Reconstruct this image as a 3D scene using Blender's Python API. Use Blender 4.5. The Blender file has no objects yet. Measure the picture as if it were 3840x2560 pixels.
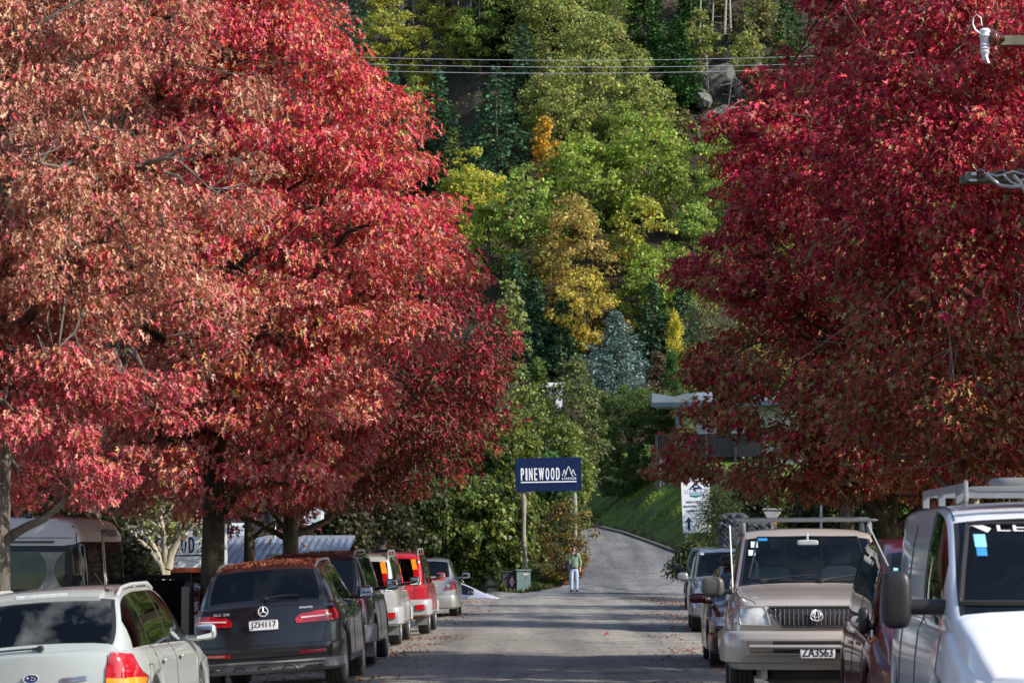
import bpy, math, random
import numpy as np
from mathutils import Vector, Matrix
from mathutils.bvhtree import BVHTree
from mathutils.geometry import delaunay_2d_cdt
PI = math.pi
rad = math.radians
scene = bpy.context.scene
COL = scene.collection
# ------------------------------------------------------------------ camera
CAMH = 1.8
FPX = 10667.0                      # focal length in pixels of a 3840 px wide picture (100 mm on 36 mm)
PITCH = math.atan(760.0 / FPX)
cam_d = bpy.data.cameras.new('camera'); cam = bpy.data.objects.new('camera', cam_d); COL.objects.link(cam)
cam_d.lens = 100.0; cam_d.sensor_width = 36.0; cam_d.clip_start = 0.5; cam_d.clip_end = 3000
cam.location = (0, 0, CAMH); cam.rotation_euler = (PI/2 + PITCH, 0, 0)
cam_d.dof.use_dof = True; cam_d.dof.focus_distance = 60; cam_d.dof.aperture_fstop = 6.3
scene.camera = cam
# ------------------------------------------------------------------ sky and sun
SUN_AZ, SUN_EL = rad(114), rad(34)       # azimuth clockwise from +Y: from the right and behind the camera
w = bpy.data.worlds.new('World'); scene.world = w; w.use_nodes = True
wn = w.node_tree.nodes; wl = w.node_tree.links
sky = wn.new('ShaderNodeTexSky'); sky.sky_type = 'NISHITA'; sky.sun_disc = False
sky.sun_elevation = SUN_EL; sky.sun_rotation = SUN_AZ
wl.new(sky.outputs[0], wn['Background'].inputs[0]); wn['Background'].inputs[1].default_value = 0.15
sl = bpy.data.lights.new('sun', 'SUN'); sun = bpy.data.objects.new('sun', sl); COL.objects.link(sun)
sl.energy = 4.6; sl.angle = rad(0.53); sl.color = (1.0, 0.93, 0.83)
sd = Vector((math.sin(SUN_AZ)*math.cos(SUN_EL), math.cos(SUN_AZ)*math.cos(SUN_EL), math.sin(SUN_EL)))
sun.rotation_euler = sd.to_track_quat('Z', 'Y').to_euler()
scene.view_settings.view_transform = 'Standard'; scene.view_settings.look = 'None'
scene.view_settings.exposure = 0.45; scene.view_settings.gamma = 1
scene.cycles.max_bounces = 8; scene.cycles.transparent_max_bounces = 12
scene.cycles.diffuse_bounces = 3; scene.cycles.glossy_bounces = 3; scene.cycles.transmission_bounces = 4
scene.cycles.caustics_reflective = False; scene.cycles.caustics_refractive = False

def P(px, py, Y):
    """point at forward distance Y seen at pixel (px,py) of the 3840 picture"""
    a = (px - 1920) / FPX; b = (1280 - py) / FPX
    c, s = math.cos(PITCH), math.sin(PITCH)
    dx, dy, dz = a, c - b*s, s + b*c
    k = Y / dy
    return Vector((dx*k, Y, CAMH + dz*k))

# ------------------------------------------------------------------ object helpers
def link(o, parent=None):
    COL.objects.link(o)
    if parent is not None: o.parent = parent
    return o
def tag(o, label=None, cat=None, group=None, kind=None):
    if label: o['label'] = label
    if cat: o['category'] = cat
    if group: o['group'] = group
    if kind: o['kind'] = kind
    return o
def empty(name, loc=(0, 0, 0), rz=0, label=None, cat=None, group=None, rx=0, ry=0):
    o = bpy.data.objects.new(name, None); link(o); o.location = loc; o.rotation_euler = (rx, ry, rz)
    o.empty_display_size = .2
    return tag(o, label, cat, group)

class MB:
    def __init__(s): s.v = []; s.f = []; s.m = []; s.cur = 0
    def add(s, vs, fs):
        n = len(s.v); s.v += [tuple(p) for p in vs]
        s.f += [tuple(i + n for i in f) for f in fs]; s.m += [s.cur] * len(fs); return s
    def box(s, c, d, rz=0, rx=0, ry=0):
        M = Matrix.Rotation(rz, 4, 'Z') @ Matrix.Rotation(ry, 4, 'Y') @ Matrix.Rotation(rx, 4, 'X')
        vs = [Vector(c) + M @ Vector((x*d[0]/2, y*d[1]/2, z*d[2]/2)) for x in (-1, 1) for y in (-1, 1) for z in (-1, 1)]
        return s.add(vs, [(0,1,3,2),(4,6,7,5),(0,4,5,1),(2,3,7,6),(0,2,6,4),(1,5,7,3)])
    def rbox(s, c, d, e=.35, nu=20, nv=10, rz=0, rx=0, ry=0):
        """rounded box (superellipsoid)"""
        M = Matrix.Rotation(rz, 4, 'Z') @ Matrix.Rotation(ry, 4, 'Y') @ Matrix.Rotation(rx, 4, 'X')
        sg = lambda a, p: math.copysign(abs(a)**p, a)
        vs = []
        for j in range(1, nv):
            t = -PI/2 + PI*j/nv
            for i in range(nu):
                u = 2*PI*(i+.5)/nu
                vs.append(Vector(c) + M @ Vector((d[0]/2*sg(math.cos(t), e)*sg(math.cos(u), e), d[1]/2*sg(math.cos(t), e)*sg(math.sin(u), e), d[2]/2*sg(math.sin(t), e))))
        fs = [(j*nu+i, j*nu+(i+1) % nu, (j+1)*nu+(i+1) % nu, (j+1)*nu+i) for j in range(nv-2) for i in range(nu)]
        b = len(vs); vs.append(Vector(c)+M @ Vector((0, 0, -d[2]/2))); vs.append(Vector(c)+M @ Vector((0, 0, d[2]/2)))
        fs += [(b, (i+1) % nu, i) for i in range(nu)] + [(b+1, (nv-2)*nu+i, (nv-2)*nu+(i+1) % nu) for i in range(nu)]
        return s.add(vs, fs)
    def tube(s, pts, r, n=8, cap=True):
        pts = [Vector(p) for p in pts]; rs = r if hasattr(r, '__len__') else [r]*len(pts)
        vs = []; up = None
        for i, p in enumerate(pts):
            d = (pts[min(i+1, len(pts)-1)] - pts[max(i-1, 0)]).normalized()
            if up is None: up = Vector((0, 0, 1)) if abs(d.z) < .9 else Vector((1, 0, 0))
            x = d.cross(up)
            if x.length < 1e-6: x = d.orthogonal()
            x.normalize(); y = x.cross(d).normalized(); up = y
            vs += [p + (x*math.cos(2*PI*k/n) + y*math.sin(2*PI*k/n))*rs[i] for k in range(n)]
        fs = [(i*n+k, i*n+(k+1) % n, (i+1)*n+(k+1) % n, (i+1)*n+k) for i in range(len(pts)-1) for k in range(n)]
        if cap: fs += [tuple(range(n))[::-1], tuple((len(pts)-1)*n+k for k in range(n))]
        return s.add(vs, fs)
    def lathe(s, prof, c=(0, 0, 0), axis='Z', n=32):
        """prof: (radius, height) pairs"""
        vs = []
        for r, h in prof:
            for k in range(n):
                a = 2*PI*k/n; q = (r*math.cos(a), r*math.sin(a), h)
                if axis == 'X': q = (h, q[0], q[1])
                elif axis == 'Y': q = (q[0], h, q[1])
                vs.append((q[0]+c[0], q[1]+c[1], q[2]+c[2]))
        fs = [(i*n+k, i*n+(k+1) % n, (i+1)*n+(k+1) % n, (i+1)*n+k) for i in range(len(prof)-1) for k in range(n)]
        return s.add(vs, fs)
    def prism(s, poly, to3, depth):
        """poly 2D, to3(a,b,t) -> 3D; extruded from t=0 to depth"""
        n = len(poly)
        vs = [to3(a, b, 0) for a, b in poly] + [to3(a, b, depth) for a, b in poly]
        return s.add(vs, [tuple(range(n)), tuple(range(2*n-1, n-1, -1))] + [(i, i+n, (i+1) % n+n, (i+1) % n) for i in range(n)])
    def build(s, name, mat, parent=None, smooth=False, ang=35):
        me = bpy.data.meshes.new(name); me.from_pydata([tuple(p) for p in s.v], [], s.f)
        for m in (mat if isinstance(mat, (list, tuple)) else [mat]): me.materials.append(m)
        if isinstance(mat, (list, tuple)): me.polygons.foreach_set('material_index', s.m)
        me.validate(); me.update()
        if smooth:
            me.polygons.foreach_set('use_smooth', [True]*len(me.polygons))
            me.set_sharp_from_angle(angle=rad(ang))
        o = bpy.data.objects.new(name, me); return link(o, parent)

# ------------------------------------------------------------------ materials
_mc = {}
def nmat(name):
    m = bpy.data.materials.new(name); m.use_nodes = True
    return m, m.node_tree.nodes, m.node_tree.links, m.node_tree.nodes['Principled BSDF']
def setp(b, **k):
    for a, v in k.items():
        a = a.replace('_', ' ')
        if a in b.inputs: b.inputs[a].default_value = v
def noise_node(n, l, scale, detail=3, coord='Object', rough=.55, stretch=None):
    tc = n.new('ShaderNodeTexCoord'); t = n.new('ShaderNodeTexNoise'); t.inputs['Scale'].default_value = scale
    t.inputs['Detail'].default_value = detail; t.inputs['Roughness'].default_value = rough
    if stretch:
        mp = n.new('ShaderNodeMapping'); mp.inputs['Scale'].default_value = stretch
        l.new(tc.outputs[coord], mp.inputs[0]); l.new(mp.outputs[0], t.inputs['Vector'])
    else: l.new(tc.outputs[coord], t.inputs['Vector'])
    return t
def ramp(n, l, src, stops):
    r = n.new('ShaderNodeValToRGB'); e = r.color_ramp.elements
    while len(e) < len(stops): e.new(.5)
    for i, (p, c) in enumerate(stops):
        e[i].position = p; e[i].color = (*c, 1) if len(c) == 3 else c
    l.new(src, r.inputs[0]); return r
def mat(name, color, rough=.6, metal=0, var=.15, scale=6, bump=0, bscale=40, coat=0, spec=.5, **k):
    key = (name, tuple(color), rough)
    if key in _mc: return _mc[key]
    m, n, l, b = nmat(name)
    setp(b, Roughness=rough, Metallic=metal, Coat_Weight=coat, Coat_Roughness=.04, Specular_IOR_Level=spec)
    for a, v in k.items(): setp(b, **{a: v})
    if var:
        t = noise_node(n, l, scale, 4)
        c0 = tuple(max(0, c*(1-var)) for c in color); c1 = tuple(min(1, c*(1+var)) for c in color)
        r = ramp(n, l, t.outputs[0], [(.3, c0), (.7, c1)]); l.new(r.outputs[0], b.inputs['Base Color'])
    else: b.inputs['Base Color'].default_value = (*color, 1)
    if bump:
        t2 = noise_node(n, l, bscale, 3); bn = n.new('ShaderNodeBump'); bn.inputs['Strength'].default_value = bump
        bn.inputs['Distance'].default_value = .02; l.new(t2.outputs[0], bn.inputs['Height']); l.new(bn.outputs[0], b.inputs['Normal'])
    _mc[key] = m; return m
def paint(name, color, metal=.35, rough=.38, dust=.12, dk=.35):
    """car paint: base + clear coat, road dust toward the sills, fine dirt"""
    key = ('paint', name)
    if key in _mc: return _mc[key]
    m, n, l, b = nmat(name)
    setp(b, Metallic=metal, Roughness=rough, Coat_Weight=1.0, Coat_Roughness=.05, Specular_IOR_Level=.15)
    tc = n.new('ShaderNodeTexCoord'); sx = n.new('ShaderNodeSeparateXYZ'); l.new(tc.outputs['Object'], sx.inputs[0])
    mr = n.new('ShaderNodeMapRange'); mr.inputs[1].default_value = .9; mr.inputs[2].default_value = .25
    l.new(sx.outputs[2], mr.inputs[0])
    t = noise_node(n, l, 5, 5); t2 = noise_node(n, l, 60, 2)
    mu = n.new('ShaderNodeMath'); mu.operation = 'MULTIPLY'; l.new(mr.outputs[0], mu.inputs[0]); l.new(t.outputs[0], mu.inputs[1])
    ad = n.new('ShaderNodeMath'); ad.operation = 'MULTIPLY_ADD'; l.new(t2.outputs[0], ad.inputs[0]); ad.inputs[1].default_value = dust; l.new(mu.outputs[0], ad.inputs[2])
    mx = n.new('ShaderNodeMix'); mx.data_type = 'RGBA'; mx.inputs[6].default_value = (*color, 1); mx.inputs[7].default_value = (.2, .18, .15, 1)
    m2 = n.new('ShaderNodeMath'); m2.operation = 'MULTIPLY'; l.new(ad.outputs[0], m2.inputs[0]); m2.inputs[1].default_value = dk if sum(color) > .3 else .10
    l.new(m2.outputs[0], mx.inputs[0]); l.new(mx.outputs[2], b.inputs['Base Color'])
    r2 = n.new('ShaderNodeMapRange'); l.new(ad.outputs[0], r2.inputs[0]); r2.inputs[3].default_value = .03; r2.inputs[4].default_value = .5
    l.new(r2.outputs[0], b.inputs['Coat Roughness'])
    _mc[key] = m; return m
def glass_mat(name, tint=(.25, .3, .3), alpha=.55, rough=.02, mist=.06):
    """thin tinted window glass: part transparent, reflective by angle"""
    key = ('glass', name)
    if key in _mc: return _mc[key]
    m, n, l, b = nmat(name); n.remove(b)
    out = n['Material Output']; tr = n.new('ShaderNodeBsdfTransparent'); tr.inputs[0].default_value = (*[c*alpha*1.6 for c in tint], 1)
    gl = n.new('ShaderNodeBsdfGlossy'); gl.inputs['Roughness'].default_value = rough; gl.inputs[0].default_value = (1, 1, 1, 1)
    fr = n.new('ShaderNodeFresnel'); fr.inputs[0].default_value = 1.5
    t = noise_node(n, l, 3, 5, stretch=(1, 1, .4)); df = n.new('ShaderNodeBsdfDiffuse'); df.inputs[0].default_value = (.25, .26, .26, 1)
    rr = ramp(n, l, t.outputs[0], [(.5, (0, 0, 0)), (.75 if mist > .1 else .9, (mist,)*3)])
    m0 = n.new('ShaderNodeMixShader'); l.new(rr.outputs[0], m0.inputs[0]); l.new(tr.outputs[0], m0.inputs[1]); l.new(df.outputs[0], m0.inputs[2])
    mx = n.new('ShaderNodeMixShader'); l.new(fr.outputs[0], mx.inputs[0]); l.new(m0.outputs[0], mx.inputs[1]); l.new(gl.outputs[0], mx.inputs[2])
    l.new(mx.outputs[0], out.inputs[0]); _mc[key] = m; return m
def leaf_mat(name='leaf', trans=.35, rough=.5, spec=.4):
    """leaf colour comes from the per-leaf colour attribute"""
    key = ('leaf', name)
    if key in _mc: return _mc[key]
    m, n, l, b = nmat(name)
    at = n.new('ShaderNodeAttribute'); at.attribute_name = 'Col'
    l.new(at.outputs[0], b.inputs['Base Color']); setp(b, Roughness=rough, Specular_IOR_Level=spec)
    tb = n.new('ShaderNodeBsdfTranslucent'); l.new(at.outputs[0], tb.inputs[0])
    mx = n.new('ShaderNodeMixShader'); mx.inputs[0].default_value = trans
    l.new(b.outputs[0], mx.inputs[1]); l.new(tb.outputs[0], mx.inputs[2]); l.new(mx.outputs[0], n['Material Output'].inputs[0])
    _mc[key] = m; return m
def bark(name='bark', c0=(.035, .028, .02), c1=(.13, .11, .085), moss=None):
    key = ('bark', name)
    if key in _mc: return _mc[key]
    m, n, l, b = nmat(name); setp(b, Roughness=.9)
    t = noise_node(n, l, 14, 6, stretch=(1, 1, .15)); r = ramp(n, l, t.outputs[0], [(.35, c0), (.7, c1)])
    t2 = noise_node(n, l, 2.5, 4); mx = n.new('ShaderNodeMix'); mx.data_type = 'RGBA'; mx.inputs[7].default_value = (*(moss or c1), 1)
    r2 = ramp(n, l, t2.outputs[0], [(.5, (0, 0, 0)), (.65, (.6, .6, .6))]); l.new(r2.outputs[0], mx.inputs[0]); l.new(r.outputs[0], mx.inputs[6])
    l.new(mx.outputs[2], b.inputs['Base Color'])
    bn = n.new('ShaderNodeBump'); bn.inputs['Strength'].default_value = .6; bn.inputs['Distance'].default_value = .03
    l.new(t.outputs[0], bn.inputs['Height']); l.new(bn.outputs[0], b.inputs['Normal'])
    _mc[key] = m; return m

# ------------------------------------------------------------------ terrain
def ss(a, b, x):
    t = np.clip((x - a) / (b - a), 0, 1); return t*t*(3 - 2*t)
DR_Y = [100, 108, 115, 122, 130, 140, 148, 158, 175]
DR_E = [9.0, 8.2, 7.8, 7.6, 6.7, 5.4, 3.6, .2, -7]
DR_W = [11., 6.4, 5.0, 4.5, 4.3, 4.3, 4.3, 4.5, 5]
def dr_edge(Y): return np.interp(Y, DR_Y, DR_E)
def dr_width(Y): return np.interp(Y, DR_Y, DR_W)
def dr_z(Y): return np.interp(Y, [98, 106, 115, 125, 150, 175, 200], [0, .05, .55, 1.35, 2.95, 4.9, 6.5])
def nz(X, Y, s, seed=0):
    r = np.random.RandomState(seed); out = 0
    for k in range(5):
        a = r.uniform(0, 2*PI); f = s * r.uniform(.6, 1.9)
        out = out + np.sin((X*np.cos(a) + Y*np.sin(a))*f + r.uniform(0, 6.3))
    return out / 5
def ground(X, Y):
    X = np.asarray(X, float); Y = np.asarray(Y, float)
    z = -.06*np.clip(-X-1.6, 0, 3.6)                                     # left shoulder falls away
    z = z - 1.15*ss(5.6, 9.5, -X)*ss(22, 34, Y)*(1-ss(88, 98, Y)*.4)     # yard below the street
    z = z - .95*ss(94, 106, Y)*ss(1.2, -2.2, X)*(1-ss(112, 118, Y))
    far = ss(100, 108, Y)
    e = dr_edge(Y); wd = dr_width(Y); zd = dr_z(Y)
    garden = zd*ss(104, 112, Y) + .25*ss(107, 110, Y)*ss(0, 1.5, e - wd - X) + .12*nz(X, Y, .9, 3)*ss(0, 1, e-wd-X)
    bank = np.clip((X - e - .35)*.86, 0, 3.35)*ss(110, 122, Y) + ss(.2, 1.5, X-e)*.12*nz(X, Y, 1.4, 5)
    zz = garden*1.0 + np.where(X > e, bank, 0)
    inroad = (X <= e) & (X >= e - wd)
    zz = np.where(inroad, zd, zz)
    z = np.where(Y > 100, z*(1-far) + (zz + np.where(X < -1, z, 0)*(1-ss(108, 116, Y)))*far, z)
    hill = np.clip(Y - 168, 0, 200)*.62 * ss(160, 185, Y)
    hill = hill + ss(170, 190, Y)*(1.2*nz(X, Y, .12, 7) + .5*nz(X, Y, .45, 8))
    return z + hill
def gz(x, y): return float(ground(x, y))
# ------------------------------------------------------------------ ground, road, driveway, kerb
def sheet(name, xs, ys, material, kind='structure', zoff=0, zfun=None, wfun=None):
    X, Yg = np.meshgrid(xs, ys)
    if wfun: X = wfun(X, Yg)
    Z = (zfun or ground)(X, Yg) + zoff
    nx, ny = len(xs), len(ys)
    v = np.stack([X.ravel(), Yg.ravel(), Z.ravel()], 1)
    i = (np.arange(ny-1)[:, None]*nx + np.arange(nx-1)[None]).ravel()
    f = np.stack([i, i+1, i+1+nx, i+nx], 1)
    me = bpy.data.meshes.new(name); me.vertices.add(len(v)); me.vertices.foreach_set('co', v.ravel().astype('f'))
    me.loops.add(f.size); me.loops.foreach_set('vertex_index', f.ravel().astype('i'))
    me.polygons.add(len(f)); me.polygons.foreach_set('loop_start', (np.arange(len(f))*4).astype('i'))
    me.materials.append(material); me.update(calc_edges=True); me.validate()
    me.polygons.foreach_set('use_smooth', [True]*len(f))
    o = bpy.data.objects.new(name, me); link(o); return tag(o, kind=kind)

def ground_material():
    m, n, l, b = nmat('forest floor and garden soil'); setp(b, Roughness=.95)
    t = noise_node(n, l, .5, 8); r = ramp(n, l, t.outputs[0], [(.3, (.018, .014, .009)), (.5, (.05, .037, .022)), (.7, (.03, .05, .015))])
    t2 = noise_node(n, l, 9, 5); mx = n.new('ShaderNodeMix'); mx.data_type = 'RGBA'; mx.blend_type = 'MULTIPLY'; mx.inputs[0].default_value = .7
    r2 = ramp(n, l, t2.outputs[0], [(.3, (.35, .35, .35)), (.7, (1.3, 1.2, 1.1))])
    l.new(r.outputs[0], mx.inputs[6]); l.new(r2.outputs[0], mx.inputs[7]); l.new(mx.outputs[2], b.inputs['Base Color'])
    bn = n.new('ShaderNodeBump'); bn.inputs['Distance'].default_value = .15; l.new(t2.outputs[0], bn.inputs['Height']); l.new(bn.outputs[0], b.inputs['Normal'])
    return m
def asphalt(name, base, patch, leafy=0):
    m, n, l, b = nmat(name); setp(b, Roughness=.85, Specular_IOR_Level=.35)
    t = noise_node(n, l, .35, 6, stretch=(1, .3, 1)); fine = noise_node(n, l, 38, 4, rough=.85); mid = noise_node(n, l, 9, 7, rough=.75)
    r = ramp(n, l, t.outputs[0], [(.35, base), (.65, patch)])
    rf = ramp(n, l, fine.outputs[0], [(.30, (.18, .18, .19)), (.5, (.92, .92, .92)), (.70, (2.6, 2.5, 2.3))])
    rm = ramp(n, l, mid.outputs[0], [(.32, (.5, .5, .51)), (.5, (.97, .97, .97)), (.68, (1.6, 1.57, 1.5))])
    m1 = n.new('ShaderNodeMix'); m1.data_type = 'RGBA'; m1.blend_type = 'MULTIPLY'; m1.inputs[0].default_value = 1
    m2 = n.new('ShaderNodeMix'); m2.data_type = 'RGBA'; m2.blend_type = 'MULTIPLY'; m2.inputs[0].default_value = 1
    l.new(r.outputs[0], m1.inputs[6]); l.new(rf.outputs[0], m1.inputs[7]); l.new(m1.outputs[2], m2.inputs[6]); l.new(rm.outputs[0], m2.inputs[7])
    # tyre polished tracks, tar seams and old repair patches
    trk = noise_node(n, l, .8, 3, stretch=(1.3, .03, 1)); rt = ramp(n, l, trk.outputs[0], [(.38, (.72, .72, .74)), (.5, (1, 1, 1)), (.62, (1.15, 1.14, 1.12))])
    vor = n.new('ShaderNodeTexVoronoi'); vor.feature = 'DISTANCE_TO_EDGE'; vor.inputs['Scale'].default_value = .33; tcv = n.new('ShaderNodeTexCoord'); wob = noise_node(n, l, 1.5, 4)
    vm = n.new('ShaderNodeVectorMath'); vm.operation = 'MULTIPLY_ADD'; vm.inputs[1].default_value = (1.2, 1.2, 0); l.new(wob.outputs['Color'], vm.inputs[0]); l.new(tcv.outputs['Object'], vm.inputs[2]); l.new(vm.outputs[0], vor.inputs['Vector'])
    rc = ramp(n, l, vor.outputs['Distance'], [(.0, (.35, .35, .35)), (.012, (.45, .45, .45)), (.022, (1, 1, 1))])
    m3 = n.new('ShaderNodeMix'); m3.data_type = 'RGBA'; m3.blend_type = 'MULTIPLY'; m3.inputs[0].default_value = 1; m4 = n.new('ShaderNodeMix'); m4.data_type = 'RGBA'; m4.blend_type = 'MULTIPLY'; m4.inputs[0].default_value = .7
    l.new(m2.outputs[2], m3.inputs[6]); l.new(rt.outputs[0], m3.inputs[7]); l.new(m3.outputs[2], m4.inputs[6]); l.new(rc.outputs[0], m4.inputs[7])
    l.new(m4.outputs[2], b.inputs['Base Color'])
    bn = n.new('ShaderNodeBump'); bn.inputs['Strength'].default_value = .9; bn.inputs['Distance'].default_value = .012
    l.new(fine.outputs[0], bn.inputs['Height']); l.new(bn.outputs[0], b.inputs['Normal'])
    return m
xs = np.concatenate([np.linspace(-160, -20, 24), np.linspace(-18, 20, 110), np.linspace(23, 160, 24)])
ys = np.concatenate([np.linspace(-60, 20, 20), np.linspace(22, 95, 60), np.linspace(96, 185, 120), np.linspace(187, 420, 80)])
sheet('ground', xs, ys, ground_material())
asph = asphalt('grey chip seal road', (.19, .183, .173), (.27, .26, .24))
# street: chip-seal sheet from behind the camera to the crest, edges fray into the shoulders
def street_w(X, Y):
    L = -5.6 + .02*(Y-30) - .9*ss(84, 98, Y)*0; R = 6.2 + .045*(Y-30)
    wob = .10*np.sin(Y*.9)+.07*np.sin(Y*2.3+1)
    return L + (R - L)*X + wob*(2*X-1)
sheet('street', np.linspace(0, 1, 40), np.concatenate([np.linspace(-40, 20, 16), np.linspace(21, 104, 160)]), asph, wfun=street_w, zoff=.008)
drive_m = asphalt('worn blue grey driveway asphalt', (.10, .105, .12), (.19, .195, .205))
def drive_w(X, Y): 
    e = dr_edge(Y); wd = dr_width(Y); return e - wd + X*wd
sheet('driveway', np.linspace(0, 1, 16), np.linspace(100.5, 172, 140), drive_m, wfun=drive_w, zoff=.02)
# cross street falling to the left beyond the crest
sheet('cross_street', np.linspace(-26, 3.2, 60), np.linspace(97.5, 106.5, 18), asph, zoff=.012)
kerb = MB()
for k, Y in enumerate(np.arange(110, 157, 1.0)):
    e0, e1 = dr_edge(Y), dr_edge(Y+1.0); z0, z1 = dr_z(Y), dr_z(Y+1.0)
    kerb.add([(e0, Y, z0-.1), (e0+.12, Y, z0-.1), (e0+.12, Y, z0+.14), (e0, Y, z0+.12), (e1, Y+.99, z1-.1), (e1+.12, Y+.99, z1-.1), (e1+.12, Y+.99, z1+.14), (e1, Y+.99, z1+.12)],
             [(0, 3, 7, 4), (3, 2, 6, 7), (2, 1, 5, 6), (0, 1, 2, 3), (4, 7, 6, 5)])
tag(kerb.build('kerb', mat('old concrete kerb', (.12, .115, .10), .9, var=.4, scale=4, bump=.5)), kind='structure')
# ------------------------------------------------------------------ leaf meshes (numpy)
OAK_V = np.array([(0, 0, 0), (0, 1, -.22), (.24, .30, .10), (.06, .36, .02), (.33, .66, .10), (.08, .66, -.05),
                  (-.24, .26, .10), (-.06, .36, .02), (-.31, .70, .06), (-.08, .64, -.05)], float)
OAK_F = [(0, 2, 3, 4, 5, 1), (0, 1, 9, 8, 7, 6)]
RH_V = np.array([(0, 0, 0), (.32, .45, .08), (0, 1, 0), (-.32, .45, .08)], float); RH_F = [(0, 1, 2, 3)]
TRI_V = np.array([(0, 0, 0), (.42, .35, .1), (.15, .5, .02), (.1, 1, 0), (-.35, .6, .1), (-.4, .15, .05)], float); TRI_F = [(0, 1, 2, 3, 4, 5)]
LANCE_V = np.array([(0, 0, 0), (.13, .4, .03), (0, 1, 0), (-.13, .4, .03)], float)
SHAPES = {'oak': (OAK_V, OAK_F), 'rhomb': (RH_V, RH_F), 'maple': (TRI_V, TRI_F), 'lance': (LANCE_V, RH_F)}
def leaf_obj(name, pts, size, nrm, axis, col, shape, material, parent=None, rng=None):
    V, F = SHAPES[shape]; N = len(pts); nv = len(V)
    nrm = nrm / (np.linalg.norm(nrm, axis=1, keepdims=True) + 1e-9)
    axis = axis - nrm*np.sum(axis*nrm, 1, keepdims=True); axis = axis/(np.linalg.norm(axis, axis=1, keepdims=True)+1e-9)
    side = np.cross(axis, nrm)
    v = pts[:, None, :] + size[:, None, None]*(side[:, None, :]*V[None, :, 0:1] + axis[:, None, :]*V[None, :, 1:2] + nrm[:, None, :]*V[None, :, 2:3])
    fl = np.concatenate([np.array(f) for f in F]); counts = np.array([len(f) for f in F]); tot = counts.sum()
    idx = (fl[None, :] + (np.arange(N)*nv)[:, None]).ravel()
    starts = (np.concatenate([[0], np.cumsum(counts)[:-1]])[None, :] + (np.arange(N)*tot)[:, None]).ravel()
    me = bpy.data.meshes.new(name); me.vertices.add(N*nv); me.vertices.foreach_set('co', v.ravel().astype('f'))
    me.loops.add(len(idx)); me.loops.foreach_set('vertex_index', idx.astype('i'))
    me.polygons.add(len(starts)); me.polygons.foreach_set('loop_start', starts.astype('i'))
    me.materials.append(material); me.update(calc_edges=True)
    ca = me.attributes.new('Col', 'FLOAT_COLOR', 'POINT')
    c4 = np.ones((N, nv, 4), 'f'); c4[:, :, :3] = col[:, None, :]
    ca.data.foreach_set('color', c4.ravel())
    o = bpy.data.objects.new(name, me); return link(o, parent)
def rnd_dirs(r, n):
    v = r.normal(size=(n, 3)); return v/np.linalg.norm(v, axis=1, keepdims=True)
def pick_cols(r, n, pal, w=None, jit=.18):
    pal = np.array(pal, float); i = r.choice(len(pal), n, p=None if w is None else np.array(w)/sum(w))
    c = pal[i]*(1 + jit*r.normal(size=(n, 1))); c = c*(1+.08*r.normal(size=(n, 3))); return np.clip(c, .003, .9)
def n3(p, s, seed):
    r = np.random.RandomState(seed); out = np.zeros(len(p))
    for k in range(7):
        d = r.normal(size=3); d /= np.linalg.norm(d); out += np.sin(p @ d * s * r.uniform(.6, 1.7) + r.uniform(0, 6.3))
    return out/3.0
# grass and ground cover
def grass_patch(name, n, xr, yr, keep, pal, hgt, seed, width=.5, shape='lance', kind='stuff', up=1.0):
    r = np.random.RandomState(seed); x = r.uniform(*xr, n); y = r.uniform(*yr, n); k = keep(x, y); x, y = x[k], y[k]; n = len(x)
    p = np.stack([x, y, ground(x, y)-.02], 1)
    nr = rnd_dirs(r, n); nr[:, 2] *= .3; ax = rnd_dirs(r, n)*.7; ax[:, 2] = np.abs(ax[:, 2])*.5 + up
    c = pick_cols(r, n, pal); c *= (1 + .45*nz(x, y, 1.1, seed) + .35*nz(x, y, 3.7, seed+9))[:, None]*np.array([1.08, 1, 1])
    hgt = hgt*np.clip(1 + 1.1*nz(x, y, 2.3, seed+5), .35, 2.4)
    o = leaf_obj(name, p, r.uniform(.6, 1.3, n)*hgt, nr, ax, np.clip(c, .003, 1), shape, leaf_mat('grass blade', .3, .6, .25))
    return tag(o, kind=kind)
def lawn_material():
    m, n, l, b = nmat('mossy lawn'); setp(b, Roughness=.95)
    t = noise_node(n, l, .9, 7); r = ramp(n, l, t.outputs[0], [(.30, (.03, .028, .014)), (.42, (.08, .13, .03)), (.6, (.13, .21, .04)), (.75, (.17, .25, .05))])
    t2 = noise_node(n, l, 14, 5); mx = n.new('ShaderNodeMix'); mx.data_type = 'RGBA'; mx.blend_type = 'MULTIPLY'; mx.inputs[0].default_value = .8
    r2 = ramp(n, l, t2.outputs[0], [(.3, (.45, .45, .45)), (.7, (1.3, 1.3, 1.2))]); l.new(r.outputs[0], mx.inputs[6]); l.new(r2.outputs[0], mx.inputs[7]); l.new(mx.outputs[2], b.inputs['Base Color'])
    bn = n.new('ShaderNodeBump'); bn.inputs['Distance'].default_value = .12; l.new(t2.outputs[0], bn.inputs['Height']); l.new(bn.outputs[0], b.inputs['Normal']); return m
sheet('bank', np.linspace(0, 1, 50), np.linspace(109, 165, 130), lawn_material(), wfun=lambda X, Y: dr_edge(Y)+.18+X*11, zoff=.012)
g = grass_patch('bank_grass', 330000, (3, 15), (112, 160), lambda x, y: (x > dr_edge(y)+.15) & (x < dr_edge(y)+8) & (nz(x, y, 1.1, 11) + .7*nz(x, y, 3.1, 12) > -.50),
            [(.20, .34, .06), (.25, .40, .08), (.14, .25, .05), (.30, .34, .11)], .10, 1, width=.5)
tag(g, 'rough green grass and low weeds covering the steep bank right of the driveway', 'grass')
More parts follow.
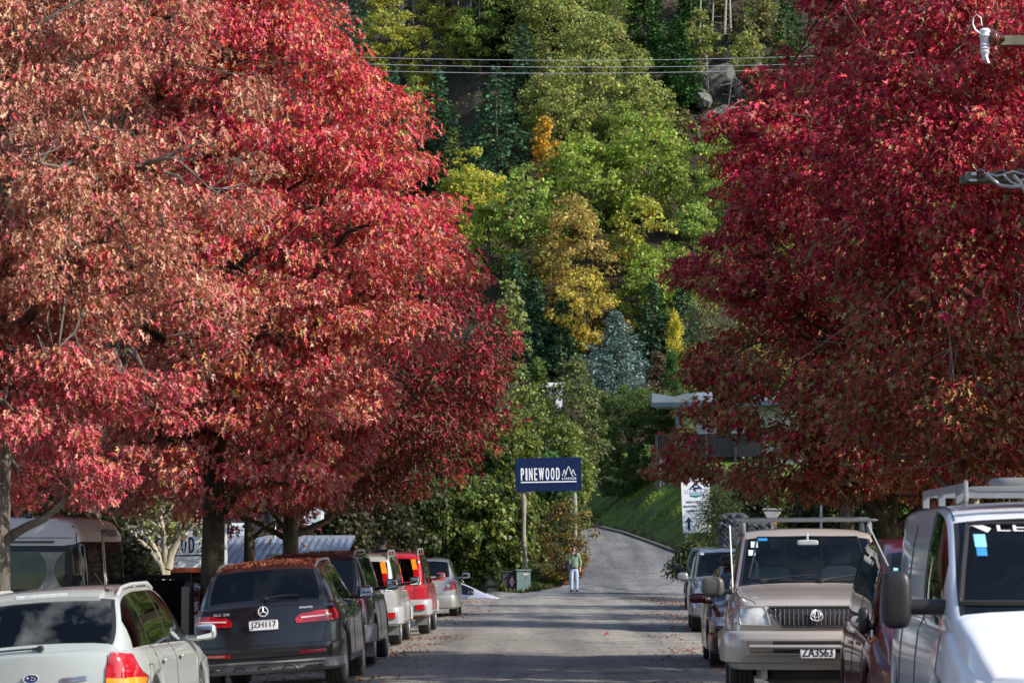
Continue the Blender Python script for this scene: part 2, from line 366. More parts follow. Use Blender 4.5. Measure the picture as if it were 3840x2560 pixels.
g = grass_patch('garden_grass', 16000, (-1.5, 5), (107.2, 114), lambda x, y: (x < dr_edge(y)-dr_width(y)-.15+.3*nz(x, y, 1, 2)) & (x > -.5),
            [(.04, .08, .015), (.06, .10, .02), (.10, .10, .04), (.03, .05, .012)], .26, 2)
tag(g, 'tufty grass on the rounded garden corner at the foot of the lodge sign', 'grass')
# fallen leaves along both gutters
def litter(name, n, xf, yr, label, seed, size=.065):
    r = np.random.RandomState(seed); y = r.uniform(yr[0], yr[1], n*3); x, wgt = xf(y, r)
    k = (r.rand(len(y)) < wgt*(.10+.90*(nz(x*2.2, y*.9, 1.3, seed) > .12))) ; x, y = x[k][:n], y[k][:n]; m = len(x)
    p = np.stack([x, y, ground(x, y)+.015+r.uniform(0, .02, m)], 1)
    nr = rnd_dirs(r, m)*.45; nr[:, 2] = 1; ax = rnd_dirs(r, m)
    c = pick_cols(r, m, [(.34, .13, .06), (.24, .09, .04), (.40, .07, .04), (.45, .22, .08), (.15, .08, .05)])
    o = leaf_obj(name, p, r.uniform(.7, 1.3, m)*size, nr, ax, c, 'oak', leaf_mat('oak leaf', .2, .5, .3)); return tag(o, label, 'leaves', kind='stuff')
litter('fallen_leaves', 3800, lambda y, r: ((lambda d: (-1.55+.012*(y-50) - d + .25*np.sin(y*.6), np.exp(-((d-1.1)/1.1)**2)))(r.exponential(1.3, len(y))-.5)), (22, 96), 'scattered rust red leaves on the shoulder beside the left row of cars', 5)
litter('fallen_leaves', 4200, lambda y, r: ((lambda d: (2.05+.036*(y-30) + d + .25*np.sin(y*.5), np.exp(-((d-1.3)/1.1)**2)))(r.exponential(1.4, len(y))-.5)), (22, 98), 'dense drift of red leaves on the shoulder beside the right row of cars', 6)
litter('fallen_leaves', 2600, lambda y, r: ((lambda d: (dr_edge(y)+.2+np.abs(d), np.exp(-np.abs(d)/2)))(r.normal(0, 2.2, len(y)))), (112, 140), 'fallen leaves scattered over the lower part of the grass bank', 8, .10)
litter('fallen_leaves', 2500, lambda y, r: ((lambda d: (dr_edge(y)-dr_width(y)+.15 - np.abs(d), np.exp(-np.abs(d)/.5)))(r.normal(0, .5, len(y)))), (106.5, 124), 'brown leaves lying along the left edge of the driveway', 7, .09)
for i, (px, py, lab) in enumerate([(2272, 2388, 'single red oak leaf lying in the middle of the road'), (2522, 2363, 'single orange leaf lying on the road near the right kerbside')]):
    # intersect pixel with z=0
    a = P(px, py, 1.0); k = CAMH/(CAMH-a.z); r = np.random.RandomState(i)
    o = leaf_obj('fallen_leaf', np.array([[a.x*k-.05, k, .03]]), np.array([.17]), np.array([[.1, -.9, .5]]), np.array([[.7, .3, .5]]), np.array([[(.25, .03, .03), (.5, .18, .03)][i]]), 'oak', leaf_mat('oak leaf', .2, .5, .3))
    tag(o, lab, 'leaf')
# ------------------------------------------------------------------ trees
def prof_px(Y, cx, outl):
    """outline as (pixel row, half width in pixels) -> (z, radius) at distance Y"""
    return sorted([(P(cx, py, Y).z, hw*Y/FPX) for py, hw in outl])
def find_Y(px, py, y0=150, y1=330):
    for Y in np.arange(y0, y1, 1.0):
        p = P(px, py, Y)
        if p.z <= gz(p.x, Y): return float(Y)
    return float(y1)
def clumps(r, prof, n, seed, shell=.42, rough=.22, back=1.0, minr=.0):
    zs = np.array([p[0] for p in prof]); rs = np.array([p[1] for p in prof])
    out = []
    zz = np.linspace(zs[0], zs[-1], 80); wz = np.interp(zz, zs, rs)+.15; wz /= wz.sum()
    z = r.choice(zz, n*2, p=wz) + r.uniform(-.5, .5, n*2)*(zz[1]-zz[0]); a = r.uniform(0, 2*PI, n*2)
    R = np.interp(z, zs, rs)
    u = np.maximum(r.rand(n*2)**shell, minr)
    q = np.stack([np.cos(a)*2.2, np.sin(a)*2.2, z*1.0], 1)
    rr = R*u*(1 + rough*n3(q, 1.4, seed))
    x, y = rr*np.cos(a), rr*np.sin(a)
    keep = (y < .15*R) | (r.rand(n*2) < back)          # back of the crown may be thinner
    return np.stack([x, y, z], 1)[keep][:n], R[keep][:n]
def branch_curve(a, b, r, sag=.12, n=5, wob=.06):
    a, b = Vector(a), Vector(b); L = (b-a).length; out = []
    for i in range(n+1):
        t = i/n; p = a.lerp(b, t); p.z += sag*L*math.sin(t*PI)*(1 if sag > 0 else -1)*abs(1)
        if 0 < i < n: p += Vector(r.normal(size=3))*wob*L*.5
        out.append(p)
    return out
def tree(name, label, cat, base, prof, trunk_r, n_cl, cl_r, leaves, size, pal, seed, shape='rhomb', mat_l=None, bark_m=None,
         pal_w=None, region=None, group=None, droop=.6, limbs=14, twigs=60, shell=.42, rough=.22, back=.6, lean=(0, 0), flat=.75,
         trunk_top=None, limb_r=.4, upn=.35, keepf=None, jit=.2, hang=.0):
    r = np.random.RandomState(seed); bx, by = base; bz = gz(bx, by) - .1
    root = empty(name, (bx, by, bz), 0, label, cat, group)
    C, R = clumps(r, [(z-bz, rr) for z, rr in prof], n_cl, seed, shell, rough, back)
    if keepf is not None:
        k = keepf(C + np.array([bx, by, bz])); C, R = C[k], R[k]
    # woody parts
    zt = trunk_top if trunk_top else (prof[-1][0]-bz)*.86
    tm = MB(); pts = []; rs = []
    for i in range(9):
        t = i/8; pts.append((lean[0]*t + .12*math.sin(t*5+seed)*t*trunk_r*4, lean[1]*t + .1*math.cos(t*4+seed)*t*trunk_r*4, zt*t)); rs.append(trunk_r*(1.25 if i == 0 else 1)*(1-t)**.8 + .015)
    tm.tube(pts, rs, 12); bm = bark_m or bark()
    tm.build('trunk', bm, root, True, 60)
    def tp(z):
        t = min(max(z/zt, 0), .97); k = int(t*8); f = t*8-k; return Vector(pts[k]).lerp(Vector(pts[k+1]), f)
    lm = MB(); zlow = prof[0][0]-bz
    order = r.permutation(len(C)); L = []
    for i in order[:limbs]:
        c = Vector(C[i]); s = tp(max(zlow*.75, c.z - .55*math.hypot(c.x, c.y)))
        cv = branch_curve(s, c, r, .06, 6); r0 = trunk_r*limb_r*(.6+.5*r.rand()); L.append((cv, r0))
        lm.tube(cv, [r0*(1-.8*k/6)+.006 for k in range(7)], 6, False)
    for i in order[limbs:limbs+twigs]:
        c = Vector(C[i]); best = None
        for cv, r0 in L:
            for k in (1, 2, 3, 4, 5):
                d = (cv[k]-c).length
                if best is None or d < best[0]: best = (d, cv[k], r0*(1-.8*k/6))
        if best and best[0] < 3.5*max(1, trunk_r*4):
            cv = branch_curve(best[1], c + Vector(r.normal(size=3))*cl_r*.5, r, .05, 4, .12); lm.tube(cv, [best[2]*.7*(1-.75*k/4)+.004 for k in range(5)], 5, False)
            for q in range(2):
                e = c + Vector(r.normal(size=3))*cl_r*1.1; lm.tube([cv[3], cv[3].lerp(e, .5)+Vector(r.normal(size=3))*.06, e], [best[2]*.3+.004, .006, .003], 4, False)
    if lm.v: lm.build('limbs', bm, root, True, 60)
    # foliage
    m = len(C); k = np.repeat(np.arange(m), leaves)
    d = rnd_dirs(r, m*leaves); u = r.rand(m*leaves)**.45
    csz = cl_r*r.uniform(.65, 1.35, m)[k]
    off = d*(u*csz)[:, None]; off[:, 2] *= flat
    p = C[k] + off
    if hang: p[:, 2] -= hang*r.rand(len(p))**2
    outw = C[k].copy(); outw[:, 2] = 0; outw /= (np.linalg.norm(outw, axis=1, keepdims=True)+1e-6)
    nr = d*.5 + outw*.35 + rnd_dirs(r, len(p))*.95; nr[:, 2] += upn
    ax = outw*.5 + d*.4 + rnd_dirs(r, len(p))*.55; ax[:, 2] -= droop
    wp = p + np.array([bx, by, bz])
    if region is not None: col = region(r, wp, k)
    else:
        cl_j = 1 + .18*r.normal(size=(m, 1)); col = pick_cols(r, len(p), pal, pal_w, jit)*cl_j[k]
    col = np.clip(col, .003, .9)
    leaf_obj('crown', p, r.uniform(.5, 1.45, len(p))*size, nr, ax, col, shape, mat_l or leaf_mat('broad leaf', .44, .5, .4), root)
    return root
def conifer(name, label, base, z0, z1, R, n_br, size, pal, seed, group=None, droop=.25, trunk_r=.18, per=26, sparse=0, power=.9, cat='tree', rx=0, upturn=0, bark_m=None, irr=.25):
    r = np.random.RandomState(seed); bx, by = base; bz = gz(bx, by)-.1
    root = empty(name, (bx, by, bz), 0, label, cat, group)
    H = z1-bz; h0 = max(z0-bz, .2)
    bm = bark_m or bark(); MB().tube([(0, 0, 0), (0, 0, H*.5), (0, 0, H*.98)], [trunk_r, trunk_r*.6, .02], 8).build('trunk', bm, root, True, 60)
    lm = MB(); PP = []; AX = []; NR = []; KK = []
    for i in range(n_br):
        t = (i + r.rand())/n_br; t = t**1.15; z = h0 + (H-h0)*t; L = R*((1-t)**power)*r.uniform(.9-irr, .9+irr)+.12
        if L < .1: continue
        a = i*2.39996 + r.normal()*.3; dx, dy = math.cos(a), math.sin(a)
        n = max(4, int(per*(L/R)**1.2) + 3); s = np.sort(r.rand(n)**.6)
        dz = -droop*L*s**1.3 + upturn*L*s**3
        px = dx*L*s; py = dy*L*s; spread = .20*L*(1-s*.6)+.05
        off = r.normal(size=(n, 3))*spread[:, None]*np.array([.55, .55, .22])
        PP.append(np.stack([px, py, z+dz], 1)+off); KK.append(np.full(n, i))
        side = np.stack([-dy*np.sign(off[:, 0]+1e-6), dx*np.sign(off[:, 0]+1e-6), np.zeros(n)], 1)
        ax = np.array([dx, dy, -droop*1.1+upturn])[None]*1.0 + side*r.uniform(0, .8, (n, 1)) + r.normal(size=(n, 3))*.25
        AX.append(ax); nn = r.normal(size=(n, 3))*.45; nn[:, 2] += .9; NR.append(nn)
        if L > .5 and i % 3 == 0: lm.tube([(0, 0, z), (dx*L*.5, dy*L*.5, z-droop*L*.45), (dx*L*.9, dy*L*.9, z-droop*L*.85)], [trunk_r*.22, trunk_r*.12, .01], 4, False)
    if lm.v: lm.build('limbs', bm, root, True)
    p = np.concatenate(PP); ax = np.concatenate(AX); nr = np.concatenate(NR); k = np.concatenate(KK)
    cj = 1 + .16*r.normal(size=(n_br, 1)); col = np.clip(pick_cols(r, len(p), pal)*cj[k], .003, .9)
    leaf_obj('crown', p, r.uniform(.6, 1.3, len(p))*size, nr, ax, col, 'rhomb', leaf_mat('needle', .15, .6, .25), root)
    return root
OAKBARK = bark('oak bark', (.03, .022, .014), (.10, .075, .05), (.07, .08, .03))
OAKLEAF = leaf_mat('oak leaf', .38, .36, .75)
BROWN = [(.62, .31, .20), (.50, .22, .14), (.58, .24, .19), (.34, .14, .09), (.68, .42, .28)]
RED = [(.66, .05, .10), (.70, .09, .11), (.50, .02, .07), (.66, .16, .11), (.68, .20, .20)]
ORNG = [(.64, .20, .06), (.60, .27, .11), (.64, .09, .05), (.46, .33, .10)]
CRIM = [(.50, .016, .07), (.34, .012, .055), (.58, .04, .06), (.24, .014, .04), (.50, .10, .09)]
RUST = [(.42, .10, .05), (.34, .13, .05), (.48, .18, .08), (.28, .16, .06), (.44, .05, .05)]
def mixpal(r, pals, wts):
    """wts (N,k): choose a palette for every leaf"""
    wts = np.clip(wts, .001, None); wts = wts/wts.sum(1, keepdims=True); c = wts.cumsum(1); u = r.rand(len(wts), 1)
    i = (u > c).sum(1); out = np.zeros((len(wts), 3))
    for j, pl in enumerate(pals):
        s = i == j
        if s.any(): out[s] = pick_cols(r, s.sum(), pl, None, .16)
    return out
def topix(wp):
    """only used to lay out which side of a crown has turned which colour"""
    return wp[:, 0], wp[:, 2]
PINK = [(.70, .22, .22), (.68, .32, .22), (.62, .14, .16), (.72, .20, .12), (.66, .38, .30)]  # lower leaves: pinker, and lightened to offset the crown's own shade
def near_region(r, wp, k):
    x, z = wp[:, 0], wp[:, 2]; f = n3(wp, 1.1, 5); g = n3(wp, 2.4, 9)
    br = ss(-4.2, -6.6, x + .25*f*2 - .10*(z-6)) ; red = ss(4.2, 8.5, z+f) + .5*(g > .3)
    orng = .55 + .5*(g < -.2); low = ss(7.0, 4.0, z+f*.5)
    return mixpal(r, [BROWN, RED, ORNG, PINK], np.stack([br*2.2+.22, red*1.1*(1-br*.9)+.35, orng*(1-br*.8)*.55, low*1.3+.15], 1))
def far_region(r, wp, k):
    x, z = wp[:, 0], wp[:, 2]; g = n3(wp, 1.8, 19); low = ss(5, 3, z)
    return mixpal(r, [CRIM, [(.17, .045, .02), (.12, .05, .02), (.22, .03, .03), (.14, .08, .03)], RED], np.stack([.7+g*.3-low*.4, .65+low*2.4-g*.2, .05+.08*g], 1))*.8  # dark low leaves: the lower crown's shade is put into their colour
def brown_region(r, wp, k):
    z = wp[:, 2]; x = wp[:, 0]; g = n3(wp, 1.7, 29); low = ss(4.6, 3.2, z+g*.4)
    return mixpal(r, [BROWN, [(.66, .12, .16), (.58, .09, .12), (.68, .22, .20)], RUST], np.stack([1.2-low, .12+low*1.6+.25*(g > .5), .15+.2*low], 1))  # low leaves pinker, their colour lifted against the shade under the crown
def right_region(r, wp, k):
    z = wp[:, 2]; g = n3(wp, 1.3, 39); low = ss(6.6, 3.8, z+g*.6)  # low leaves turn green and orange, also lightened against the crown's own shade
    return mixpal(r, [CRIM, RED, RUST, [(.44, .32, .14), (.36, .30, .12), (.52, .26, .14), (.30, .30, .10)]], np.stack([1.0-low*.7, .32+.3*(g > .4), .22+low*.9+.3*(g < -.5), .08+low*.8+.2*(g < -.5)], 1))
def rows(*a): return list(a)
G_L = 'red oaks along the left side of the street'; G_R = 'red oaks along the right side of the street'
# nearest left, dry brown
Y = 31; tree('oak_tree', 'brown pink dry leaved oak cut by the left edge, beside the camper van', 'tree', (P(-15, 2000, Y).x, Y),
     prof_px(Y, -15, [(1960, 100), (1890, 420), (1770, 620), (1500, 800), (1100, 900), (600, 830), (100, 640), (-500, 450), (-1100, 60)]), .18,
     560, .34, 170, .085, BROWN, 11, 'oak', OAKLEAF, bark('silver grey oak bark', (.05, .042, .034), (.19, .165, .14)), region=brown_region, group=G_L, droop=.9, limbs=30, twigs=330, back=.35, shell=.5, rough=.30, flat=.55, keepf=lambda w: n3(w*np.array([1, .5, 1.2]), 1.6, 92) < .72)
Y = 44; tree('oak_tree', 'large bright red and orange oak in the left centre, trunk behind the white wagon', 'tree', (P(797, 2100, Y).x, Y),
     prof_px(Y, 797, [(1900, 330), (1850, 560), (1720, 620), (1500, 700), (1200, 930), (980, 1020), (760, 890), (560, 760), (350, 650), (230, 590), (0, 440), (-300, 330), (-700, 40)]), .19,
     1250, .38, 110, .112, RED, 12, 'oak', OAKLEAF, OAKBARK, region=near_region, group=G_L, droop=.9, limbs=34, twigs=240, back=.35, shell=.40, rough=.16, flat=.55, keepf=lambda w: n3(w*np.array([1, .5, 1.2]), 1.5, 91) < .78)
Y = 54; tree('oak_tree', 'darker crimson and rust oak behind the bright red one, trunk behind the black cars', 'tree', (P(1085, 2100, Y).x, Y),
     prof_px(Y, 1085, [(1890, 120), (1850, 560), (1740, 790), (1560, 890), (1400, 850), (1250, 900), (1120, 720), (900, 640), (700, 450), (500, 60)]), .165,
     700, .40, 90, .125, CRIM, 13, 'oak', OAKLEAF, OAKBARK, region=far_region, group=G_L, droop=.55, limbs=24, twigs=130, back=.4, shell=.42, rough=.16)
Y = 62; tree('oak_tree', 'thin forked oak between the two thick trunks, before the grey lodge roof', 'tree', (P(935, 2100, Y).x, Y),
     prof_px(Y, 935, [(1960, 150), (1850, 420), (1600, 560), (1300, 500), (1000, 60)]), .14, 130, .55, 60, .17, CRIM, 14, 'oak', OAKLEAF, OAKBARK, region=far_region, group=G_L, limbs=10, twigs=30, back=.4)
Y = 49; tree('oak_tree', 'dark trunked oak behind the camper van roof', 'tree', (P(318, 2000, Y).x, Y),
     prof_px(Y, 318, [(1900, 200), (1750, 420), (1400, 500), (1000, 420), (700, 60)]), .19, 130, .5, 80, .13, BROWN, 15, 'oak', OAKLEAF, OAKBARK, region=brown_region, group=G_L, limbs=12, twigs=60, back=.4)
# right side
Y = 42; tree('oak_tree', 'dark crimson oak on the right with its trunk behind the tan four wheel drive', 'tree', (P(3330, 2000, Y).x, Y),
     prof_px(Y, 3330, [(1850, 240), (1810, 590), (1770, 770), (1700, 620), (1600, 600), (1450, 590), (1300, 630), (1180, 570), (1050, 790), (950, 780), (850, 730), (760, 700), (700, 580), (560, 570), (470, 520), (310, 410), (200, 330), (40, 310), (-200, 200), (-330, 30)]), .17,
     900, .38, 110, .12, CRIM, 21, 'oak', OAKLEAF, OAKBARK, region=right_region, group=G_R, droop=.6, limbs=34, twigs=200, back=.35, shell=.42, rough=.26,
     keepf=lambda w: (n3(w*np.array([1, .4, 1.5]), 1.9, 77) < .42) | (w[:, 0] > 7.2) | ((w[:, 2] > 2.7) & (w[:, 2] < 4.4) & (w[:, 0] > 3.1)), flat=.45)
Y = 38; tree('oak_tree', 'crimson oak at the right edge with a pale sunlit trunk above the white van', 'tree', (P(3605, 2000, Y).x, Y),
     prof_px(Y, 3605, [(1730, 260), (1680, 480), (1500, 560), (1200, 500), (900, 560), (500, 540), (100, 470), (-150, 330), (-300, 40)]), .11,
     560, .38, 110, .10, CRIM, 22, 'oak', OAKLEAF, bark('pale bark', (.16, .13, .10), (.34, .29, .23)), region=right_region, group=G_R, droop=.6, limbs=24, twigs=150, back=.35, shell=.45, rough=.2)
Y = 62; tree('oak_tree', 'tall crimson oak rising behind the others at the upper right', 'tree', (P(3180, 2000, Y).x, Y),
     prof_px(Y, 3180, [(1700, 60), (1500, 300), (1000, 480), (600, 460), (480, 420), (330, 330), (180, 250), (40, 210), (-200, 170), (-500, 30)]), .17,
     460, .42, 75, .14, CRIM, 23, 'oak', OAKLEAF, OAKBARK, region=right_region, group=G_R, droop=.6, limbs=18, twigs=90, back=.35, shell=.45, rough=.26)
Y = 60; tree('oak_tree', 'crimson oak at the far upper right behind the power pole arms', 'tree', (P(3820, 2000, Y).x, Y),
     prof_px(Y, 3820, [(1800, 100), (1500, 500), (900, 560), (400, 560), (0, 500), (-500, 350), (-800, 30)]), .18,
     330, .5, 80, .15, CRIM, 24, 'oak', OAKLEAF, OAKBARK, region=right_region, group=G_R, droop=.6, limbs=14, twigs=70, back=.3, shell=.45, rough=.2)
# street trees beyond the right edge of the frame, whose shade falls across the road
SO = []
for i, (tx, ty, th) in enumerate([(10.3, 33, 10.5), (12.5, 67, 12), (15.0, 77, 12)]):
    so_ = tree('oak_tree', 'street oak standing outside the right edge of the photo, ' + ['nearest the camera', 'second away from the camera', 'farthest from the camera'][i], 'tree', (tx, ty), [(2.6, 1.2), (3.4, 3.2), (5, 3.9), (7.5, 3.2), (th-.5, 1.2), (th, .2)], .2,
         170, .6, 42, .22, CRIM, 30+i, 'maple', OAKLEAF, OAKBARK, group=G_R, limbs=14, twigs=20, back=1, rough=.3, shell=.5)
    SO.append(so_)
# the street goes on behind the camera; its trees are what car paint and glass reflect
for k, (x, y, z_, sc_) in enumerate([(-8, -6, 0, 1), (9, -8, .7, 1.1), (-9, -20, 2, 1.2), (9.5, -22, 4, 1.2), (-4, -38, 5, 1.4), (5, -40, 1, 1.4), (-14, -34, 3, 1.4), (15, -36, 2.5, 1.4), (0, -52, .4, 1.7), (-13, 8, 1.1, 1), (-24, -30, 0, 1.5), (25, -30, 0, 1.5)]):
    o = SO[k % 3].copy(); COL.objects.link(o)
    for ch in SO[k % 3].children: c_ = ch.copy(); COL.objects.link(c_); c_.parent = o
    o.location = (x, y, 0); o.rotation_euler = (0, 0, z_); o.scale = (sc_,)*3; o['label'] = 'red street oak behind the photographer'; o['group'] = 'street oaks behind the photographer'

# ------------------------------------------------------------------ hillside and garden
GREEN = [(.21, .34, .06), (.27, .40, .07), (.15, .24, .045), (.34, .44, .09)]
BGREEN = [(.26, .38, .05), (.34, .44, .06), (.17, .28, .04)]
OLIVE = [(.25, .34, .08), (.33, .40, .11), (.18, .25, .06), (.42, .38, .11)]
YELG = [(.40, .44, .06), (.48, .44, .06), (.26, .36, .06), (.55, .46, .06)]
YELLOW = [(.60, .47, .07), (.54, .40, .07), (.58, .36, .07), (.42, .42, .09)]
GOLD = [(.48, .32, .08), (.42, .28, .08), (.52, .37, .09), (.28, .24, .07)]
SPRUCE = [(.05, .12, .065), (.07, .16, .085), (.035, .08, .045), (.10, .17, .075)]
FIRG = [(.04, .12, .03), (.06, .15, .035), (.03, .08, .02)]
GHILL = 'trees on the steep hillside'
def hill_tree(label, cx, top, bot, hw, pal, seed, Y=None, n=None, size=.165, lobes=1.0, name='broadleaf_tree', trunk=.16, shape='maple', w=None, group=GHILL, cl=None, back=.25, rough=.26, droop=.4):
    Y = Y or find_Y(cx, bot + 25); X = P(cx, bot, Y).x; hw = hw*1.15 if group == GHILL else hw; h = bot-top
    pr = prof_px(Y, cx, [(bot, hw*.55), (bot-h*.15, hw*.85), (bot-h*.4, hw), (bot-h*.65, hw*.85), (bot-h*.85, hw*.5), (top, hw*.12)])
    vol = (hw*Y/FPX)**2*(h*Y/FPX); n = n or int(np.clip(vol*4.2, 80, 330)); c = cl or .10*(hw*Y/FPX)+.24
    pal = list(pal)*3 + [(.40, .38, .08), (.22, .16, .07), (.34, .42, .10)] if w is None and group == GHILL else pal
    area = (hw*h)*(Y/FPX)**2; per = int(np.clip(area*230*(.25/size)**2*1.1/n, 25, 190))
    return tree(name, label, 'tree', (X, Y), pr, trunk, n, c, per, size, pal, seed, shape, leaf_mat('broad leaf', .44, .5, .4), group=group, limbs=9, twigs=16, back=back, rough=rough, pal_w=w, shell=.38, droop=droop, flat=.58, keepf=lambda q: n3(q*np.array([1, .6, 1.3]), 1.3, seed) < .75)
def hill_conifer(label, cx, top, bot, hw, pal, seed, Y=None, size=.34, n=None, group=GHILL, name='conifer_tree', per=30, droop=.3, **k):
    Y = Y or find_Y(cx, bot + 10); X = P(cx, bot, Y).x
    return conifer(name, label, (X, Y), P(cx, bot, Y).z, P(cx, top, Y).z, hw*Y/FPX, n or 150, size, pal, seed, group, droop, per=per, **k)
H = hill_tree; K = hill_conifer
K('blue green conifer at the top beside the red oak crown, left of the hillside', 1330, -150, 520, 110, SPRUCE, 101, per=44)
K('small blue green spruce low behind the tip of the red oak', 1470, 240, 640, 90, SPRUCE, 102, per=44)
H('yellow green maple at the top left of the hillside', 1445, -80, 330, 95, YELG, 103)
H('slim yellow green maple right of the dark trunks', 1590, 90, 360, 55, YELG, 104)
H('small pale leafy maple hanging near the top left trunks', 1730, 40, 240, 60, YELG, 105)
K('dark conifer left of the black gap under the wires', 1640, 260, 700, 150, SPRUCE, 106, per=46)
K('large drooping dark spruce above the black gap', 1860, 240, 700, 190, SPRUCE, 107, per=56, droop=.35)
K('dark spruce standing in the middle top of the hillside', 1960, 90, 500, 130, SPRUCE, 108, per=40)
H('green maple at the top centre', 1870, -80, 230, 130, GREEN, 109)
H('tall olive maple at the top centre, right of the green one', 2060, -120, 300, 150, OLIVE, 110)
H('big olive green maple behind the wires', 2250, 60, 520, 180, OLIVE, 111)
H('olive maple lower left of the big one behind the wires', 2070, 250, 560, 140, OLIVE, 112)
H('green maple at the very top, right of centre', 2270, -150, 160, 130, GREEN, 113)
H('olive green maple above the orange tipped one', 2420, 290, 560, 120, OLIVE, 114)
K('bright green fir right of the maples', 2540, 60, 420, 120, FIRG, 115, per=60)
K('dark green fir at the top right of the centre', 2420, -150, 260, 130, FIRG, 116, per=50)
K('green fir topped by the frame right of centre', 2590, -120, 190, 90, FIRG, 117)
H('narrow orange yellow tree in the middle of the hill', 2045, 440, 720, 48, [(.62, .40, .05), (.58, .32, .04)], 118, w=[1, 1])
H('bright green maple below the black gap', 2180, 510, 860, 175, BGREEN, 119, size=.22)
H('wide light green maple right of the orange tree', 2420, 420, 820, 160, BGREEN, 120, size=.22)
H('yellow tinged tree at the left edge of the green maples', 1760, 560, 900, 125, YELG, 121, w=[2, 1, 1, 2])
K('feathery green conifer top behind the yellow tree', 1700, 480, 760, 80, OLIVE, 122, size=.2)
H('mid green maple between the yellow tree and the bright maple', 1960, 620, 1060, 130, GREEN, 123, size=.22)
H('yellow green tree beside the red oak edge, halfway down', 1830, 760, 1080, 90, BGREEN, 124)
H('golden brown leaved tree in the centre of the picture', 2150, 735, 1130, 130, GOLD, 125, size=.17)
H('lower golden yellow tree above the spruces', 2190, 1000, 1310, 140, YELLOW, 126, size=.19, w=[1, 1, .4, 1])
H('yellow and green maple right of the golden tree', 2410, 745, 1010, 125, YELG, 127, size=.22)
H('green maple under the yellow one', 2425, 920, 1280, 110, BGREEN, 128)
H('green tree against the right red oak, mid height', 2640, 540, 900, 120, GREEN, 129)
H('small orange tipped tree at the right red oak edge', 2665, 470, 690, 45, YELLOW, 130)
H('leafy green maple behind the left edge of the right oak', 2600, 760, 1180, 125, GREEN, 131)
K('dark green conifer in the gap left of the golden tree', 2010, 1040, 1420, 100, SPRUCE, 132, size=.28, per=44)
K('blue green spruce hugging the red oak edge', 1930, 950, 1400, 95, SPRUCE, 133, size=.28, per=44)
K('dark conifer under the lower golden tree', 2110, 1120, 1420, 90, SPRUCE, 134, size=.28)
K('dark conifer behind the pale blue spruce', 2450, 1050, 1400, 110, SPRUCE, 135, size=.28)
K('dark conifer behind the yellow column tree', 2560, 1020, 1400, 100, SPRUCE, 136, size=.28)
K('dark fir right of the rocks, behind the red oak', 2960, -100, 420, 130, FIRG, 137)
H('olive tree behind the upper left of the right oak', 2850, 700, 1060, 150, OLIVE, 138)
H('green tree behind the middle of the right oak', 3080, 500, 1000, 190, GREEN, 139)
K('dark conifer behind the right oak crown', 3300, 100, 900, 220, FIRG, 140)
K('dark conifer at the right edge of the hillside', 3650, 0, 900, 240, FIRG, 141)
H('dull green tree behind the lower right oak branches', 2900, 1050, 1450, 170, OLIVE, 142)
H('dark leafy tree behind the right oak trunk', 3250, 1150, 1650, 230, GREEN, 143)
H('green tree behind the far right oak', 3680, 1050, 1650, 230, GREEN, 144)
for i, (cx, tp_, bt, hw) in enumerate([(1150, 300, 900, 200), (700, 200, 900, 260), (250, 200, 900, 260), (1500, 700, 1250, 180), (1100, 900, 1500, 230), (600, 1000, 1600, 230), (100, 1000, 1600, 230)]):
    K(['conifer', 'fir', 'spruce', 'young conifer', 'low conifer', 'broad conifer', 'outer conifer'][i]+' glimpsed through the left red oaks, ' + ['upper right', 'upper middle', 'upper left', 'middle right', 'lower right', 'lower middle', 'lower left'][i]+' of them', cx, tp_, bt, hw, SPRUCE, 150+i)
# forest floor undergrowth as one mass
r_ = np.random.RandomState(77); n_ = 60000; ux = r_.uniform(-42, 42, n_); uy = r_.uniform(168, 262, n_); up_ = np.stack([ux, uy, ground(ux, uy)+r_.uniform(0, .5, n_)], 1)
und = leaf_obj('undergrowth', up_, r_.uniform(.12, .34, n_), rnd_dirs(r_, n_)+np.array([0, -.3, .6]), rnd_dirs(r_, n_), pick_cols(r_, n_, [(.05, .06, .02), (.08, .06, .03), (.03, .05, .02), (.10, .07, .04)]), 'rhomb', leaf_mat('grass blade', .3, .6, .25))
tag(und, 'dark low undergrowth and leaf mould between the hillside trees', 'undergrowth', kind='stuff')
# dark wood behind the named hillside trees, its deep shade put into the colour
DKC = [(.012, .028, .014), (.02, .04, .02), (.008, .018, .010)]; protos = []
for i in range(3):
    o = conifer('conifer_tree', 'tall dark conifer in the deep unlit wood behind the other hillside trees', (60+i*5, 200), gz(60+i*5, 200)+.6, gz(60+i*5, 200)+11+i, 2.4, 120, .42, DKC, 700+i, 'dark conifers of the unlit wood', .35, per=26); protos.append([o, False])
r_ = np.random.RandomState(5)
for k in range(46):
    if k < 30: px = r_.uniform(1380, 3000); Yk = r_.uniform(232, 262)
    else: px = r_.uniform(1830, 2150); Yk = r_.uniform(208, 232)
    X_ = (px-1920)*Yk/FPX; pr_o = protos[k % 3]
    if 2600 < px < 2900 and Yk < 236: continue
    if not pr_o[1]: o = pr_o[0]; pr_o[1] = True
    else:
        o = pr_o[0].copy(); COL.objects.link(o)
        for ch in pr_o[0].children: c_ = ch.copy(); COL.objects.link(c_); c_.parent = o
    o.location = (X_, Yk, gz(X_, Yk)-.2); o.rotation_euler = (0, 0, r_.uniform(0, 6.28)); sc_ = r_.uniform(.8, 1.25); o.scale = (sc_, sc_, sc_)
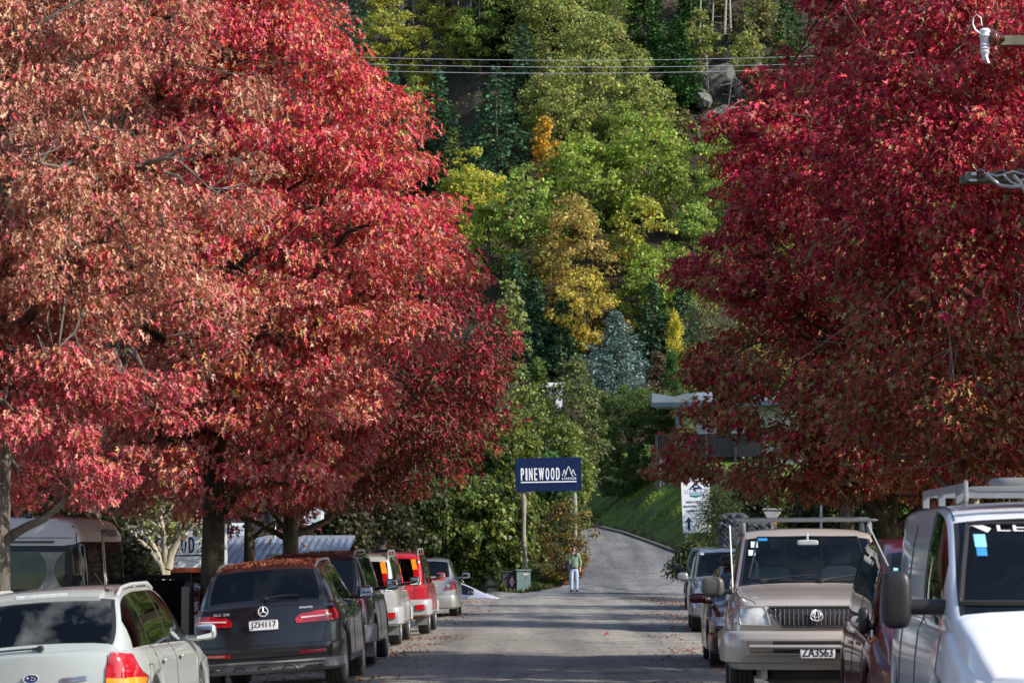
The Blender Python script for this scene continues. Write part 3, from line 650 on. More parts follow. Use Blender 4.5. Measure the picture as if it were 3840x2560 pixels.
# pale dead trunks near the rocks and thin trunks in the dark upper left
def bare(label, px, top, bot, rr, seed, tilt=0, pale=True, name='dead_tree', grp='pale bare trunks near the rocks'):
    r = np.random.RandomState(seed); Y = find_Y(px, bot); b = P(px, bot, Y); t = P(px+tilt, top, Y)
    root = empty(name, b, 0, label, 'tree', grp); m = bark('pale dead bark', (.20, .18, .15), (.45, .42, .37)) if pale else bark('dim trunk bark', (.14, .12, .10), (.36, .32, .27))
    d = t-b; MB().tube([(0, 0, -.3), d*.5+Vector((r.normal()*.1, 0, 0)), d], [rr, rr*.7, rr*.3], 7).build('trunk', m, root, True)
    lm = MB()
    for i in range(14):
        z = r.uniform(.15, .95); s = d*z; a = r.uniform(0, 6.28); L = r.uniform(.3, 1.5)
        e = s+Vector((math.cos(a)*L, math.sin(a)*L, r.uniform(-.4, .5))); mid = s.lerp(e, .5)+Vector((0, 0, r.uniform(-.1, .2)))
        lm.tube([s, mid, e], [rr*.25, rr*.15, .008], 4, False)
    lm.build('limbs', m, root); return root
for i, a in enumerate([(2632, -120, 330, .10, 0), (2668, -100, 135, .09, 4), (2716, -120, 130, .13, 2), (2742, -120, 155, .11, -2), (2640, 200, 390, .07, 8), (2655, 210, 385, .09, -3), (2580, 330, 420, .05, 6), (2790, 230, 330, .05, -14), (3127, -150, 120, .16, 0), (3090, -150, 110, .08, 2), (2720, 260, 450, .04, 30)]):
    bare('pale bare trunk ' + ['at the top left of the rocks', 'thin, second from the left above the rocks', 'thickest of those above the rocks', 'right of the thickest above the rocks', 'leaning over the left end of the rocks', 'just right of the leaning one at the rock edge', 'short and thin below the green fir', 'tilted on the right side of the rocks', 'thick and pale rising above the right red oak', 'thin beside the thick pale one above the right red oak', 'broken and slanting across the grey rocks'][i], *a[:4], 300+i, a[4])
for i, a in enumerate([(1500, -60, 250, .08, 6), (1520, -60, 120, .06, -8), (1548, -60, 350, .06, 4), (1625, -60, 70, .06, 10), (1725, -60, 150, .07, -10), (1762, -60, 110, .06, 2), (1475, -60, 90, .12, 0), (1668, -60, 160, .05, -6)]):
    bare('grey thin trunk in the dark upper left wood, ' + ['leftmost long one', 'short one beside the leftmost', 'long one reaching down to the wires', 'short slanting one in the middle', 'slanting one right of the middle', 'rightmost one', 'thick one at the left end', 'thin one before the gap'][i], *a[:4], 330+i, a[4], False, 'bare_tree', 'thin trunks in the dark wood at the upper left')
# rocks
def rock(label, px, py, w_, h_, seed):
    Y = find_Y(px, py+h_*.4)-1; c = P(px, py, Y); s = Y/FPX; r = np.random.RandomState(seed)
    import bmesh
    mb = MB()
    for q in range(5):
        bm = bmesh.new(); off = r.normal(size=3)*np.array([w_*s*.55, .4, h_*s*.55])*(q > 0); k_ = 1 if q == 0 else r.uniform(.35, .7)
        for d_ in rnd_dirs(r, 34): bm.verts.new(Vector(off)+Vector((d_[0]*w_*s, d_[1]*1.6, d_[2]*h_*s))*k_*r.uniform(.8, 1.1))
        bmesh.ops.convex_hull(bm, input=bm.verts); bm.verts.ensure_lookup_table(); bm.verts.index_update()
        mb.add([tuple(v.co) for v in bm.verts], [tuple(v.index for v in f.verts) for f in bm.faces]); bm.free()
    o = mb.build('rock', mat('grey schist rock', (.11, .11, .10), .9, var=.7, scale=2.5, bump=1, bscale=6), None); o.location = c; o.rotation_euler = (.5, .2*r.normal(), r.normal())
    return tag(o, label, 'rock', 'grey rocks on the hillside')
for i, a in enumerate([(2690, 300, 42, 60), (2730, 225, 36, 45), (2630, 370, 34, 45), (2755, 330, 34, 40), (2690, 425, 46, 26), (2800, 430, 40, 30), (2850, 250, 30, 30), (2920, 400, 40, 36)]):
    rock('grey schist rock ' + ['in the middle of the outcrop', 'at the top of the outcrop', 'at the left end of the outcrop under the leaning trunks', 'right of the middle of the outcrop', 'low and flat under the outcrop', 'lowest on the right of the outcrop', 'upper right, partly behind the red oak', 'farthest right, behind the red oak edge'][i], *a, 400+i)
# ------------------------------------------------------------------ garden planting
GG = 'garden shrubs and trees around the driveway'
conifer('blue_spruce', 'pale silver blue spruce above the round hedge', (P(2310, 1480, 168).x, 168), P(2310, 1500, 168).z, P(2292, 1165, 168).z, 175*168/FPX, 330, .17, [(.15, .24, .22), (.20, .30, .28), (.10, .17, .16), (.24, .32, .28)], 201, GG, .15, per=80, upturn=.25, power=.9, irr=.5)
def column(label, cx, top, bot, hw, Y, pal, seed, size=.12, n=70, per=110):
    pr = prof_px(Y, cx, [(bot, hw*.7), (bot-(bot-top)*.3, hw), (bot-(bot-top)*.7, hw*.8), (top, hw*.1)])
    return tree('column_conifer', label, 'tree', (P(cx, bot, Y).x, Y), pr, .08, n, hw*Y/FPX*.5, per, size, pal, seed, 'lance', leaf_mat('needle', .15, .6, .25), group=GG, limbs=3, twigs=0, droop=-1.0, flat=1.6, rough=.1, back=.5)
column('narrow golden yellow column conifer right of the blue spruce', 2530, 1175, 1420, 30, 160, [(.55, .48, .04), (.62, .5, .05), (.4, .38, .05)], 202)
column('tall dark green column cypress left of the white house', 2018, 1370, 1730, 50, 135, [(.10, .16, .03), (.07, .12, .03), (.14, .19, .04)], 203, .2)
column('dark narrow conifer below the yellow column conifer', 2520, 1330, 1530, 30, 158, FIRG, 204, .14)
H('grey olive feathery tree left of the red oak, above the veranda house', 2650, 1120, 1480, 115, [(.20, .20, .10), (.16, .17, .07), (.25, .22, .12), (.12, .13, .05)], 205, Y=172, size=.24, group=GG, shape='lance', n=110)
H('mixed green shrub with orange leaves beside the yellow column conifer', 2590, 1290, 1520, 75, [(.12, .17, .03), (.10, .14, .03), (.30, .20, .05), (.07, .10, .02)], 206, Y=160, group=GG, size=.2)
H('brown seed headed shrub beside the blue spruce', 2465, 1320, 1500, 40, [(.14, .10, .06), (.10, .08, .04)], 207, Y=163, group=GG, size=.15)
H('open olive green tree above the lodge sign, before the white house', 2150, 1340, 1780, 110, [(.15, .20, .06), (.10, .15, .04), (.20, .21, .08), (.22, .12, .07)], 208, Y=135, size=.13, group=GG, n=170, w=[2, 2, 1, .4])
H('yellow green tree behind the top of the lodge sign', 2120, 1560, 1900, 130, [(.17, .22, .045), (.10, .15, .03), (.24, .27, .055)], 209, Y=128, size=.14, group=GG, n=130)
H('yellow green feathery conifer at the red oak edge above the sign', 1950, 1380, 1720, 90, [(.18, .22, .05), (.11, .16, .04), (.25, .28, .07)], 210, Y=126, size=.15, group=GG, n=110, droop=.9)
H('light green conifer spilling from behind the red oak, halfway down', 1900, 1060, 1400, 75, [(.28, .30, .10), (.20, .24, .07), (.14, .2, .05)], 211, Y=140, size=.17, group=GG, n=100, droop=.9)
for i, (cx, tp_, bt, hw) in enumerate([(2790, 60, 230, 55), (2860, -60, 150, 60), (2930, 150, 330, 60), (2560, 420, 560, 50), (2850, 480, 640, 70), (2700, -120, 60, 80)]):
    H(['olive scrub above the rocks', 'olive scrub at the top edge right of the rocks', 'olive scrub against the upper left of the right oak', 'olive scrub under the bright green fir', 'olive scrub below the right end of the rocks', 'olive scrub at the top edge behind the bare trunks'][i], cx, tp_, bt, hw, [(.14, .15, .06), (.10, .11, .04), (.2, .17, .08)], 600+i, name='scrub_bush', size=.2)
H('leafy shrub mass filling between the autumn bush and the driveway', 2120, 1840, 2080, 62, [(.12, .14, .04), (.09, .11, .03), (.2, .17, .05)], 611, Y=122, group=GG, size=.12, n=120)
H('second leafy shrub lining the left side of the driveway higher up', 2165, 1850, 1985, 34, [(.12, .16, .04), (.09, .12, .03)], 612, Y=138, group=GG, size=.12, n=90)
for i, a in enumerate([(1660, -130, 130, 80, YELG), (1800, -60, 260, 75, GREEN), (2620, 40, 300, 70, OLIVE), (2870, -120, 90, 75, GREEN), (2800, 120, 300, 55, OLIVE), (2930, 300, 560, 80, GREEN), (1560, 300, 560, 80, GREEN), (2330, 380, 620, 110, GREEN), (1620, -100, 60, 60, OLIVE), (2760, 470, 720, 90, GREEN)]):
    H(['yellow green maple top in the dark gap at the upper left', 'slim green maple left of the top centre maples', 'thin olive tree in front of the green firs', 'green tree at the top edge before the red oak', 'half bare olive tree on the right of the rocks', 'green tree against the red oak below the rocks', 'green maple under the left end of the wires', 'green maple between the olive maple and the light green one', 'olive tree top at the upper left edge of the dark wood', 'green maple left of the right red oak below the rocks'][i], *a, 640+i)
# clipped dome hedge
Yh = 147; tree('round_hedge', 'large rounded green hedge tree on the bank left of the veranda house', 'hedge', (P(2362, 1800, Yh).x, Yh),
     prof_px(Yh, 2368, [(1850, 90), (1760, 140), (1640, 168), (1540, 160), (1480, 110), (1450, 30)]), .2, 520, .26, 170, .075, [(.10, .17, .035), (.08, .14, .03), (.14, .2, .05), (.06, .10, .02)], 212, 'rhomb', leaf_mat('broad leaf', .44, .5, .4), shell=.22, rough=.06, back=.5, limbs=8, twigs=10, group=GG)
Yh = 157; tree('round_hedge', 'smaller green hedge between the round one and the veranda', 'hedge', (P(2530, 1700, Yh).x, Yh),
     prof_px(Yh, 2530, [(1720, 50), (1600, 80), (1500, 75), (1470, 30)]), .12, 60, .4, 130, .11, [(.12, .18, .04), (.16, .18, .05), (.08, .12, .03)], 213, 'rhomb', leaf_mat('broad leaf', .44, .5, .4), shell=.25, rough=.1, back=.5, limbs=5, twigs=4, group=GG)
# golden cypress mass left of the sign
CYP = [(.15, .20, .035), (.09, .14, .028), (.24, .26, .05), (.055, .09, .02)]
def cypress(label, cx, outl, Y, seed, pal=CYP, n=200, per=110, size=.17, shape='maple', droop=1.2, name='cypress_tree'):
    return tree(name, label, 'tree', (P(cx, 2100, Y).x, Y), prof_px(Y, cx, outl), .16, n, .42, per, size, pal, seed, shape, leaf_mat('broad leaf', .44, .5, .4), group=GG, limbs=8, twigs=10, droop=droop, shell=.3, rough=.14, back=.35, hang=.35, flat=.6)
cypress('golden green cypress left of the lodge sign post, low over the white car', 1770, [(2185, 130), (2100, 200), (1980, 240), (1860, 170), (1790, 60)], 113, 221, n=260)
cypress('tall golden cypress directly behind the left end of the lodge sign', 1890, [(2190, 60), (2000, 120), (1800, 130), (1650, 110), (1560, 40)], 116, 222)
cypress('dark green cypress behind the lodge sign posts', 2030, [(2130, 90), (1950, 120), (1800, 120), (1700, 60)], 119, 223, FIRG+[(.09, .13, .03)], n=140)
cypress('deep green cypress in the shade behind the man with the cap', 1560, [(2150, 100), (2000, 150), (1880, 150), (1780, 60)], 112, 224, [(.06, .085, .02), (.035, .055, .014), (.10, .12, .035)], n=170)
cypress('dull brown green bush behind the white four wheel drive', 1400, [(2130, 110), (2020, 150), (1920, 130), (1860, 60)], 96, 225, [(.045, .045, .018), (.03, .036, .014), (.07, .06, .025)], n=150, size=.14, droop=.5, name='garden_bush')
cypress('dark bush at the right end of the grey lodge roof', 1260, [(2080, 60), (1980, 110), (1900, 90), (1850, 30)], 82, 226, [(.045, .045, .018), (.03, .036, .014), (.07, .06, .025)], n=100, size=.13, droop=.5, name='garden_bush')
cypress('tall dark cypress filling behind the crimson oak', 1650, [(1950, 160), (1750, 200), (1500, 170), (1300, 60)], 125, 227, FIRG, n=200, size=.22)
# autumn bush round the right sign post
tree('autumn_bush', 'twiggy autumn bush with yellow leaves around the right post of the lodge sign', 'bush', (P(2110, 2180, 109.5).x, 109.5),
     prof_px(109.5, 2110, [(2170, 60), (2100, 120), (2000, 125), (1930, 80), (1880, 30)]), .05, 120, .26, 42, .085, [(.22, .14, .03), (.12, .11, .03), (.35, .22, .04), (.07, .07, .02)], 231, 'maple', leaf_mat('broad leaf', .44, .5, .4),
     bark('dark twigs', (.02, .015, .012), (.06, .045, .035)), limbs=40, twigs=75, limb_r=.5, back=.9, rough=.25, group=GG, shell=.5)
def yucca(label, px, py, Y, seed, n=6, L=1.2):
    b = P(px, py, Y); r = np.random.RandomState(seed); mb = MB()
    for i in range(n):
        a = r.uniform(-.9, .9); pts = []; x = 0; z = 0; t = a*.4
        for k in range(7): pts.append((x, r.normal()*.01, z)); t += a*.16; x += math.sin(t)*L/6*r.uniform(.8, 1.1); z += math.cos(t)*L/6
        mb.tube(pts, [.05, .06, .06, .05, .045, .03, .006], 4)
    o = mb.build('flax_plant', mat('grey green flax blade', (.16, .19, .12), .5, var=.3), None); o.location = (b.x, Y, gz(b.x, Y)-.05); return tag(o, label, 'plant', GG)
yucca('arching flax plant at the head of the driveway, right of the sign', 2262, 1890, 150, 3)
yucca('second flax plant leaning left near the driveway top', 2215, 1900, 152, 4, 5, 1.5)
# right hand side planting behind the oaks
def shrub(label, cx, outl, Y, seed, pal, n=130, per=70, size=.12, droop=.6, shape='rhomb', name='garden_bush', **k):
    return tree(name, label, 'bush', (P(cx, 2000, Y).x, Y), prof_px(Y, cx, outl), .08, n, .4, per, size, pal, seed, shape, leaf_mat('broad leaf', .44, .5, .4), group='shrubs behind the right row of cars', limbs=8, twigs=14, droop=droop, shell=.35, rough=.2, back=.4, **k)
shrub('low dark grassy shrub at the foot of the white hostel sign', 2600, [(2150, 50), (2110, 55), (2070, 50), (2045, 20)], 96.5, 248, [(.07, .11, .025), (.05, .08, .02), (.10, .12, .04)], n=110, size=.09)
shrub('dark climbing shrub growing over the right side of the white hostel sign', 2700, [(2090, 50), (1990, 78), (1900, 60), (1830, 30)], 97.2, 241, [(.05, .08, .02), (.04, .06, .015), (.08, .11, .03)], n=120, size=.10, shape='lance')
shrub('grey green shrub above the wire rock baskets', 2830, [(1960, 60), (1880, 110), (1800, 110), (1740, 60)], 101, 242, [(.06, .08, .04), (.05, .07, .03), (.09, .11, .04)], n=120)
shrub('weeping yellow green shrub behind the give way sign', 2960, [(1990, 30), (1920, 70), (1850, 90), (1780, 50)], 93, 243, [(.20, .22, .04), (.12, .15, .03), (.26, .26, .05)], droop=2, hang=.6, shape='lance')
shrub('weeping yellow green shrub hanging beside the thin pole', 3100, [(2010, 50), (1920, 70), (1850, 70), (1780, 30)], 88, 244, [(.22, .24, .04), (.12, .15, .03), (.28, .28, .05)], droop=2, hang=.7, shape='lance')
shrub('dark hedge behind the tan four wheel drive roof', 3180, [(2060, 150), (1950, 190), (1850, 190), (1760, 100)], 80, 245, [(.04, .06, .02), (.03, .045, .015), (.06, .08, .03)], n=170, size=.14)
shrub('leafy green hedge right of the dark oak trunk', 3450, [(2030, 110), (1950, 150), (1820, 150), (1740, 70)], 66, 246, [(.10, .14, .03), (.06, .09, .02), (.16, .18, .04)], n=170, size=.10)
shrub('dark hedge above the white van roof rack', 3740, [(2010, 150), (1850, 190), (1700, 190), (1560, 100)], 62, 247, [(.045, .065, .02), (.03, .05, .015), (.10, .12, .03)], n=200, size=.11)
# ------------------------------------------------------------------ vehicles
CHROME = mat('chrome', (.75, .76, .78), .12, 1.0, var=0)
SILVERT = mat('silver lettering', (.72, .73, .75), .35, .2, var=0)
BLACKP = mat('black trim plastic', (.02, .02, .022), .45, var=.2)
GREYP = mat('grey trim plastic', (.16, .165, .17), .55, var=.15)
RUBBER = mat('tyre rubber', (.035, .034, .033), .85, var=.35, scale=12)
ALLOY = mat('alloy wheel', (.45, .45, .46), .35, .8, var=.1)
DARKIN = mat('dark car interior', (.03, .03, .033), .8, var=.2)
GREYIN = mat('grey seat cloth', (.42, .44, .43), .9, var=.15)
REDL = mat('red lamp lens', (.42, .006, .012), .08, var=.35, scale=25, coat=1)
REDD = mat('dark red lamp lens', (.25, .005, .01), .08, var=.15, scale=25, coat=1)
AMBL = mat('amber lamp lens', (.85, .30, .02), .08, var=.15, scale=25, coat=1)
CLRL = mat('clear lamp lens', (.62, .64, .66), .10, var=.2, scale=30, coat=1)
WHITEP = mat('white plate', (.80, .80, .80), .4, var=.04)
INK = mat('black plate ink', (.015, .015, .02), .5, var=0)
SHUT = mat('panel gap', (.008, .008, .008), .8, var=0)
GL_D = glass_mat('dark tinted window', (.10, .11, .12), .35)
GL_M = glass_mat('car window', (.45, .52, .50), .6)
def pl(x, pts): return np.interp(x, [p[0] for p in pts], [p[1] for p in pts])
def sm(pts, x):
    """smooth interpolation through key points (pchip)"""
    xs = np.array([p[0] for p in pts], float); ys = np.array([p[1] for p in pts], float)
    h = np.diff(xs); d = np.diff(ys)/h; m = np.zeros(len(xs)); m[0] = d[0]; m[-1] = d[-1]
    for i in range(1, len(xs)-1):
        m[i] = 0 if d[i-1]*d[i] <= 0 else 2*d[i-1]*d[i]/(d[i-1]+d[i])
    x = np.clip(x, xs[0], xs[-1]); i = np.clip(np.searchsorted(xs, x)-1, 0, len(h)-1); t = (x-xs[i])/h[i]
    return (1+2*t)*(1-t)**2*ys[i] + t*(1-t)**2*h[i]*m[i] + t*t*(3-2*t)*ys[i+1] + t*t*(t-1)*h[i]*m[i+1]

class Car:
    """a vehicle: +y forward, origin on the ground under its middle"""
    def __init__(s, name, label, loc, rz, roll, spec, paintm, group=None, cat='car', pitch=0):
        s.root = empty(name, loc, rz, label, cat, group, rx=pitch, ry=roll)
        s.sp = spec; s.paint = paintm; s.shell()
    def hw(s, y):
        L = s.sp['L']; W = s.sp['W']; t = s.sp.get('plan', [(0, .84), (.04, .93), (.12, .985), (.25, 1), (.75, 1), (.88, .97), (.96, .90), (1, .80)])
        return W/2*float(sm(t, np.array([(y+L/2)/L]))[0])
    def shell(s):
        sp = s.sp; L, W = sp['L'], sp['W']; top = sp['top']; belt = sp['belt']; roofw = sp['roofw']*W/2; zR = max(z for _, z in top)
        sill = sp.get('sill', .26); wr_ = sp['wr']; wy = sp['wy']; ar = wr_ + .065
        ys = set()
        for (a, za), (b, zb) in zip(top[:-1], top[1:]):
            n = max(1, int(max(abs(b-a)/.055, abs(zb-za)/.07))); ys |= {round(a+(b-a)*i/n, 4) for i in range(n+1)}
        for a, b in sp['side']: ys |= {a, b}
        for w_ in wy:
            for k in range(25): ys.add(round(w_ + ar*math.cos(PI*k/24), 4))
        ys |= set(sp.get('ws', ())) | set(sp.get('bg', ()))
        keys = set(); [keys.update(q) for q in sp['side']]; keys |= set(sp.get('ws', ())) | set(sp.get('bg', ()))
        yl = sorted(ys); out = [yl[0]]
        for y in yl[1:]:
            if y-out[-1] < .012:
                if y in keys or y == yl[-1]: out[-1] = y
            else: out.append(y)
        ys = out; cab0, cab1 = sp['cab']   # greenhouse extents (rear base, cowl)
        tilt = sp.get('tilt', (0, 0))
        secs = []
        for y in ys:
            h = s.hw(y); zt = float(pl(y, top)) if sp.get('sharp') else float(sm(top, np.array([y]))[0])
            zb = min(float(pl(y, belt)), zt-.03); t = min(max((zt-zb-.03)/(zR-zb-.03), 0), 1); incab = cab0 <= y <= cab1
            crown = (.045 if incab else .025)*min(1, (zt-zb)/.06)
            zre = zt-crown; wb2 = h-.045
            wr = (wb2-.05)*(1-t)+min(roofw, wb2-.05)*t if incab else wb2-.07
            zs = sill
            for w_ in wy:
                if abs(y-w_) < ar: zs = max(zs, wr_*.98 + math.sqrt(ar*ar-(y-w_)**2))
            zf = .30; inn = h-.30
            pts = [(0, zf), (inn, zf), (inn, max(zs, zf)+.012), (h-.03, zs), (h-.012, zs+.02)]
            for f in (.10, .25, .4, .55, .7, .82, .92, 1):
                z = zs+.02+(zb-.03-zs-.02)*f
                ins = .0 + .035*max(0, (.45-z)/.3)**1.5 + .045*(max(0, z-.62)/max(zb-.62, .2))**2*1.0
                if sp.get('crease') and abs(z-sp['crease']) < .07: ins -= .012
                pts.append((h-ins, z))
            pts.append((wb2-.012, zb)); pts.append((wb2-.03, zb+.006))
            x0, z0_ = wb2-.03, zb+.006; x1, z1_ = wr+.012, max(zre-.035, zb+.01)
            pts += [(x0+(x1-x0)*f+.025*math.sin(PI*f)*t, z0_+(z1_-z0_)*f) for f in (.03, .35, .68, 1)]
            pts += [(wr, zre-.012), (wr-.03, zre+.006*t), (wr-.065, zre+crown*.28), (wr*.72, zre+crown*.62), (wr*.36, zre+crown*.92), (0, zt)]
            secs.append(pts)
        M = len(secs[0]); n = len(ys); V = []
        def warp(x, y, z):
            e = .45
            for sg, k in ((-1, tilt[0]), (1, tilt[1])):
                d = L/2 - sg*y
                if d < e and k: y -= sg*k*max(0, z-.5)*(1-d/e)**1*(1 if True else 0)
            return (x, y, z)
        for i, y in enumerate(ys):
            for x, z in secs[i]: V.append(warp(x, y, z))
            for x, z in secs[i]: V.append(warp(-x, y, z))
        F = []; K = []
        side_glass = range(14, 18); ws, bg = sp.get('ws'), sp.get('bg')
        def kind(i, j):
            ym = (ys[i]+ys[i+1])/2
            if j == 15 or j == 16 or j == 17:
                zt = max(secs[i][18][1]-secs[i][14][1], secs[i+1][18][1]-secs[i+1][14][1])
                if any(a < ym < b for a, b in sp['side']) and zt > .08: return 1
                if sp['side'] and sp['side'][0][0] < ym < sp['side'][-1][1] and zt > .08: return 2
            if j >= 20:
                if ws and ws[0] < ym < ws[1]: return 3 if j > 20 else 2
                if bg and bg[0] < ym < bg[1]: return 4 if j > 20 else 2
            return 0
        for i in range(n-1):
            a, b = i*2*M, (i+1)*2*M
            for j in range(M-1):
                k = kind(i, j)
                F.append((a+j, b+j, b+j+1, a+j+1)); K.append(k)
                F.append((a+M+j+1, b+M+j+1, b+M+j, a+M+j)); K.append(k)
        # end caps: horizontal rows bulging outward
        for i, sg, bulge in ((0, -1, sp.get('bulge', (.10, .13))[0]), (n-1, 1, sp.get('bulge', (.10, .13))[1])):
            NC = 14; rows_ = []
            for j in range(3, M):
                x, z = secs[i][j]; row = []
                for q in range(NC+1):
                    u = 1-2*q/NC
                    if q == 0: row.append(i*2*M+j); continue
                    if q == NC: row.append(i*2*M+M+j); continue
                    bl = bulge*(1-u*u)*min(1, x/(W*.35)) ; V.append(warp(x*u, ys[i]+sg*bl, z)); row.append(len(V)-1)
                rows_.append(row)
            for r0, r1 in zip(rows_[:-1], rows_[1:]):
                for q in range(NC):
                    f = (r0[q], r1[q], r1[q+1], r0[q+1]); F.append(f if sg > 0 else f[::-1]); K.append(0)
        s.V, s.F = V, F; s.bvh = BVHTree.FromPolygons(V, F)
        def part(k, name, m, smooth=True):
            fs = [f for f, kk in zip(F, K) if kk == k]
            if not fs: return None
            used = sorted({v for f in fs for v in f}); mp = {v: i for i, v in enumerate(used)}
            mb = MB(); mb.v = [V[v] for v in used]
            for f in fs:
                g = [mp[v] for v in f]; mb.f.append(tuple(g))
            mb.m = [0]*len(mb.f); return mb.build(name, m, s.root, smooth, sp.get('ang', 40))
        def comps(k, name, m):
            fs = [f for f, kk in zip(F, K) if kk == k]; par = {}
            def fd(a):
                while par.setdefault(a, a) != a: par[a] = par[par[a]]; a = par[a]
                return a
            for f in fs:
                for a in f[1:]: par[fd(a)] = fd(f[0])
            gr = {}
            for f in fs: gr.setdefault(fd(f[0]), []).append(f)
            for g in gr.values():
                used = sorted({v for f in g for v in f}); mp = {v: i for i, v in enumerate(used)}
                mb = MB(); mb.v = [V[v] for v in used]; mb.f = [tuple(mp[v] for v in f) for f in g]; mb.m = [0]*len(g); mb.build(name, m, s.root, True, 40)
        s.body = part(0, 'body', s.paint)
        comps(2, 'window_pillar', BLACKP)
        comps(1, 'side_window', sp.get('sglass', GL_D)); part(3, 'windscreen', sp.get('wglass', GL_M)); part(4, 'rear_window', sp.get('rglass', GL_D))
        s.wheels()
    def ray(s, o, d):
        h = s.bvh.ray_cast(Vector(o), Vector(d), 40)
        return h[0], h[1]
    AX = {'rear': (lambda a, b: (a, -12, b), (0, 1, 0)), 'front': (lambda a, b: (a, 12, b), (0, -1, 0)),
          'right': (lambda a, b: (12, a, b), (-1, 0, 0)), 'left': (lambda a, b: (-12, a, b), (1, 0, 0)), 'top': (lambda a, b: (a, b, 12), (0, 0, -1))}
    def hit(s, axis, a, b, off=.006, near=True):
        fn, d = s.AX[axis]; p, nn = s.ray(fn(a, b), d)
        if p is None:
            if not near: return None
            q = Vector(fn(a, b)); q = Vector((q.x if abs(q.x) < 5 else d[0]*-1*s.sp['W']/2, q.y if abs(q.y) < 5 or axis in ('left', 'right') else -d[1]*s.sp['L']/2, q.z if q.z < 5 else 1.5))
            p, nn, *_ = s.bvh.find_nearest(q)
        if nn.dot(Vector(d)) > 0: nn = -nn
        return p + nn*off*.5 - Vector(d)*off*.7
    def decal(s, name, axis, poly, m, off=.008, grid=.05, parent=None, skirt=True, smooth=True, mb_only=False):
        """a shell patch following the body with the outline poly"""
        pts = []
        for i in range(len(poly)):
            a, b = poly[i], poly[(i+1) % len(poly)]; n = max(1, int(math.dist(a, b)/grid))
            pts += [(a[0]+(b[0]-a[0])*k/n, a[1]+(b[1]-a[1])*k/n) for k in range(n)]
        nb = len(pts); x0, x1 = min(p[0] for p in pts), max(p[0] for p in pts); y0, y1 = min(p[1] for p in pts), max(p[1] for p in pts)
        def inside(x, y):
            c = False
            for i in range(nb):
                (xa, ya), (xb, yb) = pts[i], pts[i-1]
                if (ya > y) != (yb > y) and x < (xb-xa)*(y-ya)/(yb-ya)+xa: c = not c
            return c
        gx = np.arange(x0+grid/2, x1, grid); gy = np.arange(y0+grid/2, y1, grid)
        for x in gx:
            for y in gy:
                if inside(x, y) and min(abs(x-p[0])+abs(y-p[1]) for p in pts) > grid*.4: pts.append((float(x), float(y)))
        ov, _, of, *_ = delaunay_2d_cdt([Vector(p) for p in pts], [(i, (i+1) % nb) for i in range(nb)], [], 1, 1e-5)
        mb = MB(); vs = []; ok = []
        for p in ov:
            q = s.hit(axis, p.x, p.y, off, False); ok.append(q is not None); vs.append(q if q is not None else Vector((0, 0, 0)))
        fs = [f for f in of if all(ok[i] for i in f)]
        n = len(vs); d = Vector(s.AX[axis][1]); edges = {}
        for f in fs:
            for i in range(len(f)):
                e = (f[i], f[(i+1) % len(f)]); edges[e] = 1
        if skirt:
            base = [v + d*(off+.012) for v in vs]; mb.v = [tuple(v) for v in vs+base]; mb.f = [tuple(f) for f in fs]
            for (a, b) in edges:
                if (b, a) not in edges: mb.f.append((b, a, a+n, b+n))
        else: mb.v = [tuple(v) for v in vs]; mb.f = [tuple(f) for f in fs]
        mb.m = [0]*len(mb.f)
        if mb_only: return mb
        return mb.build(name, m, parent or s.root, smooth, 50)
    def line(s, pts, axis, r=.004, n=24, off=.001, mb=None):
        """thin line lying on the surface through 2D points"""
        q = []
        for a, b in zip(pts[:-1], pts[1:]):
            for k in range(n+1):
                t = k/n; h = s.hit(axis, a[0]+(b[0]-a[0])*t, a[1]+(b[1]-a[1])*t, off)
                if h is not None and (not q or (h-q[-1]).length > 1e-4): q.append(h)
        mb = mb or MB()
        if len(q) > 1: mb.tube(q, r, 5)
        return mb
    def text(s, string, axis, ca, cb, height, width, m, name='lettering', off=.010, flip=None, parent=None, shear=0, rot=0):
        vs, fs = text_mesh(string, shear); sx = width; mb = MB(); P_ = []
        mir = {'rear': 1, 'front': -1, 'right': 1, 'left': -1}[axis]
        for x, y in vs:
            px, py = (x-.5)*width, (y-.5)*height; c, sn = math.cos(rot), math.sin(rot); px, py = px*c-py*sn, px*sn+py*c
            q = s.hit(axis, ca + mir*px, cb+py, off); P_.append(q if q is not None else Vector((0, 0, -5)))
        mb.add(P_, fs); return mb.build(name, m, parent or s.root)
    def bumper(s, end, z0, z1, out, m, yf=.7, name='bumper', zlip=None, parent=None):
        """band wrapping round one end"""
        L = s.sp['L']; sg = -1 if end == 'rear' else 1; y0 = sg*(L/2-yf); y1 = sg*L/2; bulge = s.sp.get('bulge', (.10, .13))[0 if sg < 0 else 1]
        path = [(s.hw(y), y) for y in np.linspace(y0, y1, 12)]
        xe = s.hw(y1); path += [(xe*u, y1+sg*bulge*(1-u*u)*min(1, xe/(s.sp['W']*.35))) for u in np.linspace(.9, -.9, 17)]
        path += [(-x, y) for x, y in path[:12][::-1]]
        prof = [(-.02, z1+.004), (out*.7, z1-.004), (out, z1-.03), (out, (z0+z1)/2), (out*.8, z0+.04), (-.06, z0)]
        mb = MB(); n = len(path); vs = []
        for i, (x, y) in enumerate(path):
            a, b = path[max(i-1, 0)], path[min(i+1, n-1)]; t = Vector((b[0]-a[0], b[1]-a[1])).normalized(); nx, ny = (-t.y*-1, -t.x)  # outward
            nx, ny = (t.y, -t.x)
            if nx*x + ny*(y-sg*(L/2-1)) < 0: nx, ny = -nx, -ny
            fade = min(1, min(i, n-1-i)/2)
            k = max(0, (z1-.5))*0
            for o_, z in prof: 
                q = o_*(fade if o_ > 0 else 1)
                vs.append((x+nx*q, y+ny*q, z))
        m_ = len(prof)
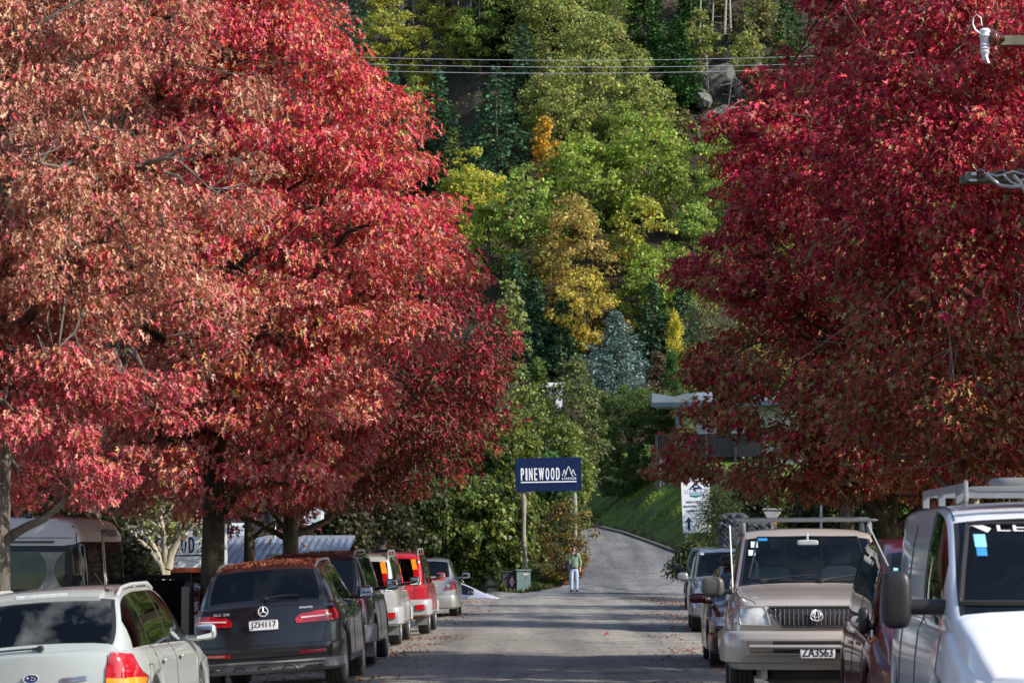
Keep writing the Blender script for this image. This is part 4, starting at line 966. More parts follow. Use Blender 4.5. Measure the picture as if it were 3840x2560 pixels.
        mb.add(vs, [(i*m_+k, i*m_+k+1, (i+1)*m_+k+1, (i+1)*m_+k) for i in range(n-1) for k in range(m_-1)])
        return mb.build(name, m, parent or s.root, True, 50)
    def wheels(s):
        sp = s.sp; r = sp['wr']; tw = sp.get('tw', .22)
        for wy_ in sp['wy']:
            h = s.hw(wy_)
            for sd in (1, -1):
                x = sd*(h-.035-tw/2)
                prof = [(r*.63, -tw*.46), (r*.75, -tw*.52), (r*.93, -tw*.5), (r*.985, -tw*.42)]
                for q in (-.3, -.1, .1, .3): prof += [(r, tw*(q-.075)), (r, tw*(q+.075)), (r-.012, tw*(q+.085)), (r-.012, tw*(q+.115))]
                prof = prof[:-2] + [(r*.985, tw*.42), (r*.93, tw*.5), (r*.75, tw*.52), (r*.63, tw*.46)]
                mb = MB(); mb.lathe(prof, (x, wy_, r), 'X', 40); w_ = mb.build('wheel', RUBBER, s.root, True, 30)
                rm = MB(); f = tw*.5*sd
                rm.lathe([(r*.64, -tw*.3*sd), (r*.66, f), (r*.62, f*.96), (r*.58, f*.55), (r*.2, f*.35), (.02, f*.35)] if sp.get('hub') else [(r*.64, -tw*.3*sd), (r*.66, f), (r*.61, f*.96), (r*.585, f*.3), (r*.1, f*.1)], (x, wy_, r), 'X', 32)
                ns = sp.get('spokes', 5)
                for k in range(ns):
                    a = 2*PI*k/ns+.3; c_ = Vector((x+f*.72, wy_+math.cos(a)*r*.34, r+math.sin(a)*r*.34))
                    rm.box(c_, (abs(f)*.35, r*.56, r*.13), rx=a)
                rm.rbox((x+f*.75, wy_, r), (abs(f)*.5, r*.3, r*.3), .8, 12, 6)
                rm.build('rim', sp.get('rimm', ALLOY), w_, True, 40)
                dk = MB(); dk.lathe([(.01, 0), (r*.6, 0)], (x+f*.12, wy_, r), 'X', 24); dk.build('brake_disc', mat('dark brake', (.03, .03, .03), .6, .3), w_)
        ax = MB()
        for wy_ in sp['wy']: ax.tube([(-s.hw(wy_)+.3, wy_, r), (s.hw(wy_)-.3, wy_, r)], .05, 8); ax.rbox((0, wy_, r), (.3, .3, .3), .6)
        ax.box((0, 0, .30), (s.sp['W']*.55, s.sp['L']*.72, .05)); ax.build('underbody', BLACKP, s.root)
    def mirrors(s, y, z, size=(.24, .12, .17), m=None, arm=.10, glassm=None, out=.0, ar=.028):
        m = m or s.paint
        for sd in (1, -1):
            h = s.hit('right' if sd > 0 else 'left', y, z, 0); xx = abs(h.x) if h is not None else s.sp['W']/2-.1
            c = (sd*(xx+arm+size[0]/2+out), y+.02, z+.03)
            mb = MB(); mb.rbox(c, size, .55, 20, 12, rz=-sd*.12); mb.tube([(sd*(xx-.03), y+.04, z-.02), (sd*(xx+arm+.04), y+.02, z-.02)], ar, 8)
            o = mb.build('wing_mirror', m, s.root, True, 60)
            g = MB(); g.rbox((c[0], c[1]-size[1]*.46, c[2]), (size[0]*.84, .03, size[2]*.82), .3, 20, 8, rz=-sd*.12)
            g.build('mirror_glass', mat('mirror glass', (.8, .83, .85), .04, 1.0, var=0), o, True)
    def interior(s, y_front, y_rear, z=.55, seatm=None, dash=None):
        W = s.sp['W']; seatm = seatm or DARKIN
        for sd in (1, -1):
            mb = MB(); x = sd*W*.21
            mb.rbox((x, y_front, z), (.50, .50, .20), .4); mb.rbox((x, y_front-.28, z+.33), (.48, .16, .64), .45, rx=.18)
            mb.rbox((x, y_front-.36, z+.75), (.27, .11, .20), .5); mb.tube([(x-.06, y_front-.35, z+.55), (x-.06, y_front-.36, z+.7)], .008, 5); mb.tube([(x+.06, y_front-.35, z+.55), (x+.06, y_front-.36, z+.7)], .008, 5)
            mb.build('front_seat', seatm, s.root, True, 60)
        mb = MB(); mb.rbox((0, y_rear, z), (W*.72, .5, .2), .4); mb.rbox((0, y_rear-.28, z+.28), (W*.72, .16, .52), .4, rx=.2)
        for x in (-.4, .4): mb.rbox((x, y_rear-.36, z+.6), (.25, .1, .16), .5)
        mb.build('rear_seat', seatm, s.root, True, 60)
        mb = MB(); c1 = s.sp['cab'][1]; zb = float(pl(c1, s.sp['belt'])); mb.rbox((0, c1-.28, zb-.13), (W*.82, .5, .24), .4); mb.rbox((W*.2, c1-.5, zb-.03), (.42, .3, .14), .6)
        mb.build('dashboard', dash or DARKIN, s.root, True, 60)
        mb = MB(); cx, cy, cz = W*.20, c1-.68, zb-.06; R_ = .18
        mb.tube([(cx+R_*math.cos(a), cy+R_*math.sin(a)*.35, cz+R_*math.sin(a)*.93) for a in np.linspace(0, 2*PI, 25)], .015, 6, False)
        mb.tube([(cx-R_, cy, cz), (cx+R_, cy, cz)], .02, 6); mb.build('steering_wheel', dash or DARKIN, s.root, True)
        MB().box((0, (y_front+y_rear)/2, .34), (W*.8, s.sp['L']*.6, .03)).build('cabin_floor', DARKIN, s.root)
        mb = MB(); ztop = max(zz for _, zz in s.sp['top']); mb.rbox((0, s.sp['ws'][0]+.12, ztop-.17), (.24, .03, .07), .5); mb.tube([(0, s.sp['ws'][0]+.12, ztop-.15), (0, s.sp['ws'][0]+.05, ztop-.06)], .012, 5)
        mb.build('rear_view_mirror', GREYIN, s.root, True)
    def plate(s, axis, x, z, string=None, w_=.36, h_=.125, name='number_plate', ex=0):
        sg = -1 if axis == 'rear' else 1; p = s.hit(axis, x, z, .03)
        pv = [s.hit(axis, x+q, z, .03).y for q in (-.17, .17)]; y = (min(pv) if sg < 0 else max(pv)) + sg*(.004+ex)
        mb = MB(); mb.rbox((x, y, z), (w_, .012, h_), .18, 24, 6); o = mb.build(name, WHITEP, s.root, True, 50)
        bd = MB()
        for dz in (-h_/2+.006, h_/2-.006): bd.box((x, y+sg*.0075, z+dz), (w_-.03, .002, .0025))
        bd.build('plate_border', INK, o)
        if string:
            vs, fs = text_mesh(string); t = MB(); mir = 1 if sg < 0 else -1
            [t.add([(x+mir*(a-.5)*w_*.86+dx, y+sg*(.0085+dk), z+(b-.5)*h_*.70) for a, b in vs], fs) for dx, dk in ((-.0022, 0), (.0022, .0004))]; t.build('plate_lettering', INK, o)
        return o
    def shut(s, items, r=.004):
        """panel gaps: list of (axis, points)"""
        mb = MB()
        for axis, pts in items: s.line(pts, axis, r, 30, .0005, mb)
        mb.build('panel_gap', SHUT, s.root)
    def rails(s, y0, y1, inset=.10, h=.06, m=None, r=.016, raised=True):
        for sd in (1, -1):
            mb = MB(); pts = []
            for y in np.linspace(y0, y1, 9):
                t = float(pl(y, s.sp['top'])); x = sd*(s.sp['roofw']*s.sp['W']/2-inset+.05); q = s.hit('top', x, y, 0)
                e = min(1, min(y-y0, y1-y)/.16); pts.append((x, y, q.z + h*e**.5 + .005))
            mb.tube(pts, [r]*9, 8)
            for k in (1, 4, 7): mb.rbox((pts[k][0], pts[k][1], pts[k][2]-h/2), (.022, .05, h), .6, 10, 6)
            mb.build('roof_rail', m or GREYP, s.root, True, 60)
    def wiper(s, axis, x0, z0, x1, z1, parent=None):
        mb = MB(); pts = []
        for k in range(9):
            t = k/8; pts.append(s.hit(axis, x0+(x1-x0)*t, z0+(z1-z0)*t+.012*math.sin(PI*t), .03))
        pts = [p for p in pts if p is not None]; mb.tube(pts, [.016]+[.010]*(len(pts)-2)+[.006], 6)
        p = pts[0]; mb.rbox(p, (.06, .05, .05), .6, 10, 6); mb.build('wiper', BLACKP, s.root, True)
    def leaves_on(s, n, yr, xr, seed, label, grp=None):
        r = np.random.RandomState(seed); P_ = []
        for _ in range(n):
            x, y = r.uniform(-xr, xr), r.uniform(*yr)
            if r.rand() > .45+.5*math.sin(x*5+seed)*math.sin(y*4): continue
            q = s.hit('top', x, y, .006)
            if q is not None: P_.append(tuple(q))
        P_ = np.array(P_); m = len(P_); nr = rnd_dirs(r, m)*.35; nr[:, 2] = 1
        c = pick_cols(r, m, [(.34, .10, .05), (.26, .08, .04), (.42, .16, .09), (.36, .05, .03)])
        o = leaf_obj('fallen_leaves', P_, r.uniform(.6, 1.3, m)*.055, nr, rnd_dirs(r, m), c, 'oak', OAKLEAF)
        o.matrix_world = s.mat(); tag(o, label, 'leaves', kind='stuff')
    def mat(s):
        r = s.root; return Matrix.LocRotScale(r.location, r.rotation_euler, None)

def ell(cx, cz, a, b, n=20, t0=0):
    return [(cx+a*math.cos(2*PI*k/n+t0), cz+b*math.sin(2*PI*k/n+t0)) for k in range(n)]
def mirror_poly(p): return [(-x, z) for x, z in p][::-1]
_tc = {}
def text_mesh(string, shear=0, space=1.0, font_h=None):
    """2D vertices in the unit square and faces of a string in Blender's own font"""
    key = (string, shear, space)
    if key in _tc: return _tc[key]
    cu = bpy.data.curves.new('t', 'FONT'); cu.body = string; cu.size = 1; cu.resolution_u = 4; cu.shear = shear; cu.space_character = space; cu.space_line = 1.0; cu.align_x = 'CENTER'
    ob = bpy.data.objects.new('t', cu); COL.objects.link(ob); dg = bpy.context.evaluated_depsgraph_get(); dg.update()
    me = bpy.data.meshes.new_from_object(ob.evaluated_get(dg)); v = np.array([tuple(q.co)[:2] for q in me.vertices]); fs = [tuple(p.vertices) for p in me.polygons]
    bpy.data.objects.remove(ob); bpy.data.curves.remove(cu); bpy.data.meshes.remove(me)
    mn, mx = v.min(0), v.max(0); v = (v-mn)/(mx-mn); _tc[key] = ([tuple(q) for q in v], fs); return _tc[key]
# ------------------------------------------------------------------ the parked vehicles
ROLL = -rad(3.2)
GL_ROW = 'cars parked along the left side of the street'; GR_ROW = 'cars parked along the right side of the street'
def at(x, y, dz=0): return (x, y, gz(x, y)+dz)
def ydoors(y0, y1, z0, z1): return [('right', [(y, z0), (y, z1)]) for y in (y0, y1)]

# ---- white station wagon, rear view, bottom left
OB = dict(L=4.73, W=1.80, wr=.335, wy=(-1.42, 1.30), roofw=.70, sill=.24, cab=(-2.32, 1.15), crease=.80,
          top=[(-2.365, 1.00), (-2.31, 1.045), (-2.05, 1.27), (-1.80, 1.445), (-1.5, 1.50), (-.9, 1.53), (-.1, 1.53), (.35, 1.46), (1.15, 1.03), (1.9, .87), (2.365, .70)],
          belt=[(-2.365, .96), (-1.5, .96), (1.15, .92), (2.365, .62)], side=[(-2.02, -1.36), (-1.31, -.35), (-.28, .95)], ws=(.40, 1.10), bg=(-2.29, -1.83),
          tilt=(.10, 0), rglass=glass_mat('misted rear window', (.22, .27, .30), .45, mist=.45), sglass=GL_D, bulge=(.14, .16))
pw = paint('pearl white paint', (.46, .50, .475), .25, .35)
c = Car('station_wagon', 'dusty pearl white station wagon parked at the lower left, cut by the photo edge', at(-3.88, 26.4, .03), -rad(2), ROLL-rad(.8), OB, pw, GL_ROW)
c.interior(.1, -.85); c.mirrors(.80, .98, (.20, .11, .15)); c.rails(-1.75, .1, .05, .035, mat('pearl rail', (.5, .52, .5), .4, .3), .018)
c.decal('spoiler_lip', 'top', [(-.50, -1.86), (.50, -1.86), (.52, -1.70), (-.52, -1.70)], pw, .03)
c.decal('brake_light', 'top', [(-.22, -1.845), (.22, -1.845), (.22, -1.825), (-.22, -1.825)], CLRL, .04)
TL = [(.60, .52), (.86, .50), (.88, .72), (.80, .93), (.66, .96), (.615, .82)]
for sd in (1, -1):
    poly = TL if sd > 0 else mirror_poly(TL)
    o = c.decal('tail_light', 'rear', poly, REDL, .014); low = [(.605, .54), (.855, .52), (.875, .72), (.615, .75)]
    c.decal('indicator_lens', 'rear', low if sd > 0 else mirror_poly(low), AMBL, .019, parent=o)
    sp_ = [(-2.36, .53), (-2.14, .58), (-2.08, .76), (-2.14, .90), (-2.3, .94)]
    c.decal('side_lens', 'right' if sd > 0 else 'left', sp_, REDL, .010, parent=o)
    il = [(-2.36, .54), (-2.13, .60), (-2.10, .73), (-2.36, .74)]; c.decal('side_lens', 'right' if sd > 0 else 'left', il, AMBL, .015, parent=o)
c.decal('chrome_strip', 'rear', [(-.46, .655), (.20, .655), (.24, .675), (.20, .69), (-.46, .69)], CHROME, .02)
c.decal('badge', 'rear', ell(0, .785, .062, .036), mat('badge blue', (.02, .03, .12), .2, coat=1), .012); b_ = MB()
b_ = c.line(ell(0, .785, .064, .038) + [(.064, .785)], 'rear', .004, 2, .016)
for dx, dz, q in ((-.028, .008, .010), (.008, .014, .006), (.03, .006, .005), (.004, -.008, .005), (.024, -.012, .005), (.038, -.004, .004)): p = c.hit('rear', dx, .785+dz, .018); b_.rbox(p, (q*2, .006, q*1.6), 1, 8, 6)
b_.build('badge_stars', SILVERT, c.root)
c.text('OUTBACK', 'rear', .40, .60, .030, .21, SILVERT); c.plate('rear', 0, .56, None, ex=.03)
gr = c.decal('vent_grille', 'rear', [(.24, .735), (.46, .745), (.46, .785), (.25, .775)], CHROME, .012); gm = MB()
for k in range(11):
    for j in range(2): p = c.hit('rear', .263+k*.018+j*.006, .752+j*.013+k*.0006, .020); gm.rbox(p, (.011, .004, .008), .8, 6, 4)
gm.build('grille_hole', INK, gr)
c.wiper('rear', .06, 1.02, -.62, .985); c.bumper('rear', .24, .52, .035, pw, .62)
c.shut([('right', [(-1.33, 1.0), (-1.33, .55)]), ('right', [(-.32, 1.0), (-.32, .33)]), ('right', [(1.0, .95), (.95, .33)]), ('right', [(-.98, .36), (1.0, .36)]), ('rear', [(-.63, .94), (-.60, .52), (.60, .52), (.63, .94)]),
        ('right', [(-1.80, .82), (-1.62, .82), (-1.62, .66), (-1.80, .66), (-1.80, .82)])])
hm = MB()
for y in (-1.12, -.12): hm.rbox(c.hit('right', y, .83, .03), (.03, .17, .03), .6, 10, 6); hm.rbox(c.hit('left', y, .83, .03), (.03, .17, .03), .6, 10, 6)
hm.build('door_handle', pw, c.root, True)
am = MB(); p = c.hit('top', .52, -1.55, 0); am.tube([p, p+Vector((-.10, -.02, .16))], .004, 5); am.rbox(p, (.07, .07, .04), .6, 8, 6); p = c.hit('top', -.52, -1.62, 0); am.tube([p, p+Vector((-.10, -.02, .16))], .004, 5); am.rbox(p, (.07, .07, .04), .6, 8, 6); am.build('aerial', BLACKP, c.root)

# ---- black wagon with the star badge
GC = dict(L=4.66, W=1.89, wr=.365, wy=(-1.45, 1.42), roofw=.66, sill=.30, cab=(-2.28, 1.15), crease=.86, spokes=5, tw=.25,
          top=[(-2.33, 1.09), (-2.28, 1.12), (-2.08, 1.32), (-1.84, 1.53), (-1.6, 1.575), (-.9, 1.62), (0, 1.63), (.45, 1.56), (1.2, 1.13), (1.95, 1.03), (2.33, .84)],
          belt=[(-2.33, 1.05), (-1.6, 1.06), (1.2, 1.00), (2.33, .74)], side=[(-1.95, -1.42), (-1.36, -.38), (-.31, 1.0)], ws=(.5, 1.15), bg=(-2.24, -1.87), tilt=(.14, 0), bulge=(.13, .18), plan=[(0, .86), (.05, .945), (.12, .985), (.25, 1), (.75, 1), (.88, .97), (.96, .90), (1, .80)])
pb = paint('black metallic paint', (.012, .012, .016), .3, .3)
c = Car('parked_car', 'shiny black four wheel drive with a round star badge and fallen leaves on its roof', at(-2.93, 37.4, .05), -rad(1.3), ROLL-rad(.6), GC, pb, GL_ROW)
c.interior(.1, -.9); c.mirrors(.75, 1.10, (.21, .14, .16)); c.rails(-1.7, .35, .06, .028, mat('brushed rail', (.62, .63, .65), .3, .9), .017)
TL = [(.40, .845), (.84, .85), (.86, .99), (.72, .985), (.45, .955), (.385, .90)]
for sd in (1, -1):
    o = c.decal('tail_light', 'rear', TL if sd > 0 else mirror_poly(TL), REDL, .014); st = [(.46, .90), (.82, .915), (.82, .932), (.46, .918)]
    c.decal('light_strip', 'rear', st if sd > 0 else mirror_poly(st), mat('pale lamp strip', (.85, .62, .62), .2, coat=1), .020, parent=o, grid=.03)
    c.decal('side_lens', 'right' if sd > 0 else 'left', [(-2.34, .86), (-2.10, .87), (-2.05, .93), (-2.12, 1.0), (-2.3, .985)], REDL, .010, parent=o)
    rf = [(.42, .475), (.74, .485), (.74, .515), (.42, .505)]; c.decal('reflector', 'rear', rf if sd > 0 else mirror_poly(rf), REDL, .03)
    ex = [(.40, .30), (.44, .26), (.70, .27), (.75, .31), (.70, .345), (.44, .335)]
    o = c.decal('exhaust_trim', 'rear', ex if sd > 0 else mirror_poly(ex), CHROME, .075); ex2 = [(.44, .30), (.46, .28), (.68, .285), (.71, .31), (.68, .33), (.46, .32)]
    c.decal('exhaust_mouth', 'rear', ex2 if sd > 0 else mirror_poly(ex2), INK, .085, parent=o)
c.bumper('rear', .26, .41, .028, GREYP, .60); c.bumper('rear', .415, .60, .02, pb, .55)
c.decal('chrome_strip', 'rear', [(-.72, .385), (.72, .385), (.70, .405), (-.70, .405)], CHROME, .055)
lou = MB()
for x in (-.30, 0, .30): 
    for pts in ([(-.09, .30), (-.05, .345), (.05, .345), (.09, .30)],): q = [c.hit('rear', x+a, b, .06) for a, b in pts]; lou.tube(q, .014, 6)
lou.build('bumper_louvre', BLACKP, c.root, True)
star = c.line(ell(0, 1.01, .058, .058, 24)+[(.058, 1.01)], 'rear', .007, 2, .02)
for a in (90, 210, 330): p0 = c.hit('rear', 0, 1.01, .024); p1 = c.hit('rear', .055*math.cos(rad(a)), 1.01+.055*math.sin(rad(a)), .02); star.tube([p0, p1], [.010, .003], 6)
star.build('star_badge', SILVERT, c.root, True)
c.text('GLC 250', 'rear', -.52, 1.0, .030, .20, SILVERT); c.text('4MATIC', 'rear', .52, 1.03, .025, .17, SILVERT); c.plate('rear', 0, .845, 'JZH117'); c.wiper('rear', .02, 1.155, .42, 1.175)
c.shut([('right', [(-1.39, 1.05), (-1.3, .72)]), ('right', [(-.345, 1.05), (-.345, .4)]), ('right', [(1.05, 1.0), (1.0, .4)]), ('rear', [(-.80, .98), (-.72, .62), (-.60, .56), (.60, .56), (.72, .62), (.80, .98)])])
wt = MB(); c.line([(-1.98, 1.09), (-1.4, 1.09), (-.3, 1.07), (1.0, 1.04)], 'right', .010, 20, .004, wt); c.line([(-1.98, 1.09), (-1.88, 1.36), (-1.4, 1.50), (-.3, 1.54), (.5, 1.50), (1.0, 1.2)], 'right', .008, 20, .004, wt)
wt.build('window_chrome', CHROME, c.root, True)
hm = MB(); [hm.rbox(c.hit(a, y, .93, .03), (.03, .2, .03), .6, 10, 6) for y in (-1.1, -.05) for a in ('right', 'left')]; hm.build('door_handle', pb, c.root, True)
c.leaves_on(3200, (-1.75, .5), .62, 1, 'red brown leaves lying on the roof of the black car with the star badge')

# ---- second black four wheel drive
S2 = dict(L=4.6, W=1.83, wr=.36, wy=(-1.35, 1.35), roofw=.76, sill=.32, cab=(-2.25, 1.2), spokes=6,
          top=[(-2.3, 1.06), (-2.26, 1.10), (-2.10, 1.45), (-1.98, 1.64), (-1.7, 1.70), (-.5, 1.73), (.2, 1.72), (.5, 1.66), (1.2, 1.14), (2.0, 1.04), (2.3, .88)],
          belt=[(-2.3, 1.03), (1.2, 1.02), (2.3, .8)], side=[(-2.08, -1.35), (-1.29, -.35), (-.29, 1.0)], ws=(.55, 1.15), bg=(-2.25, -2.01), tilt=(.06, 0))
pb2 = paint('dark grey black paint', (.02, .02, .026), .3, .35)
c = Car('parked_car', 'black square four wheel drive with silver rails, half hidden behind the star badged one', at(-2.90, 44.6, .03), -rad(1.3), ROLL, S2, pb2, GL_ROW)
c.interior(.1, -.9); c.mirrors(.85, 1.13, (.22, .13, .18)); c.rails(-1.9, .5, .08, .035, mat('brushed rail', (.62, .63, .65), .3, .9), .018)
c.bumper('rear', .32, .62, .05, GREYP, .7); c.wiper('rear', .05, 1.15, .5, 1.17)
for sd in (1, -1):
    p_ = [(.62, .78), (.80, .78), (.82, 1.02), (.70, 1.02)]; c.decal('tail_light', 'rear', p_ if sd > 0 else mirror_poly(p_), REDD, .012)
    mf = MB(); mf.box((sd*.76, -1.74, .30), (.27, .015, .34)); mf.build('mud_flap', GREYP, c.root)
c.decal('indicator', 'right', [(1.75, .78), (1.95, .78), (1.95, .88), (1.75, .88)], AMBL, .01)
c.shut([('right', [(-1.32, 1.7), (-1.32, .5)]), ('right', [(-.32, 1.7), (-.32, .4)]), ('right', [(1.05, 1.0), (1.0, .4)])])
wt = MB(); c.line([(-2.08, 1.07), (-.3, 1.06), (1.0, 1.06)], 'right', .010, 20, .004, wt); c.line([(-1.9, 1.60), (-.3, 1.63), (.45, 1.6), (1.05, 1.2)], 'right', .008, 20, .004, wt); wt.build('window_chrome', CHROME, c.root, True)
c.leaves_on(1200, (-1.9, .4), .66, 3, 'dry leaves lying on the roof of the second black four wheel drive')

# ---- silver and red compact four wheel drives with tall pillar lamps
CR = dict(L=4.35, W=1.75, wr=.345, wy=(-1.30, 1.32), roofw=.80, sill=.36, cab=(-2.14, 1.2), hub=True,
          top=[(-2.175, 1.00), (-2.16, 1.04), (-2.08, 1.30), (-2.00, 1.57), (-1.88, 1.62), (-1.2, 1.665), (.2, 1.665), (.5, 1.61), (1.2, 1.12), (1.9, 1.02), (2.175, .86)],
          belt=[(-2.175, .985), (1.2, .97), (2.175, .8)], side=[(-1.98, -1.28), (-1.22, -.36), (-.29, .98)], ws=(.55, 1.15), bg=(-2.15, -2.02), tilt=(.05, 0), bulge=(.06, .14), plan=[(0, .93), (.04, .965), (.12, .99), (.25, 1), (.75, 1), (.88, .97), (.96, .90), (1, .82)])
def crv(label, loc, paintm, spare, seed):
    c = Car('parked_car', label, loc, -rad(1.3), -rad(2.6), CR, paintm, GL_ROW)
    c.interior(.1, -.8); c.mirrors(.80, 1.08, (.20, .13, .17), BLACKP if spare else paintm)
    c.rails(-1.95, .3, .07, .075, GREYP, .018)
    for sd in (1, -1):
        # amber over red lamps running up the rear pillars
        for nm, z0, z1, m_ in (('tail_light', 1.03, 1.29, REDL), ('indicator_lamp', 1.295, 1.50, AMBL), ('reverse_lamp', .985, 1.025, CLRL)):
            sl_ = lambda z: .715-.17*(z-1.03)
            p_ = [(sl_(z0)-.085, z0), (sl_(z0)+.01, z0), (sl_(z1)+.01, z1), (sl_(z1)-.085, z1)]
            c.decal(nm, 'rear', p_ if sd > 0 else mirror_poly(p_), m_, .016, grid=.06)
        mf = MB(); mf.box((sd*.70, -1.72, .33), (.25, .015, .28)); mf.build('mud_flap', GREYP, c.root)
        rl = [(.62, .50), (.80, .50), (.80, .60), (.62, .60)]; c.decal('bumper_lamp', 'rear', rl if sd > 0 else mirror_poly(rl), REDL if sd > 0 else CLRL, .075)
    c.bumper('rear', .36, .70, .06, mat('silver grey bumper plastic', (.30, .31, .32), .45, var=.08), .62)
    cl = MB(); c.line([(-.9, .42), (.95, .42)], 'right', .05, 20, -.02, cl); cl.build('side_cladding', GREYP, c.root, True)
    c.bumper('front', .34, .62, .05, mat('silver grey bumper plastic', (.30, .31, .32), .45, var=.08), .6)
    if spare:
        p = c.hit('rear', .10, .86, 0); w_ = MB(); w_.lathe([(.33, .08), (.345, -.02), (.34, -.13), (.31, -.17), (.02, -.18)], (.13, p.y, .84), 'Y', 40)
        w_.build('spare_wheel_cover', mat('grey vinyl wheel cover', (.13, .135, .14), .55, var=.1), c.root, True, 40)
    c.shut([('right', [(-1.25, 1.6), (-1.25, .75)]), ('right', [(-.33, 1.6), (-.33, .4)]), ('right', [(1.02, 1.0), (.98, .4)]), ('rear', [(.62, .99), (.60, .70)])])
    hm = MB(); [hm.rbox(c.hit(a, y, .87, .03), (.03, .15, .04), .6, 10, 6) for y in (-1.05, -.1) for a in ('right', 'left')]; hm.build('door_handle', BLACKP, c.root, True)
    am = MB(); p = c.hit('right', .85, 1.3, 0) ; am.tube([p, p+Vector((.03, -.45, .5))], .005, 5); am.build('aerial', BLACKP, c.root)
    return c
crv('silver compact four wheel drive with a grey spare wheel cover on its back door', at(-2.80, 53.0, .03), paint('champagne silver paint', (.62, .62, .59), .5, .35), True, 1)
crv('red compact four wheel drive with tall amber and red pillar lamps', at(-2.45, 58.7, .03), paint('bright red paint', (.52, .015, .03), .2, .35), False, 2)

# ---- silver hatchback
HB = dict(L=4.15, W=1.70, wr=.31, wy=(-1.28, 1.30), roofw=.70, sill=.22, cab=(-2.02, 1.35), spokes=6,
          top=[(-2.075, .98), (-2.03, 1.02), (-1.80, 1.28), (-1.66, 1.42), (-1.2, 1.475), (-.2, 1.49), (.3, 1.42), (1.35, .98), (1.9, .80), (2.075, .68)],
          belt=[(-2.075, .94), (1.3, .88), (2.075, .62)], side=[(-1.7, -1.1), (-1.03, .95)], ws=(.35, 1.3), bg=(-2.01, -1.68), tilt=(.12, 0))
ps = paint('warm silver paint', (.40, .39, .37), .6, .35)
c = Car('parked_car', 'small silver hatchback farthest along the left row', at(-2.14, 73.0, .0), -rad(.6), -rad(1.6), HB, ps, GL_ROW)
c.interior(.1, -.8); c.mirrors(.75, .97, (.22, .13, .16), ps)
for sd in (1, -1):
    p_ = [(.47, .68), (.80, .70), (.74, .96), (.66, .93)]; o = c.decal('tail_light', 'rear', p_ if sd > 0 else mirror_poly(p_), REDD, .014)
    p2 = ell(.60, .80, .045, .045); c.decal('reverse_lamp', 'rear', p2 if sd > 0 else mirror_poly(p2), CLRL, .02, parent=o)
c.bumper('rear', .22, .55, .03, ps, .55); c.shut([('rear', [(-.62, .95), (-.45, .60), (.45, .60), (.62, .95)]), ('right', [(-1.0, .93), (-1.0, .34)])])
c.text('CIVIC', 'rear', .30, .80, .03, .16, SILVERT)

# ---- pale car crossing beyond the crest
SD = dict(L=4.3, W=1.72, wr=.31, wy=(-1.3, 1.3), roofw=.70, sill=.22, cab=(-1.9, 1.5), top=[(-2.15, .90), (-2.0, .96), (-1.5, 1.30), (-1.0, 1.44), (-.2, 1.46), (.3, 1.38), (1.45, .92), (1.95, .74), (2.15, .62)],
          belt=[(-2.15, .86), (1.4, .84), (2.15, .56)], side=[(-1.5, -.6), (-.53, .95)], ws=(.4, 1.4), bg=(-1.9, -1.2), bulge=(.12, .2))
c = Car('parked_car', 'pale lilac silver car nose right beyond the crest of the street, only its front showing', (-2.28, 104.0, -.88), -PI/2-rad(4), 0, SD, paint('lilac silver paint', (.50, .50, .60), .4, .35))
c.root['category'] = 'car'; c.interior(.1, -.8); c.mirrors(.85, .93, (.2, .12, .15), BLACKP)
for sd in (1, -1): c.decal('headlight', 'right' if sd > 0 else 'left', [(1.72, .64), (2.08, .58), (2.05, .68), (1.75, .74)], CLRL, .01)

# ---- tan four wheel drive, front view
PR = dict(L=4.62, W=1.84, wr=.385, wy=(-1.35, 1.33), roofw=.76, sill=.40, cab=(-2.25, 1.02), sharp=False, tw=.25, hub=False, spokes=6,
          top=[(-2.31, 1.15), (-2.28, 1.22), (-2.2, 1.6), (-2.12, 1.79), (-1.9, 1.85), (-.6, 1.875), (.1, 1.87), (.34, 1.80), (1.0, 1.27), (1.12, 1.245), (1.7, 1.185), (2.18, 1.11), (2.27, 1.06), (2.31, .99)],
          belt=[(-2.31, 1.12), (1.0, 1.14), (1.7, 1.08), (2.31, .92)], side=[(-2.05, -1.35), (-1.28, -.35), (-.28, .82)], ws=(.37, .985), bg=(-2.27, -2.13), sglass=GL_D, bulge=(.06, .10),
          wglass=glass_mat('clear windscreen', (.55, .62, .60), .72), plan=[(0, .90), (.04, .95), (.12, .99), (.25, 1), (.75, 1), (.9, .985), (.965, .95), (1, .88)])
pt = paint('beige metallic paint', (.52, .45, .40), .35, .38)
c = Car('parked_car', 'tan four wheel drive facing the camera with a roof rack and plate ZA3563', at(3.30, 31.95, .11), PI-rad(3.5), rad(.3), PR, pt, GR_ROW)
c.interior(.05, -.85, .80, GREYIN, mat('beige dashboard', (.42, .42, .38), .8)); c.mirrors(.78, 1.20, (.25, .15, .22), mat('brown grey mirror shell', (.10, .09, .08), .35), .09)
c.bumper('front', .44, .80, .10, pt, .72)
GX = .36
gp = [(-GX-.10, .99), (-GX, .83), (GX, .83), (GX+.10, .99)]
gr = c.decal('grille', 'front', [(-.49, 1.025), (-.36, .85), (.36, .85), (.49, 1.025)], mat('dark grille', (.025, .022, .024), .5), .02); gb = MB()
for k in range(19):
    x = -.42+k*.84/18; z0_ = .86 if abs(x) < .36 else .86+(abs(x)-.36)*1.3
    gb.tube([c.hit('front', x, z0_+(1.015-z0_)*t, .034) for t in (0, .33, .66, 1)], .0065, 6)
gb.build('grille_bar', mat('grille slat', (.12, .10, .10), .4, .3), gr, True)
sur = MB(); c.line([(-.49, 1.03), (-.36, .845), (.36, .845), (.49, 1.03), (-.49, 1.03)], 'front', .010, 20, .03, sur); sur.build('grille_surround', BLACKP, gr, True)
em = MB()
